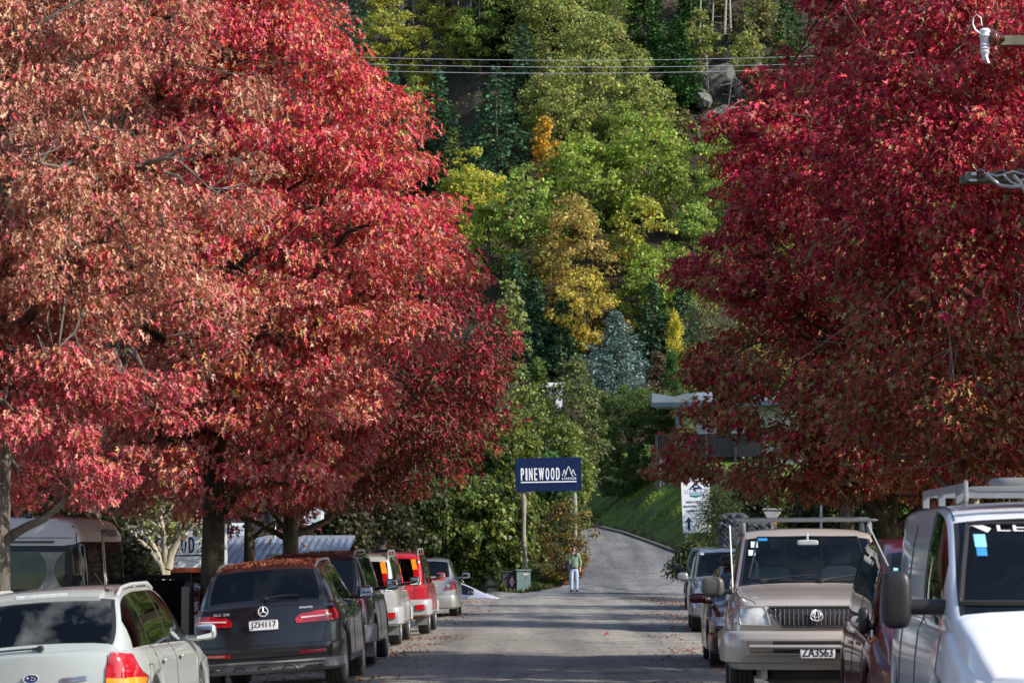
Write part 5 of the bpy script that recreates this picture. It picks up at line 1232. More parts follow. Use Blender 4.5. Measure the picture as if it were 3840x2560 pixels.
for a, b, cz in ((.062, .042, .945), (.022, .040, .945), (.042, .018, .960)): em.tube([c.hit('front', x, z, .055) for x, z in ell(0, cz, a, b, 24)+[(a, cz)]], .0045, 6, False)
em.build('emblem', SILVERT, gr, True)
HL = [(.475, .855), (.775, .86), (.795, 1.03), (.54, 1.045), (.50, .95)]
for sd in (1, -1):
    o = c.decal('headlight', 'front', HL if sd > 0 else mirror_poly(HL), mat('frosted lamp glass', (.60, .61, .60), .15, var=.25, scale=18, coat=1), .022)
    c.line((HL+[HL[0]]) if sd > 0 else mirror_poly(HL+[HL[0]]), 'front', .007, 8, .025).build('lamp_bezel', pt, o, True)
    CLp = [(.79, .862), (.865, .87), (.875, 1.02), (.81, 1.03)]; c.decal('corner_lamp', 'front', CLp if sd > 0 else mirror_poly(CLp), mat('grey rose lamp', (.42, .36, .36), .12, coat=1), .02)
    c.decal('corner_lamp', 'right' if sd > 0 else 'left', [(2.02, .87), (2.22, .88), (2.24, .98), (2.06, 1.02)], mat('grey rose lamp', (.42, .36, .36), .12, coat=1), .012)
    c.decal('indicator', 'right' if sd > 0 else 'left', [(1.62, .95), (1.70, .95), (1.70, 1.0), (1.62, 1.0)], AMBL, .012)
# lower bumper openings
bo = c.decal('bumper_opening', 'front', [(-.70, .56), (.70, .56), (.74, .72), (-.74, .72)], pt, .118)
c.decal('air_intake', 'front', [(-.45, .575), (.45, .575), (.45, .70), (-.45, .70)], INK, .125, parent=bo)
for sd in (1, -1): p_ = [(.46, .575), (.68, .575), (.715, .70), (.46, .70)]; c.decal('bumper_recess', 'front', p_ if sd > 0 else mirror_poly(p_), mat('beige with painted shade', (.17, .14, .12), .5), .125, parent=bo)  # recess shade painted on: a darker beige patch on the panel
br = MB(); br.tube([c.hit('front', x, .64, .155) for x in np.linspace(-.68, .68, 13)], .022, 8); br.build('bumper_bar', pt, bo, True)
c.plate('front', .0, .585, 'ZA3563', .36, .125, ex=.15)
und = MB(); und.rbox((0, 2.12, .36), (1.1, .30, .26), .5); und.tube([(-.5, 2.2, .34), (.5, 2.2, .34)], .05, 8); und.tube([(-.7, 1.33, .36), (0, 1.6, .30), (.7, 1.33, .36)], .06, 8); und.build('skid_plate', mat('underside grime', (.05, .045, .04), .7, var=.4), c.root, True)
mb = MB(); c.line([(-.62, 1.31), (.0, 1.285), (.62, 1.31)], 'front', .012, 20, .01, mb); mb.build('cowl_seal', BLACKP, c.root)
hv = MB()
for x0 in (-.56, .12):
    for k in range(22): p = c.hit('top', x0+k*.019, 1.06, .003); hv.rbox(p, (.009, .022, .006), 1, 6, 4)
hv.build('cowl_vent', INK, c.root)
for x0, x1 in ((.52, -.05), (-.12, -.62)): c.wiper('front', x0, 1.285, x1, 1.345)
for sd in (1, -1):
    [MB().rbox((sd*.70, y_, 1.86), (.06, .16, .16), .5).build('rack_foot', GREYP, c.root, True) for y_ in (.15, -1.2)]
for y, dz in ((.15, 0), (-1.2, .03)): mb = MB(); mb.rbox((0, y, 1.955+dz), (1.62, .07, .035), .3, 24, 6); mb.build('rack_bar', mat('grey rack bar', (.20, .20, .20), .4, .5), c.root, True)
am = MB(); am.tube([(.83, .95, 1.12), (.86, .90, 1.9)], .006, 5); am.build('aerial', CHROME, c.root)
c.shut([('top', [(-.80, .98), (-.80, 1.8), (-.62, 2.22)]), ('top', [(.80, .98), (.80, 1.8), (.62, 2.22)]), ('front', [(-.80, 1.052), (.80, 1.052)]), ('right', [(.85, 1.1), (.80, .5)])])
stk = [('blue_sticker', 'registration sticker', (.02, .16, .5)), ]
for nm, x, z, w_, h_, col in (('windscreen_sticker', .585, 1.69, .075, .065, (.75, .82, .85)), ('windscreen_sticker', .615, 1.60, .075, .06, (.78, .80, .80)), ('windscreen_sticker', .49, 1.745, .10, .03, (.03, .25, .6))):
    c.decal(nm, 'front', [(x-w_/2, z-h_/2), (x+w_/2, z-h_/2), (x+w_/2, z+h_/2), (x-w_/2, z+h_/2)], mat('sticker %.2f' % col[0], col, .4, var=.1), .004, skirt=False)
gh = MB(); gh.tube([(.62, .62, 1.30), (.56, .58, 1.36), (.56, .50, 1.48), (.60, .44, 1.54)], .018, 6); gh.build('grab_handle', GREYIN, c.root, True)
wt = MB(); c.line([(-.66, 1.32), (-.60, 1.55), (-.55, 1.77), (.55, 1.77), (.60, 1.55), (.66, 1.32)], 'front', .010, 12, .004, wt); wt.build('windscreen_seal', BLACKP, c.root, True)

# ---- burgundy wagon behind it
BW = dict(L=4.6, W=1.74, wr=.32, wy=(-1.35, 1.33), roofw=.72, sill=.22, cab=(-2.2, 1.25),
          top=[(-2.3, .95), (-2.24, 1.02), (-1.95, 1.38), (-1.5, 1.46), (-.3, 1.49), (.15, 1.48), (.4, 1.40), (1.25, .98), (2.0, .84), (2.3, .66)],
          belt=[(-2.3, .92), (1.2, .90), (2.3, .6)], side=[(-1.95, -1.4), (-1.33, -.4), (-.33, .95)], ws=(.45, 1.2), bg=(-2.2, -1.97), wglass=GL_M)
pm = paint('burgundy paint', (.085, .006, .018), .3, .3)
c = Car('parked_car', 'dark burgundy wagon with ski racks, half hidden behind the tan four wheel drive', at(3.80, 43.6), PI-rad(1.9), 0, BW, pm, GR_ROW)
c.interior(.1, -.85); c.mirrors(.92, .97, (.24, .13, .15), pm); c.bumper('front', .22, .52, .04, pm, .6)
for sd in (1, -1):
    p_ = [(.50, .62), (.74, .62), (.76, .74), (.52, .76)]; c.decal('headlight', 'front', p_ if sd > 0 else mirror_poly(p_), CLRL, .016)
    p_ = [(.55, .40), (.66, .40), (.66, .46), (.55, .46)]; c.decal('indicator', 'front', p_ if sd > 0 else mirror_poly(p_), AMBL, .05)
    mb = MB(); mb.rbox((sd*.52, .1, 1.53), (.14, .16, .14), .5); mb.rbox((sd*.52, .1, 1.60), (.20, .09, .10), .4); mb.build('ski_rack_clamp', BLACKP, c.root, True)
for y in (.1, -.7): mb = MB(); mb.rbox((0, y, 1.57), (1.15, .05, .035), .4); mb.build('rack_bar', GREYP, c.root, True)
c.shut([('right', [(.95, .92), (.92, .33)]), ('left', [(.95, .92), (.92, .33)]), ('left', [(-.37, .92), (-.37, .33)]), ('right', [(-.37, .92), (-.37, .33)])])
# ---- silver people carrier and dark four wheel drive further back
SV = dict(S2); SV.update(wglass=GL_M, W=1.78)
c = Car('parked_car', 'silver grey four wheel drive between the burgundy wagon and the dark one on the right', at(4.62, 60.5), PI-rad(2.5), 0, SV, paint('silver grey paint', (.42, .42, .45), .6, .3), GR_ROW)
c.interior(.1, -.9); c.mirrors(.95, 1.10, (.22, .13, .17)); c.bumper('front', .32, .6, .05, c.paint, .6)
for sd in (1, -1): p_ = [(.5, .78), (.8, .78), (.82, .92), (.52, .9)]; c.decal('headlight', 'front', p_ if sd > 0 else mirror_poly(p_), CLRL, .016)
c.decal('windscreen_sticker', 'front', [(.56, 1.58), (.64, 1.58), (.64, 1.64), (.56, 1.64)], mat('sticker pale', (.7, .78, .8), .4), .004, skirt=False)
DV = dict(S2); DV.update(wglass=GL_M, W=1.76, wr=.33)
c = Car('parked_car', 'small dark blue black four wheel drive farthest along the right row', at(5.72, 80.4), PI-rad(3), 0, DV, paint('midnight paint', (.02, .02, .03), .3, .3), GR_ROW)
c.interior(.1, -.9); c.mirrors(.98, 1.12, (.26, .14, .18), BLACKP, .10); c.bumper('front', .30, .6, .05, c.paint, .6)
for sd in (1, -1):
    p_ = [(.54, .80), (.82, .80), (.83, .94), (.56, .93)]; c.decal('headlight', 'front', p_ if sd > 0 else mirror_poly(p_), CLRL, .016)
    p_ = [(.84, .80), (.90, .80), (.90, .92), (.85, .93)]; c.decal('indicator', 'right' if sd > 0 else 'left', [(1.9, .80), (2.2, .78), (2.2, .9), (1.95, .92)], CLRL, .012)
c.decal('windscreen_sticker', 'front', ell(.58, 1.20, .04, .03), mat('sticker pale', (.7, .78, .8), .4), .004, skirt=False)

# ---- red people mover
RV = dict(L=4.45, W=1.76, wr=.33, wy=(-1.3, 1.42), roofw=.70, sill=.24, cab=(-2.2, 1.65),
          top=[(-2.22, 1.05), (-2.18, 1.12), (-2.02, 1.60), (-1.7, 1.76), (-.8, 1.83), (.2, 1.82), (.75, 1.72), (1.62, 1.10), (2.05, .92), (2.22, .74)],
          belt=[(-2.22, 1.0), (0, .98), (1.6, .92), (2.22, .66)], side=[(-2.0, -1.25), (-1.18, -.1), (-.03, 1.1), (1.16, 1.45)], ws=(.8, 1.58), bg=(-2.18, -2.04), wglass=GL_M, bulge=(.1, .2))
pr_ = paint('dark red paint', (.10, .004, .015), .15, .35)
c = Car('people_mover', 'dark red rounded people mover between the tan four wheel drive and the white van', at(4.02, 26.4, .05), PI-rad(2.6), 0, RV, pr_, GR_ROW)
c.interior(.5, -.6); c.mirrors(1.25, 1.05, (.10, .15, .24), BLACKP, .03)
c.shut([('left', [(1.1, .95), (1.05, .35)]), ('right', [(1.1, 1.6), (1.05, .35)]), ('right', [(-.07, 1.6), (-.07, .35)]), ('right', [(-1.2, .98), (-1.2, .6)])])
hm = MB(); [hm.rbox(c.hit(a, y, .85, .03), (.03, .17, .03), .6, 10, 6) for y in (-.02, .2) for a in ('right', 'left')]; hm.build('door_handle', pr_, c.root, True)
for sd in (1, -1): c.decal('indicator', 'right' if sd > 0 else 'left', [(1.50, .90), (1.56, .90), (1.56, .95), (1.50, .95)], AMBL, .014)
c.decal('windscreen_sticker', 'front', [(.54, 1.50), (.58, 1.50), (.58, 1.54), (.54, 1.54)], mat('sticker aqua', (.3, .7, .75), .4), .004, skirt=False)
am = MB(); p = c.hit('right', .75, 1.55, 0); am.tube([(.62, .98, 1.56), (.78, .80, 1.93)], .005, 5); am.build('aerial', CHROME, c.root)

# ---- white van with a roof rack
WV = dict(L=4.9, W=1.92, wr=.34, wy=(-1.5, 1.6), roofw=.80, sill=.26, cab=(-2.4, 1.85),
          top=[(-2.45, 1.2), (-2.43, 1.4), (-2.38, 1.88), (-2.2, 1.95), (-1.0, 1.97), (.3, 1.97), (.75, 1.93), (1.0, 1.86), (1.85, 1.20), (2.25, 1.02), (2.45, .82)],
          belt=[(-2.45, 1.12), (1.8, 1.06), (2.45, .74)], side=[(.25, 1.36)], ws=(1.03, 1.82), wglass=glass_mat('clear windscreen', (.55, .62, .60), .72), bulge=(.05, .24), sglass=GL_M)
pwv = paint('white van paint', (.74, .755, .80), .0, .3)
c = Car('white_van', 'white delivery van with black mirror and grey roof rack, blurred at the lower right corner', at(3.91, 21.1, .14), PI-rad(2.6), 0, WV, pwv, GR_ROW, 'van')
c.interior(.75, .70, .80); c.mirrors(1.42, 1.25, (.21, .16, .40), BLACKP, .22, ar=.055)
wt = MB(); fr_ = [(-.78, 1.26), (-.72, 1.55), (-.66, 1.80), (.66, 1.80), (.72, 1.55), (.78, 1.26), (-.78, 1.26)]; c.line(fr_, 'front', .022, 16, .004, wt); wt.build('windscreen_seal', BLACKP, c.root, True)
c.decal('windscreen_lettering', 'front', [(.53, 1.74), (.63, 1.79), (.67, 1.77), (.60, 1.81), (.50, 1.77)], WHITEP, .006, skirt=False)
c.decal('windscreen_sticker', 'front', [(.55, 1.64), (.63, 1.64), (.63, 1.73), (.55, 1.73)], mat('sticker aqua', (.3, .7, .75), .4), .004, skirt=False)
c.decal('windscreen_sticker', 'front', [(.555, 1.58), (.625, 1.58), (.625, 1.635), (.555, 1.635)], mat('sticker blue', (.05, .3, .7), .4), .005, skirt=False)
c.text('LE', 'front', .36, 1.775, .05, .20, WHITEP, name='windscreen_lettering', off=.008)
c.shut([('right', [(.2, 1.9), (.2, .35)]), ('right', [(1.6, 1.05), (1.5, .35)]), ('right', [(-1.0, 1.8), (-1.0, .4)]), ('top', [(-.74, 1.0), (-.74, -2.2)]), ('top', [(.74, 1.0), (.74, -2.2)])], .006)
sw = MB()
for z in (1.12, 1.2): c.line([(-2.2, z), (.15, z)], 'right', .006, 20, .0, sw)
sw.build('panel_crease', pwv, c.root, True)
rk = MB()
for sd in (1, -1):
    rk.rbox((sd*.66, -.5, 2.06), (.04, 2.9, .06), .2, 20, 6); [rk.box((sd*.66, y, 2.0), (.05, .06, .10)) for y in (-1.8, -.6, .6)]
    rk.tube([(sd*.66, .90, 2.06), (sd*.66, 1.02, 2.10), (sd*.66, 1.04, 1.97), (sd*.66, .92, 1.92)], .016, 6)
rk.build('rack_side_rail', mat('grey painted rack', (.24, .25, .26), .5, .2), c.root, True)
for y in (-1.8, -1.2, -.6, 0, .6, 1.0): mb = MB(); mb.rbox((0, y, 2.05), (1.3, .05, .04), .3, 16, 6); mb.build('rack_bar', mat('grey painted rack', (.24, .25, .26), .5, .2), c.root, True)
mb = MB(); mb.rbox((-.1, .70, 2.10), (1.1, .35, .07), .25, 20, 6); mb.build('rack_deflector', mat('grey painted rack', (.24, .25, .26), .5, .2), c.root, True)

# ---- camper van, rear quarter, behind the wagon
CV = dict(L=6.4, W=2.0, wr=.34, wy=(-1.9, 1.9), roofw=.80, sill=.30, cab=(-3.15, 2.4),
          top=[(-3.2, 1.45), (-3.18, 1.8), (-3.10, 2.45), (-2.9, 2.62), (-2.0, 2.66), (1.0, 2.66), (1.7, 2.4), (2.5, 1.35), (3.0, 1.1), (3.2, .85)],
          belt=[(-3.2, 1.36), (2.2, 1.3), (3.2, .78)], side=[], ws=(1.9, 2.4), bulge=(.05, .2), wglass=GL_M)
pcv = paint('cream van paint', (.74, .64, .59), .05, .35)
cvx, cvy = P(300, 2100, 43.5).x, 43.5
hd = PI/2+rad(24)   # heading: towards the left and a little away
fx, fy = -math.sin(hd - PI/2 + 0)*0, 0
HD = rad(75); fwd = Vector((-math.sin(HD), math.cos(HD), 0)); rgt = Vector((math.cos(HD), math.sin(HD), 0))
corner = Vector((cvx, cvy, 0)); ctr = corner + fwd*3.2 + rgt*1.0
c = Car('camper_van', 'cream high roofed camper van with curtained window behind the white wagon', (ctr.x, ctr.y, -.42), HD, 0, CV, pcv, None, 'camper van')
c.decal('side_window', 'left', [(-2.95, 1.44), (-1.5, 1.44), (-1.44, 1.52), (-1.44, 2.12), (-1.52, 2.20), (-2.92, 2.20), (-3.0, 2.12), (-3.02, 1.52)], INK, .012)
yy0, yy1 = -2.90, -1.55
c.decal('window_pane', 'left', [(yy0, 1.53), (yy1, 1.53), (yy1, 2.11), (yy0, 2.11)], mat('dark glossy pane', (.05, .06, .03), .03, var=.6, scale=3), .02)
for y0, flip in ((-2.68, 1),):
    cu = MB(); nn = 22; vs = []
    for j in range(9):
        t = j/8; w_ = .19-.13*math.sin(PI*min(1, t*1.0)**1.0)
        for k in range(nn): u = k/(nn-1)-.5; p = c.hit('left', y0+u*2*w_, 1.54+.56*t, .03+.010*math.sin(k*2.1)); vs.append(p)
    cu.add(vs, [(j*nn+k, j*nn+k+1, (j+1)*nn+k+1, (j+1)*nn+k) for j in range(8) for k in range(nn-1)]); cu.build('curtain', mat('pale curtain', (.45, .45, .42), .9), c.root, True, 60)
for p0, p1 in ((-.92, -.08), (.08, .92)):
    pp = [(p0*.92, 1.50), (p1*.92, 1.50), (p1*.93, 2.2), (p1*.86, 2.26), (p0*.86, 2.26), (p0*.92, 2.2)]
    c.decal('rear_door_window', 'rear', pp, mat('dark glossy pane', (.02, .02, .02), .03, var=0), .014)
for sd in (1, -1):
    tl = [(.86, 1.0), (.95, 1.0), (.95, 1.47), (.86, 1.47)]; c.decal('tail_light', 'rear', tl if sd > 0 else mirror_poly(tl), REDL, .02)
    c.decal('tail_light', 'right' if sd > 0 else 'left', [(-3.2, 1.02), (-3.02, 1.02), (-3.02, 1.36), (-3.2, 1.40)], REDL, .014)
    hg = MB(); [hg.rbox(c.hit('rear', sd*.93, z, .02), (.05, .05, .09), .5, 8, 6) for z in (1.62, .9)]; hg.build('door_hinge', GREYP, c.root, True)
c.text('maui', 'rear', .30, 2.42, .15, .55, mat('dark blue lettering', (.02, .03, .07), .4), off=.012)
c.bumper('rear', .35, .6, .06, GREYP, .5)
c.shut([('left', [(-3.06, 2.6), (-3.06, .5)]), ('left', [(-3.06, 2.32), (1.4, 2.32)]), ('rear', [(0, 2.5), (0, .7)]), ('rear', [(-.94, 2.1), (-.94, .7)]), ('rear', [(.94, 2.1), (.94, .7)])], .007)
mb = MB(); mb.rbox((0, -1.2, 2.72), (.9, 1.1, .08), .4); mb.rbox((-.7, -2.2, 2.66), (.1, .1, .1), .6); mb.build('roof_hatch', BLACKP, c.root, True)
mb = MB(); p = [c.hit('left', y, 2.26, .02) for y in np.linspace(-2.7, -1.5, 8)]; mb.tube(p, .02, 6); mb.build('awning_rail', GREYP, c.root, True)
# ---- dark ute roof behind the fence
UT = dict(DV); UT['top'] = [(-2.3, .95), (-2.2, .98), (-1.0, 1.0), (-.85, 1.3), (-.7, 1.68), (-.3, 1.74), (.2, 1.72), (.5, 1.66), (1.2, 1.14), (2.0, 1.04), (2.3, .88)]; UT['side'] = [(-.62, .25), (.3, 1.0)]; UT['bg'] = (-.97, -.74); UT['cab'] = (-1.02, 1.2)
ux = P(560, 2150, 53).x; c = Car('parked_pickup', 'dark pickup in the lodge yard, only its cab showing above the black lattice fence', (ux, 53.5, -.60), rad(70), 0, UT, paint('navy paint', (.02, .03, .06), .3, .3), None, 'pickup')
c.interior(.1, -.3)
# ------------------------------------------------------------------ signs, buildings, poles, people
WOODP = mat('weathered grey timber', (.26, .24, .19), .9, var=.3, scale=5, bump=.5)
NAVY = mat('navy sign paint', (.006, .017, .065), .45, var=.25, spec=.2)
SIGNW = mat('white sign paint', (.78, .80, .84), .45, var=.05)
SIGNB = mat('dark blue lettering paint', (.01, .035, .12), .45, var=0)
def flat_text(root, string, cx, cz, w_, h_, m, y=-.004, name='lettering', space=1.0, shear=0, bold=0, rotm=None):
    vs, fs = text_mesh(string, shear, space); mb = MB()
    mb.add([(cx+(a-.5)*w_, y, cz+(b-.5)*h_) for a, b in vs], fs)
    if bold:
        for dx in (-bold, bold): mb.add([(cx+(a-.5)*w_+dx, y-.0006*(1 if dx > 0 else 2), cz+(b-.5)*h_) for a, b in vs], fs)
    return mb.build(name, m, root)
def strip(pts, wd, y):
    mb = MB(); 
    for a, b in zip(pts[:-1], pts[1:]):
        d = Vector((b[0]-a[0], b[1]-a[1])).normalized(); n = Vector((-d.y, d.x))*wd/2
        mb.add([(a[0]-n.x, y, a[1]-n.y), (b[0]-n.x, y, b[1]-n.y), (b[0]+n.x, y, b[1]+n.y), (a[0]+n.x, y, a[1]+n.y)], [(0, 1, 2, 3)]); y -= .0004
    return mb
def pinewood(root, W_, H_, ink, u0=.085, u1=.925):
    """lettering of the lodge board; board spans x -W/2..W/2, z -H/2..H/2"""
    X = lambda u: (u-.5)*W_; Z = lambda v: (.5-v)*H_
    g_ = []; n = 8; x0, x1 = .085, .675
    # narrow letters, one unit cell each
    cell = [('P', .52), ('I', .30), ('N', .60), ('E', .50), ('W', .86), ('O', .60), ('O', .60), ('D', .62)]
    tot = sum(c_[1] for c_ in cell) + .24*7; u = x0; sc = (x1-x0)/tot; mb = MB(); zt, zb = .30, .66
    for ch, wd in cell:
        vs, fs = text_mesh(ch)
        for dx in (-.05, 0, .05):
            mb.add([(X(u+(.05+a*(wd-.10)+dx)*sc), -.004-.0005*(dx*20+2), Z(zb+(zt-zb)*b)) for a, b in vs], fs)
        u += (wd+.24)*sc
    mb.build('lettering', ink, root)
    mb = MB(); mb.add([(X(.085), -.005, Z(.735)), (X(.925), -.005, Z(.735)), (X(.925), -.005, Z(.70)), (X(.085), -.005, Z(.70))], [(0, 1, 2, 3)]); mb.build('underline', ink, root)
    flat_text(root, 'LODGE', X(.815), Z(.625), .215*W_, .062*H_, ink, -.005, 'lettering', 1.15, bold=.0018*W_)
    tr = MB()
    for pts in ([(.708, .54), (.735, .46), (.725, .46), (.745, .36), (.762, .46), (.755, .46), (.766, .50)],
                [(.742, .57), (.778, .47), (.768, .47), (.79, .37), (.780, .37), (.808, .27), (.838, .37), (.828, .37), (.850, .47), (.840, .47), (.878, .57)],
                [(.852, .48), (.862, .46), (.857, .46), (.876, .36), (.896, .46), (.888, .46), (.920, .54)]):
        s_ = strip([(X(a), Z(b)) for a, b in pts], .0095*W_, -.005); tr.add(s_.v, s_.f)
    tr.build('tree_emblem', ink, root)
# lodge sign on posts
Y = 111; p0 = P(1932, 1843, Y); p1 = P(2180, 1714, Y); cx, cz = (p0.x+p1.x)/2, (p0.z+p1.z)/2; W_, H_ = p1.x-p0.x, (p1.z-p0.z)-.03
root = empty('lodge_sign', (cx, Y, cz), 0, 'navy lodge sign with white lettering on two grey timber posts by the driveway', 'sign', ry=-rad(1.1))
mb = MB(); mb.box((0, .02, 0), (W_, .04, H_)); mb.build('board', NAVY, root); pinewood(root, W_, H_, SIGNW)
for px in (1961, 2152):
    q = P(px, 1843, Y+.12); zb = gz(q.x, Y+.12)-.2; r = np.random.RandomState(px)
    mb = MB(); pts = [(q.x-cx+.02*math.sin(k*1.3), .12, -H_/2*.9 + (zb-cz+H_/2*.9)*k/7) for k in range(8)]; mb.tube(pts, [.085+.006*math.sin(k*2.) for k in range(8)], 12); mb.build('post', WOODP, root, True, 60)
# white lodge sign on the low roof
Y = 61; p0 = P(478, 2128, Y); p1 = P(852, 1965, Y)
root = empty('lodge_sign', ((p0.x+p1.x)/2, Y, (p0.z+p1.z)/2), 0, 'white lodge sign with dark lettering at the grey roof behind the left trunks', 'sign', ry=-rad(1))
W_, H_ = p1.x-p0.x, p1.z-p0.z; mb = MB(); mb.box((0, .02, 0), (W_, .04, H_)); mb.build('board', SIGNW, root); pinewood(root, W_*.98, H_, SIGNB)
for sx in (-1, 1): mb = MB(); mb.box((sx*W_*.42, .07, -.6), (.08, .06, H_*.6+1.4)); mb.build('post', GREYP, root)
# hostel sign
Y = 98; p0 = P(2558, 1996, Y); p1 = P(2664, 1792, Y); W_, H_ = p1.x-p0.x, p1.z-p0.z
root = empty('hostel_sign', ((p0.x+p1.x)/2, Y, (p0.z+p1.z)/2), 0, 'tall white hostel welcome sign with a mountain logo and an upward arrow, half behind leaves', 'sign', ry=-rad(2.2))
mb = MB(); mb.box((0, .015, 0), (W_, .03, H_)); mb.build('board', SIGNW, root)
X = lambda u: (u-.5)*W_; Z = lambda v: (.5-v)*H_
TEAL = mat('teal sign paint', (.03, .28, .36), .45, var=0)
def poly2(pts, m, name, y): mb = MB(); mb.add([(X(a), y, Z(b)) for a, b in pts], [tuple(range(len(pts)))]); return mb.build(name, m, root)
poly2([(.24, .205), (.50, .075), (.76, .205)], SIGNB, 'mountain_logo', -.003)
poly2([(.33, .195), (.44, .155), (.52, .135), (.60, .16), (.56, .165), (.50, .155), (.44, .18), (.40, .195)], SIGNW, 'mountain_snow', -.005)
poly2([(.10, .205), (.90, .205), (.90, .275), (.10, .275)], mat('pale blue sign paint', (.35, .5, .62), .45, var=0), 'name_band', -.003)
flat_text(root, 'REAVERS', 0, Z(.24), W_*.78, H_*.058, SIGNW, -.006, bold=.008); poly2([(.28, .275), (.72, .275), (.72, .325), (.50, .365), (.28, .325)], TEAL, 'shield', -.003)
flat_text(root, 'LODGE', 0, Z(.298), W_*.38, H_*.032, SIGNW, -.006, bold=.004); flat_text(root, 'Queenstown', 0, Z(.332), W_*.36, H_*.024, SIGNB, -.006, shear=.3)
flat_text(root, 'WELCOME TO', 0, Z(.435), W_*.72, H_*.040, SIGNB, bold=.005); flat_text(root, 'REAVERS LODGE', 0, Z(.515), W_*.88, H_*.040, SIGNB, bold=.005)
flat_text(root, 'QUEENSTOWN', 0, Z(.60), W_*.74, H_*.040, SIGNB, bold=.005); flat_text(root, '~~~', 0, Z(.665), W_*.26, H_*.012, SIGNB)
poly2([(.17, .95), (.17, .80), (.09, .80), (.215, .705), (.34, .80), (.26, .80), (.26, .95)], SIGNB, 'arrow', -.004)
for sx in (-1, 1): mb = MB(); mb.box((sx*W_*.38, .06, -H_*.6), (.09, .07, H_*1.35)); mb.build('post', WOODP, root)
# give way sign seen from behind
Y = 74; t = P(2896, 1905, Y); s_ = Y/FPX
root = empty('give_way_sign', (t.x, Y, gz(t.x, Y)), 0, 'triangular give way sign seen from its grey back, above the tan roof rack', 'sign'); hz = t.z-root.location.z
def rtri(w_, h_, r=.03):
    c_ = [(-w_/2, 0), (w_/2, 0), (0, -h_)]; out = []
    for i in range(3):
        p = Vector(c_[i]); a = (Vector(c_[i-1])-p).normalized()*r*1.6; b = (Vector(c_[(i+1) % 3])-p).normalized()*r*1.6
        for k in range(5): u = k/4; out.append(tuple((p+a)*(1-u)**2+p*2*u*(1-u)+(p+b)*u*u))
    return out
tri = rtri(80*s_, 68*s_)
MB().prism(tri, lambda a, b, t_: (a, .0+t_, hz+b), .012).build('sign_plate', mat('grey sign back', (.50, .51, .53), .45, .5, var=.2), root)
fl = MB(); fl.box((0, -.015, hz-.02), (74*s_, .03, .03)); fl.build('sign_rib', mat('pale sign rib', (.6, .6, .6), .4, .5), root)
MB().tube([(0, .05, 0), (0, .05, hz-.08)], .03, 10).build('post', mat('galvanised post', (.45, .47, .50), .4, .7), root, True)
MB().box((25*s_*.5, -.02, hz-56*s_), (9*s_, .004, 9*s_)).build('date_sticker', mat('orange sticker', (.55, .28, .05), .5), root)
# thin street name pole
Y = 70; t = P(3078, 1815, Y); MBp = MB().tube([(0, 0, 0), (0, 0, t.z-gz(t.x, Y))], .027, 10); o = MBp.build('street_pole', mat('galvanised post', (.45, .47, .50), .4, .7), None, True); o.location = (t.x, Y, gz(t.x, Y)); tag(o, 'thin pale blue grey pole standing before the weeping shrub', 'pole')
# pale timber pole beside the pale trunk
Y = 41; t = P(3652, 1640, Y); o = MB().tube([(0, 0, -.2), (.0, 0, t.z-gz(t.x, Y)+1.0)], [.085, .075], 12).build('timber_pole', mat('pale pole timber', (.42, .36, .27), .8, var=.3, scale=4), None, True); o.location = (t.x, Y, gz(t.x, Y)); tag(o, 'pale timber pole just right of the pale oak trunk', 'pole')
# power pole arms reaching in from the right
Y = 33; px_ = P(3980, 2000, Y).x; root = empty('power_pole', (px_, Y, gz(px_, Y)), 0, 'timber power pole just outside the right edge, its two crossarms reaching into the photo', 'power pole')
g0 = root.location.z; MB().tube([(0, .12, 0), (0, .12, 10)], [.15, .11], 12).build('pole', WOODP, root, True)
for nm, y1_, x1_, d_ in (('crossarm', 155, 3735, .11), ('crossarm', 665, 3618, .11)):
    a = P(x1_, y1_, Y); o = MB().box(((a.x-px_)/2+.35, -.03, a.z-g0), (abs(a.x-px_)+.7, .09, d_)).build(nm, mat('weathered arm timber', (.17, .16, .11), .9, var=.35, scale=5), root)
    if y1_ > 300: MB().box(((a.x-px_)/2+.33, .07, a.z-g0-.02), (abs(a.x-px_)+.75, .08, .09)).build('crossarm_brace', mat('weathered arm timber', (.17, .16, .11), .9, var=.35, scale=5), root)
POR = mat('white porcelain', (.75, .76, .80), .15, coat=1, var=.05); BRN = mat('brown porcelain', (.12, .03, .02), .12, coat=1, var=.1)
a = P(3690, 140, Y); L_ = lambda px, py: tuple(Vector(P(px, py, Y))-Vector((px_, Y, g0)))
s_ = Y/FPX
mb = MB(); q = L_(3688, 130)
mb.lathe([(.01, .06), (.05, .05), (.07, .02), (.06, -.01), (.075, -.04), (.055, -.06), (.05, -.12)], (q[0], -.1, q[2]), 'Z', 16); q2 = L_(3688, 195)
mb.lathe([(.05, .08), (.062, .06), (.045, .04), (.062, .02), (.045, 0), (.06, -.02), (.04, -.06), (.03, -.12)], (q2[0], -.1, q2[2]), 'Z', 16); mb.build('insulator', POR, root, True, 50)
q = L_(3722, 150); MB().lathe([(.01, -.06), (.085, -.04), (.10, 0), (.085, .03), (.04, .06), (.04, .12)], (q[0], -.1, q[2]), 'X', 24).build('disc_insulator', BRN, root, True, 50)
WIRE = mat('grey cable', (.45, .46, .48), .45, .4)
mb = MB(); mb.tube([Vector(L_(px, py))-Vector((0, .14, 0)) for px, py in ((3642, 78), (3640, 100), (3650, 122), (3672, 138), (3690, 140))], .012, 6); mb.tube([Vector(L_(px, py))-Vector((0, .12, 0)) for px, py in ((3642, 78), (3655, 62), (3672, 75), (3676, 105))], .006, 6)
mb.tube([Vector(L_(px, py))-Vector((0, .12, 0)) for px, py in ((3688, 215), (3696, 238), (3700, 245))], .022, 6); mb.build('jumper_wire', WIRE, root, True)
mb = MB()
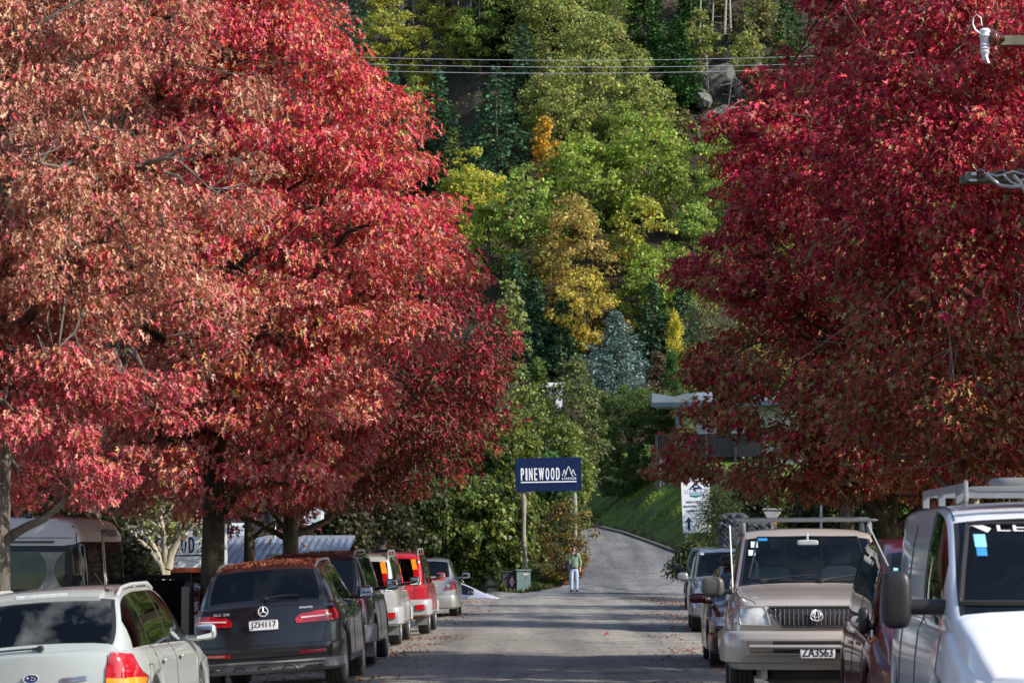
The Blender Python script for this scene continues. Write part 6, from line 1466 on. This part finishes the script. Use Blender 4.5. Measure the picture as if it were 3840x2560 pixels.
for px in (3672, 3750, 3820): q = L_(px, 652); MB().lathe([(.01, .05), (.035, .04), (.05, .01), (.03, -.01), (.045, -.03), (.02, -.06)], (q[0], -.10, q[2]), 'Z', 14).build('pin_insulator', BRN, root, True, 50)
mb = MB()
for pts, r_w in ((((3690, 662), (3712, 680), (3740, 702), (3780, 708), (3840, 704), (3900, 690)), .022), (((3790, 665), (3815, 690), (3838, 730), (3860, 760)), .024), (((3820, 680), (3850, 700), (3890, 720)), .02), (((3750, 660), (3780, 690), (3820, 706)), .014), (((3680, 655), (3730, 668), (3790, 650), (3850, 668)), .012)):
    mb.tube([Vector(L_(a_, b_))-Vector((0, .18, 0)) for a_, b_ in pts], r_w, 7)
mb.build('cable', WIRE, root, True)
mb = MB(); q = L_(3643, 680); mb.box((q[0], -.10, q[2]), (.09, .02, .025)); q = L_(3640, 656); mb.box((q[0]+.02, -.10, q[2]), (.06, .02, .04)); mb.build('bracket', mat('galvanised post', (.45, .47, .50), .4, .7), root)
# three wires crossing the hillside
for i, pts in enumerate([((1420, 217), (2000, 228), (2480, 223), (2940, 215)), ((1420, 242), (2000, 253), (2480, 250), (2940, 243)), ((1420, 267), (2000, 276), (2480, 272), (2940, 262))]):
    Yw = 72; A = [P(px, py, Yw) for px, py in pts]; xs_ = [a.x for a in A]; zs_ = [a.z for a in A]; cf = np.polyfit(xs_, zs_, 2)
    mb = MB(); mb.tube([(x, Yw, float(np.polyval(cf, x))) for x in np.linspace(-14, 17, 60)], .0075, 6, True)
    o = mb.build('power_line', mat('pale grey wire', (.62, .63, .65), .35, .5, var=0), None, True); tag(o, ['highest', 'middle', 'lowest'][i]+' of the three thin wires crossing before the hillside', 'wire', 'power lines crossing the hillside')  # one even pale grey for all three wires

# ------------------------------------------------------------------ lodge building, low roof left
def corr_roof(name, x0, x1, y0, y1, z0, z1, m, parent, pitch=.11, amp=.018):
    n = int((x1-x0)/pitch*6); mb = MB(); vs = []
    for k in range(n+1):
        x = x0+(x1-x0)*k/n; d = amp*math.cos(2*PI*k/6); vs += [(x, y0, z0+d), (x, y1, z1+d)]
    mb.add(vs, [(2*k, 2*k+2, 2*k+3, 2*k+1) for k in range(n)]); return mb.build(name, m, parent, True, 80)
Y = 66; e = P(300, 2118, Y); e2 = P(1290, 2088, Y); t_ = P(900, 2018, Y+4.5); gzb = -1.4
root = empty('lodge_building', (-8, Y, gzb), 0, 'dark walled lodge building with a low blue grey corrugated roof behind the left trunks', 'building')
RB = mat('blue grey corrugated steel', (.20, .24, .33), .35, .4, var=.15, scale=2); DW = mat('dark brown brick wall', (.03, .026, .03), .85, var=.35, scale=12)
lx = lambda x: x+8
rf = corr_roof('porch_roof', lx(e.x), lx(e2.x), 0, 4.5, e.z-gzb, t_.z-gzb, RB, root, .17, .025)
MB().box((lx((e.x+e2.x)/2), -.03, e.z-gzb-.10), (e2.x-e.x, .05, .14)).build('fascia', mat('orange red fascia', (.42, .09, .03), .5, var=.1), root)
MB().box((lx((e.x+e2.x)/2), 2.2, (e.z-gzb)/2-.15), (e2.x-e.x-.4, 4.2, e.z-gzb-.35)).build('porch_wall', DW, root)
MB().box((lx((e.x+e2.x)/2-1.1), 5.4, 3.0), (e2.x-e.x-1.6, 1.6, 6.2)).build('wall', DW, root)
MB().box((lx((e.x+e2.x)/2), 4.53, t_.z-gzb+.03), (e2.x-e.x, .08, .10)).build('flashing', mat('pale flashing', (.4, .43, .5), .4, .3), root)
for x0_, x1_, yt, yb in ((862, 925, 1960, 2030), (1140, 1215, 1880, 1968)):
    a, b = P(x0_, yb, Y+4.6), P(x1_, yt, Y+4.6); cx_, cz_ = lx((a.x+b.x)/2), (a.z+b.z)/2-gzb; fr = MB(); ww, hh = b.x-a.x, b.z-a.z
    fr.box((cx_, 4.56, cz_), (ww, .07, hh)); wn_ = fr.build('window', mat('white window frame', (.75, .77, .82), .5, var=.03), root)
    MB().box((cx_, 4.515, cz_), (ww*.72, .02, hh*.76)).build('pane', mat('pale blind behind glass', (.55, .60, .66), .08, var=.1, coat=1), wn_)
q = P(1032, 1990, Y+4.5); MB().tube([(lx(q.x), 4.5, q.z-gzb-.45), (lx(q.x), 4.5, q.z-gzb+.6)], .03, 8).build('downpipe', CHROME, root)
# black fence with lattice before it
def fence(label, a, b, hgt, lattice, z0=None):
    a = Vector(a); b = Vector(b); L = (b-a).length; ang = math.atan2(b.y-a.y, b.x-a.x)
    root = empty('lattice_fence' if lattice else 'board_fence', (a.x, a.y, a.z), ang, label, 'fence'); fm = mat('black stained timber', (.018, .019, .022), .8, var=.3)
    n = max(2, int(L/1.8)+1)
    for k in range(n): MB().box((L*k/(n-1), 0, hgt/2+.03), (.10, .10, hgt+.1)).build('post', fm, root)
    mb = MB()
    if lattice:
        for sgn in (1, -1):
            x = -hgt
            while x < L:
                p = [(x+t*hgt, t*hgt) for t in np.linspace(0, 1, 9)]; p = [(u if sgn > 0 else L-u, v) for u, v in p if 0 < u < L]
                if len(p) > 1: mb.tube([(u, .012*sgn, v) for u, v in (p[0], p[-1])], .014, 4)
                x += .13
        mb.build('lattice', fm, root); MB().box((L/2, .05, hgt/2), (L, .02, hgt-.1)).build('backing_board', mat('black board', (.012, .012, .014), .9), root)
    else:
        x = .06
        while x < L: mb.box((x, 0, hgt/2), (.11, .02, hgt)); x += .118
        mb.build('boards', fm, root)
    MB().box((L/2, 0, hgt), (L, .07, .07)).build('top_rail', fm, root); MB().box((L/2, 0, .12), (L, .06, .07)).build('bottom_rail', fm, root)
fa = P(430, 2162, 46); fb = P(705, 2162, 46); gb_ = -.95
fence('black diagonal lattice fence behind the white wagon', (fa.x, 46, gb_), (fb.x, 46, gb_), fa.z-gb_, True)
fb2 = P(705, 2170, 46.2); fc = P(800, 2190, 40.5); fence('solid black board fence running toward the camera beside the lattice one', (fb2.x+.05, 46.2, gb_), (fc.x-.25, 39.2, gb_), fb2.z-gb_-.1, False)
fa = P(640, 2152, 55); fb = P(1000, 2140, 55); fence('black board fence under the orange fascia behind the trunks', (fa.x-2.4, 55, -1.1), (fb.x+1.2, 55, -1.1), fa.z+1.0, False)
# magnolia and shrubs in the yard
Y = 50; bp = P(618, 2130, Y); r = np.random.RandomState(9)
tree('magnolia_tree', 'small magnolia with bare pale forked limbs and pale green leaves before the white lodge sign', 'tree', (bp.x, Y), prof_px(Y, 640, [(1995, 90), (1965, 190), (1930, 230), (1890, 240), (1860, 180), (1820, 60)]), .06, 80, .26, 8, .14,
     [(.30, .36, .14), (.22, .30, .08), (.40, .38, .20), (.18, .16, .10)], 501, 'rhomb', leaf_mat('broad leaf', .44, .5, .4), bark('pale magnolia bark', (.26, .23, .17), (.50, .46, .36)), limbs=9, twigs=80, limb_r=.85, shell=.5, rough=.3, droop=.9, back=.8, trunk_top=1.6)
lm = MB(); root = empty('magnolia_tree', (bp.x, Y-.5, gz(bp.x, Y)), 0, 'thick pale forked magnolia trunk in front of the white lodge sign', 'tree'); g0 = root.location.z; Lp = lambda px, py: Vector(P(px, py, Y-.5))-Vector((bp.x, Y-.5, g0))
for pts, rs in ((((612, 2290), (612, 2125), (560, 2060), (500, 2015), (470, 1960)), (.10, .085, .07, .05, .03)), (((612, 2140), (590, 2080), (565, 2030), (540, 1985)), (.09, .07, .05, .03)), (((622, 2290), (622, 2120), (618, 2060), (615, 2000), (600, 1930)), (.09, .075, .055, .045, .03)), (((628, 2130), (640, 2080), (665, 2030), (690, 1990), (740, 1960)), (.09, .07, .055, .04, .02)), (((618, 2060), (640, 2040), (610, 1990), (560, 1950)), (.05, .04, .03, .02))):
    lm.tube([Lp(*p) for p in pts], rs, 9)
lm.build('trunk', bark('pale magnolia bark', (.26, .23, .17), (.50, .46, .36)), root, True, 60)
shrub('round yellow leaved bush under the white lodge sign', 520, [(2150, 35), (2125, 50), (2100, 48), (2080, 20)], 54, 511, [(.55, .38, .03), (.45, .28, .03), (.6, .45, .05)], n=60, per=70, size=.07)
shrub('dark leafy shrub at the corner of the camper van', 455, [(2240, 60), (2160, 85), (2090, 80), (2040, 30)], 48, 512, [(.03, .045, .018), (.05, .06, .03)], n=70, per=50, size=.09)
shrub('olive green bush seen behind the camper van roof', 300, [(2080, 160), (1990, 200), (1900, 200), (1830, 90)], 62, 513, [(.12, .14, .04), (.09, .10, .03), (.16, .17, .06)], n=120, per=60, size=.12)
shrub('green hedge behind the left end of the grey roof', 60, [(2120, 160), (1990, 200), (1900, 200), (1830, 90)], 64, 514, [(.07, .09, .03), (.05, .07, .02)], n=120, per=60, size=.12)

# ------------------------------------------------------------------ veranda house on the bank
Y = 143.5; a = P(2460, 1720, Y); b = P(2480, 1640, Y)
hx = P(2470, 1700, Y).x; z_deck = P(2470, 1712, Y).z
root = empty('veranda_house', (hx, Y, z_deck), -rad(20), 'white weatherboard house with a veranda roof and dark deck screen on the bank', 'house')
GW = mat('white weatherboard', (.62, .66, .72), .6, var=.05); RF = mat('grey steel roofing', (.16, .18, .20), .35, .5, var=.1); DK = mat('dark brown deck boards', (.045, .04, .042), .8, var=.3)
s_ = Y/FPX
def hp(px, py): q = P(px, py, Y); return (q.x-hx, q.z-z_deck)
MB().box((4.6, 4.2, .5), (6.2, 5, 5.6)).build('wall', GW, root)
wl_ = MB(); [wl_.box((4.6, 1.68, -.9+k*.16), (6.2, .015, .02)) for k in range(26)]; wl_.build('weatherboard_laps', mat('lap shadow gap', (.3, .33, .38), .8), root)
MB().box((2.95, 1.66, 1.45), (.9, .05, 1.3)).build('window', mat('white window frame', (.75, .77, .82), .5, var=.03), root); MB().box((2.95, 1.62, 1.45), (.72, .03, 1.1)).build('pane', mat('dark reflective pane', (.03, .035, .04), .05, var=.2, coat=1), root)
rf = MB(); rf.add([(-.15, -.4, 2.62), (8, -.4, 2.95), (8, 6, 3.7), (.3, 6, 3.3)], [(0, 1, 2, 3)]); rf.add([(-.15, -.4, 2.50), (8, -.4, 2.80), (8, 6, 3.5), (.3, 6, 3.1)], [(3, 2, 1, 0)])
r_o = corr_roof('roof', -.2, 8, -.35, 6, 2.70, 3.5, RF, root, .25, .03); MB().box((3.9, -.42, 2.60), (8.3, .10, .22)).build('gutter', mat('grey gutter', (.12, .16, .20), .4, .3), root)
MB().box((-.22, 2.6, 2.95), (.08, 6.2, .5)).build('barge_board', mat('grey gutter', (.12, .16, .20), .4, .3), root); MB().box((3.9, .7, 2.46), (8.0, 2.0, .04)).build('veranda_ceiling', mat('cream soffit', (.45, .43, .35), .7), root)
MB().box((1.05, -.2, 1.2), (.12, .12, 2.6)).build('veranda_post', mat('grey gutter', (.12, .16, .20), .4, .3), root)
dk = MB(); [dk.box((.0+k*.155, -.35, .55), (.145, .03, 1.0)) for k in range(36)]; dk.build('deck_screen', DK, root)
MB().box((2.7, -.38, 1.08), (5.7, .09, .07)).build('deck_rail', DK, root); MB().box((2.7, -.36, .02), (5.7, .10, .16)).build('deck_edge', DK, root); MB().box((2.7, .7, -.03), (5.5, 2.1, .08)).build('deck_floor', DK, root)
for x in (0, 1.05, 2.6, 4.1): MB().box((x, -.42, -.5), (.11, .09, 3.2)).build('deck_post', DK, root)
MB().box((.25, .1, -.85), (.3, .6, 1.6)).build('deck_pile', GW, root)
# small white house glimpsed upper left of the driveway
Y = 152; a, b = P(2012, 1442, Y), P(2108, 1432, Y); root = empty('white_house', (a.x, Y, a.z-3), 0, 'corner of a white house between the conifers above the lodge sign', 'house')
w2 = b.x-a.x; MB().box((w2/2, 2, 1.4), (w2, 4, 2.9)).build('wall', GW, root); MB().box((w2/2, 1.8, 2.96), (w2+.3, 4.6, .24)).build('roof', mat('white roof edge', (.75, .77, .80), .4), root)
MB().box((w2*.6, -.02, 1.7), (w2*.3, .05, 1.5)).build('window', mat('dark reflective pane', (.03, .035, .04), .05, var=.2, coat=1), root)
# gabion rock baskets on the right
def gabion(label, px, py, w_, h_, Y, seed):
    q = P(px, py, Y); s_ = Y/FPX; r = np.random.RandomState(seed); W2, H2 = w_*s_, h_*s_; root = empty('rock_basket', (q.x, Y, q.z-H2), 0, label, 'rock wall', 'wire baskets of rock')
    mb = MB(); mb.rbox((0, .5, H2*.5), (W2*2, 1.2, H2*2), .5, 20, 12); mb.build('rock_core', mat('grey river stone', (.045, .048, .056), .85, var=.6, scale=5, bump=1, bscale=7), root, True)
    st = MB()
    for _ in range(170):
        x, z = r.uniform(-W2*.93, W2*.93), r.uniform(-.2, H2*1.42); rr = r.uniform(.07, .16); st.rbox((x, -.06+.10*r.rand()+.35*max(0, abs(x)/W2-.7), z), (rr*1.6, rr*1.4, rr*1.1), .8, 8, 5, rz=r.uniform(0, 3), rx=r.uniform(0, 3))
    st.build('stones', mat('grey river stone', (.045, .048, .056), .85, var=.6, scale=5, bump=1, bscale=7), root, True, 60); wm = MB()
    n = int(W2*2/.16)
    for k in range(-n, 2*n):
        for sg in (1, -1):
            x0 = -W2+k*.16; pts = [(x0+sg*t*1.0, -.17, t) for t in np.linspace(0, H2*1.45, 8)]; pts = [p for p in pts if -W2 < p[0] < W2]
            if len(pts) > 1: wm.tube(pts, .005, 3, False)
    wm.build('wire_mesh', mat('galvanised wire', (.30, .34, .42), .4, .6), root)
gabion('wire basket of grey rocks behind the silver four wheel drive', 2760, 1985, 62, 130, 92, 1)
gabion('lower wire basket of grey rocks beside the give way sign', 2850, 2005, 60, 110, 90, 2)
# utility cabinets by the sign
Y = 107.5; a, b = P(1938, 2218, Y), P(1990, 2138, Y); root = empty('utility_cabinet', ((a.x+b.x)/2, Y, gz((a.x+b.x)/2, Y)-.05), rad(8), 'grey green utility cabinet left of the woman, at the foot of the sign', 'cabinet')
w_, h_ = b.x-a.x, b.z-root.location.z; MB().box((0, .25, h_/2), (w_, .5, h_)).build('body', mat('grey green enamel', (.14, .20, .19), .45, var=.12), root); MB().box((0, .24, h_+.02), (w_+.06, .56, .05)).build('lid', mat('grey green enamel', (.14, .20, .19), .45, var=.12), root)
MB().box((.08, -.008, h_*.84), (.20, .01, .055)).build('warning_label', mat('pale label', (.6, .55, .5), .5, var=.3, scale=60), root); MB().box((.1, -.01, h_*.70), (.06, .01, .10)).build('latch', CHROME, root); MB().box((-w_*.46, -.01, h_*.5), (.03, .02, .2)).build('hinge', CHROME, root)
a, b = P(1893, 2216, Y), P(1937, 2145, Y); root = empty('utility_cabinet', ((a.x+b.x)/2-.05, Y+.15, gz(a.x, Y)-.1), rad(8), 'dark shaded cabinet with a red and white diamond, left of the grey one', 'cabinet')
w_, h_ = b.x-a.x, b.z-root.location.z; MB().box((0, .25, h_/2), (w_*1.1, .5, h_)).build('body', mat('dark timber box', (.03, .032, .03), .8), root); MB().box((0, .24, h_+.02), (w_*1.1+.06, .56, .04)).build('lid', mat('dark timber box', (.03, .032, .03), .8), root)
dm = MB(); zc = P(1920, 2180, Y).z-root.location.z; dx_ = .10
dm.add([(-.10+dx_, -.012, zc), (dx_, -.012, zc-.24), (.10+dx_, -.012, zc), (dx_, -.012, zc+.24)], [(0, 1, 2, 3)]); o = dm.build('diamond_sign', mat('white diamond', (.75, .68, .70), .5), root)
dm = MB(); 
for k in range(4):
    q = [(-.10, 0), (0, -.24), (.10, 0), (0, .24)]; a_, b_ = q[k], q[(k+1) % 4]; i_ = .78; dm.add([(a_[0]*.98+dx_, -.016, zc+a_[1]*.98), (b_[0]*.98+dx_, -.016, zc+b_[1]*.98), (b_[0]*i_+dx_, -.016, zc+b_[1]*i_), (a_[0]*i_+dx_, -.016, zc+a_[1]*i_)], [(0, 1, 2, 3)])
dm.rbox((dx_, -.014, zc), (.07, .006, .14), .5, 10, 6); dm.build('red_emblem', mat('red sign paint', (.6, .03, .06), .5), o)

# ------------------------------------------------------------------ people
SKIN = mat('skin', (.52, .30, .22), .5, var=.08); 
def skin_mesh(name, chains, material, parent, sub=2, root_i=0):
    """chains: lists of (x,y,z,r); equal positions are welded into one skeleton"""
    V = []; R = []; E = []; key = {}
    for ch in chains:
        prev = None
        for x, y, z, r in ch:
            k = (round(x, 4), round(y, 4), round(z, 4))
            if k not in key: key[k] = len(V); V.append((x, y, z)); R.append(r)
            i = key[k]
            if prev is not None and prev != i: E.append((prev, i))
            prev = i
    me = bpy.data.meshes.new(name); me.from_pydata(V, E, []); o = bpy.data.objects.new(name, me); link(o, parent)
    md = o.modifiers.new('skin', 'SKIN'); md.use_smooth_shade = True
    lay = me.skin_vertices[0] if me.skin_vertices else None
    if lay is None:
        bpy.context.view_layer.objects.active = o; lay = me.skin_vertices.new(name='s') if hasattr(me.skin_vertices, 'new') else None
    for i, r in enumerate(R):
        rr = r if isinstance(r, tuple) else (r, r); lay.data[i].radius = rr; lay.data[i].use_root = (i == root_i)
    s2 = o.modifiers.new('sub', 'SUBSURF'); s2.levels = sub; s2.render_levels = sub
    dg = bpy.context.evaluated_depsgraph_get(); ev = o.evaluated_get(dg); nm = bpy.data.meshes.new_from_object(ev)
    if len(nm.vertices) > 10:
        o.modifiers.clear(); o.data = nm
    o.data.materials.clear(); o.data.materials.append(material)
    for p in o.data.polygons: p.use_smooth = True
    return o
def hand(sx, cx, cy, cz, d):
    """five finger chains from a wrist; d = +-1 side for the thumb; fingers point down"""
    w = (cx, cy, cz, .020); palm = (cx, cy-.005, cz-.045, .026); out = [[w, palm]]
    for k, (o_, l) in enumerate(((-.021, .062), (-.007, .072), (.008, .068), (.021, .052))):
        out.append([palm, (cx+o_*.4, cy-.008+o_*.8, cz-.085, .010), (cx+o_*.5, cy-.016+o_*.9, cz-.085-l*.5, .0085), (cx+o_*.5, cy-.030+o_*.9, cz-.085-l*.85, .007)])
    out.append([(cx, cy, cz, .020), (cx+d*.018, cy-.03, cz-.03, .011), (cx+d*.02, cy-.045, cz-.058, .009), (cx+d*.018, cy-.052, cz-.078, .007)]); return out
def person(label, loc, rz, H, cfg):
    k = H/1.66; root = empty('person', loc, rz, label, 'person'); S = lambda ch: [(x*k, y*k, z*k, (r*k if not isinstance(r, tuple) else (r[0]*k, r[1]*k))) for x, y, z, r in ch]
    # facing -y. right hand is -x
    pel = (0, 0, .90, (.135, .10)); rsh = (-.165, 0, 1.34, .052); lsh = (.165, 0, 1.34, .052)
    rel, rwr = cfg['relb'], cfg['rwr']; lel, lwr = cfg['lelb'], cfg['lwr']
    spine = [pel, (0, 0, 1.02, (.115, .085)), (0, .01, 1.18, (.125, .09)), (0, .01, 1.33, (.12, .08)), (0, 0, 1.415, .050), (0, -.01, 1.46, .047)]
    head = [spine[-1], (0, -.012, 1.515, (.068, .075)), (0, -.005, 1.575, (.076, .088)), (0, 0, 1.625, (.062, .072))]
    ch = [spine, head]
    for sh, el, wr_ in ((rsh, rel, rwr), (lsh, lel, lwr)): ch.append([spine[3], (*sh[:3], .052), (*el, .038), (*wr_, .024)])
    for sx in (-1, 1): ch.append([pel, (sx*.085, 0, .82, .082), (sx*.090, -.01, .48, .056), (sx*.095, .015, .10, .036), (sx*.095, .0, .045, .036), (sx*.10, -.10, .03, .034), (sx*.102, -.16, .025, .026)])
    for wr_, d in ((rwr, 1), (lwr, -1)): ch += [[(*wr_, .024)] + c_[1:] if c_[0][:3] == wr_ else c_ for c_ in hand(0, *wr_, d)]
    body = skin_mesh('body', [S(c_) for c_ in ch], SKIN, root)
    # face
    mb = MB(); fz = 1.555*k
    nose = MB(); nose.tube([(0, -.088*k, 1.580*k), (0, -.102*k, 1.548*k), (0, -.108*k, 1.535*k), (0, -.090*k, 1.528*k)], [.006*k, .010*k, .012*k, .008*k], 8); nose.build('nose', SKIN, body, True)
    for sx in (-1, 1):
        e = MB(); e.rbox((sx*.030*k, -.083*k, 1.575*k), (.026*k, .012*k, .011*k), 1, 10, 6); eo = e.build('eye', mat('eye white', (.55, .5, .48), .3, var=0), body, True)
        e = MB(); e.rbox((sx*.030*k, -.089*k, 1.575*k), (.012*k, .006*k, .011*k), 1, 8, 6); e.build('iris', INK, eo, True)
        b = MB(); b.tube([(sx*.015*k, -.090*k, 1.590*k), (sx*.032*k, -.090*k, 1.595*k), (sx*.047*k, -.080*k, 1.588*k)], .004*k, 5); b.build('eyebrow', mat('brow', (.06, .03, .02), .9, var=0), body)
        r_e = MB(); r_e.rbox((sx*.078*k, .005*k, 1.555*k), (.018*k, .035*k, .055*k), 1, 10, 8); r_e.build('ear', SKIN, body, True)
    m_ = MB(); m_.rbox((0, -.085*k, 1.505*k), (.045*k, .014*k, .012*k), 1, 12, 6); m_.build('mouth', mat('lips', (.38, .12, .11), .5, var=0), body, True)
    top = cfg['top']; zc = cfg.get('hem', .86)
    jk = [[(0, .0, zc, (.180, .135)), (0, 0, 1.00, (.170, .130)), (0, .01, 1.16, (.170, .130)), (0, .01, 1.31, (.155, .115)), (0, .0, 1.385, (.085, .08))]]
    for sh, el, wr_ in ((rsh, rel, rwr), (lsh, lel, lwr)):
        w2 = tuple(el[i]+(wr_[i]-el[i])*.93 for i in range(3)); jk.append([jk[0][3], (sh[0], sh[1], sh[2], .076), (*el, .066), (*w2, .050)])
    skin_mesh('jacket', [S(c_) for c_ in jk], top, root)
    tr = [[(0, 0, .92, (.138, .104)), (0, 0, .88, (.142, .108))]]
    for sx in (-1, 1): tr.append([tr[0][1], (sx*.088, 0, .79, .100), (sx*.092, -.01, .48, .074), (sx*.096, .012, .20, .062), (sx*.096, .012, .06, .062)])
    skin_mesh('trousers', [S(c_) for c_ in tr], cfg['legs'], root)
    for sx in (-1, 1): s_ = MB(); s_.rbox((sx*.10*k, -.045*k, .035*k), (.095*k, .26*k, .075*k), .6); s_.build('shoe', cfg.get('shoe', BLACKP), root, True)
    return root, k, S
HAIR = mat('dark brown hair', (.045, .02, .015), .5, var=.4, scale=30)
Y = 105.6; q = P(2153, 2214, Y)
root, k, S = person('woman in a green jacket and pale blue jeans standing at the crest', (q.x, Y, gz(q.x, Y)+.02), rad(4), 1.68,
    dict(relb=(-.255, .02, 1.10), rwr=(-.165, -.14, 1.17), lelb=(.235, .03, 1.09), lwr=(.225, -.03, .86), top=mat('sage green jacket', (.14, .24, .15), .75, var=.15, scale=12, bump=.4, bscale=25), legs=mat('pale blue denim', (.36, .45, .60), .8, var=.15, scale=14, bump=.2), hem=.82))
hr = [[(0, .025, 1.635, (.070, .078)), (0, .045, 1.57, (.088, .075)), (0, .06, 1.47, (.085, .055)), (0, .06, 1.40, (.07, .04))]]
skin_mesh('hair', [S(c_) for c_ in hr] , HAIR, root)
for sx in (-1, 1):
    mb = MB(); mb.tube([(0.012*sx*k, -.070*k, 1.640*k), (sx*.062*k, -.055*k, 1.60*k), (sx*.080*k, -.035*k, 1.52*k), (sx*.090*k, -.05*k, 1.42*k), (sx*.085*k, -.105*k, 1.34*k), (sx*.07*k, -.125*k, 1.27*k)], [v*k for v in (.018, .030, .034, .036, .032, .010)], 10); mb.build('hair_lock', HAIR, root, True)
mb = MB(); mb.rbox((-.245*k, -.02, .93*k), (.17*k, .24*k, .34*k), .7, 20, 12, ry=.15); bag = mb.build('shoulder_bag', mat('black navy bag cloth', (.012, .012, .03), .8), None, True)
bag.location = root.location; bag.rotation_euler = root.rotation_euler; tag(bag, 'black navy shoulder bag hanging at the side of the woman in the green jacket', 'bag')
mb = MB(); mb.tube([(-.24*k, -.06, 1.08*k), (-.19*k, -.145, 1.22*k), (-.15*k, -.10, 1.38*k), (-.15*k, .02, 1.415*k), (-.17*k, .10, 1.3*k), (-.24*k, .04, 1.08*k)], .012, 6); mb.build('bag_strap', mat('brown strap', (.20, .08, .06), .7), bag, True)
mb = MB(); mb.rbox((.105*k, -.01, 1.385*k), (.11*k, .10*k, .05*k), .7, 12, 8); mb.build('hood_lining', mat('pale fleece', (.6, .58, .55), .9), root, True)
mb = MB(); mb.tube([(0, -.118*k, .88*k), (0, -.125*k, 1.1*k), (0, -.118*k, 1.3*k)], .004, 5); mb.build('zip', mat('dark zip', (.04, .07, .05), .6), root)
mb = MB(); mb.rbox((0, .0, .845*k), (.28*k, .21*k, .05*k), .6); mb.build('shirt_hem', mat('navy shirt', (.01, .012, .04), .8), root, True)
mb = MB(); mb.rbox((0, -.055*k, 1.33*k), (.11*k, .09*k, .08*k), .7); mb.build('dark_collar', mat('navy shirt', (.01, .012, .04), .8), root, True)
# man behind the cars, only his head and shoulders showing
Y = 66; q = P(1436, 2000, Y)
root, k, S = person('man in a black cap and dark top, only his head showing above the parked cars', (q.x, Y, q.z-1.86), rad(160), 1.78,
    dict(relb=(-.24, .02, 1.10), rwr=(-.23, -.05, .86), lelb=(.24, .03, 1.09), lwr=(.23, -.05, .86), top=mat('black top', (.012, .012, .015), .8), legs=mat('dark trousers', (.02, .02, .025), .8)))
mb = MB(); mb.rbox((0, .0, 1.635*k), (.175*k, .20*k, .13*k), .85, 20, 12); mb.rbox((0, -.12*k, 1.60*k), (.14*k, .11*k, .018*k), .6, 14, 6); mb.build('cap', mat('black cap cloth', (.012, .012, .015), .8), root, True)
mb = MB(); mb.rbox((0, .035*k, 1.56*k), (.165*k, .13*k, .12*k), .85, 16, 10); mb.build('hair', HAIR, root, True)
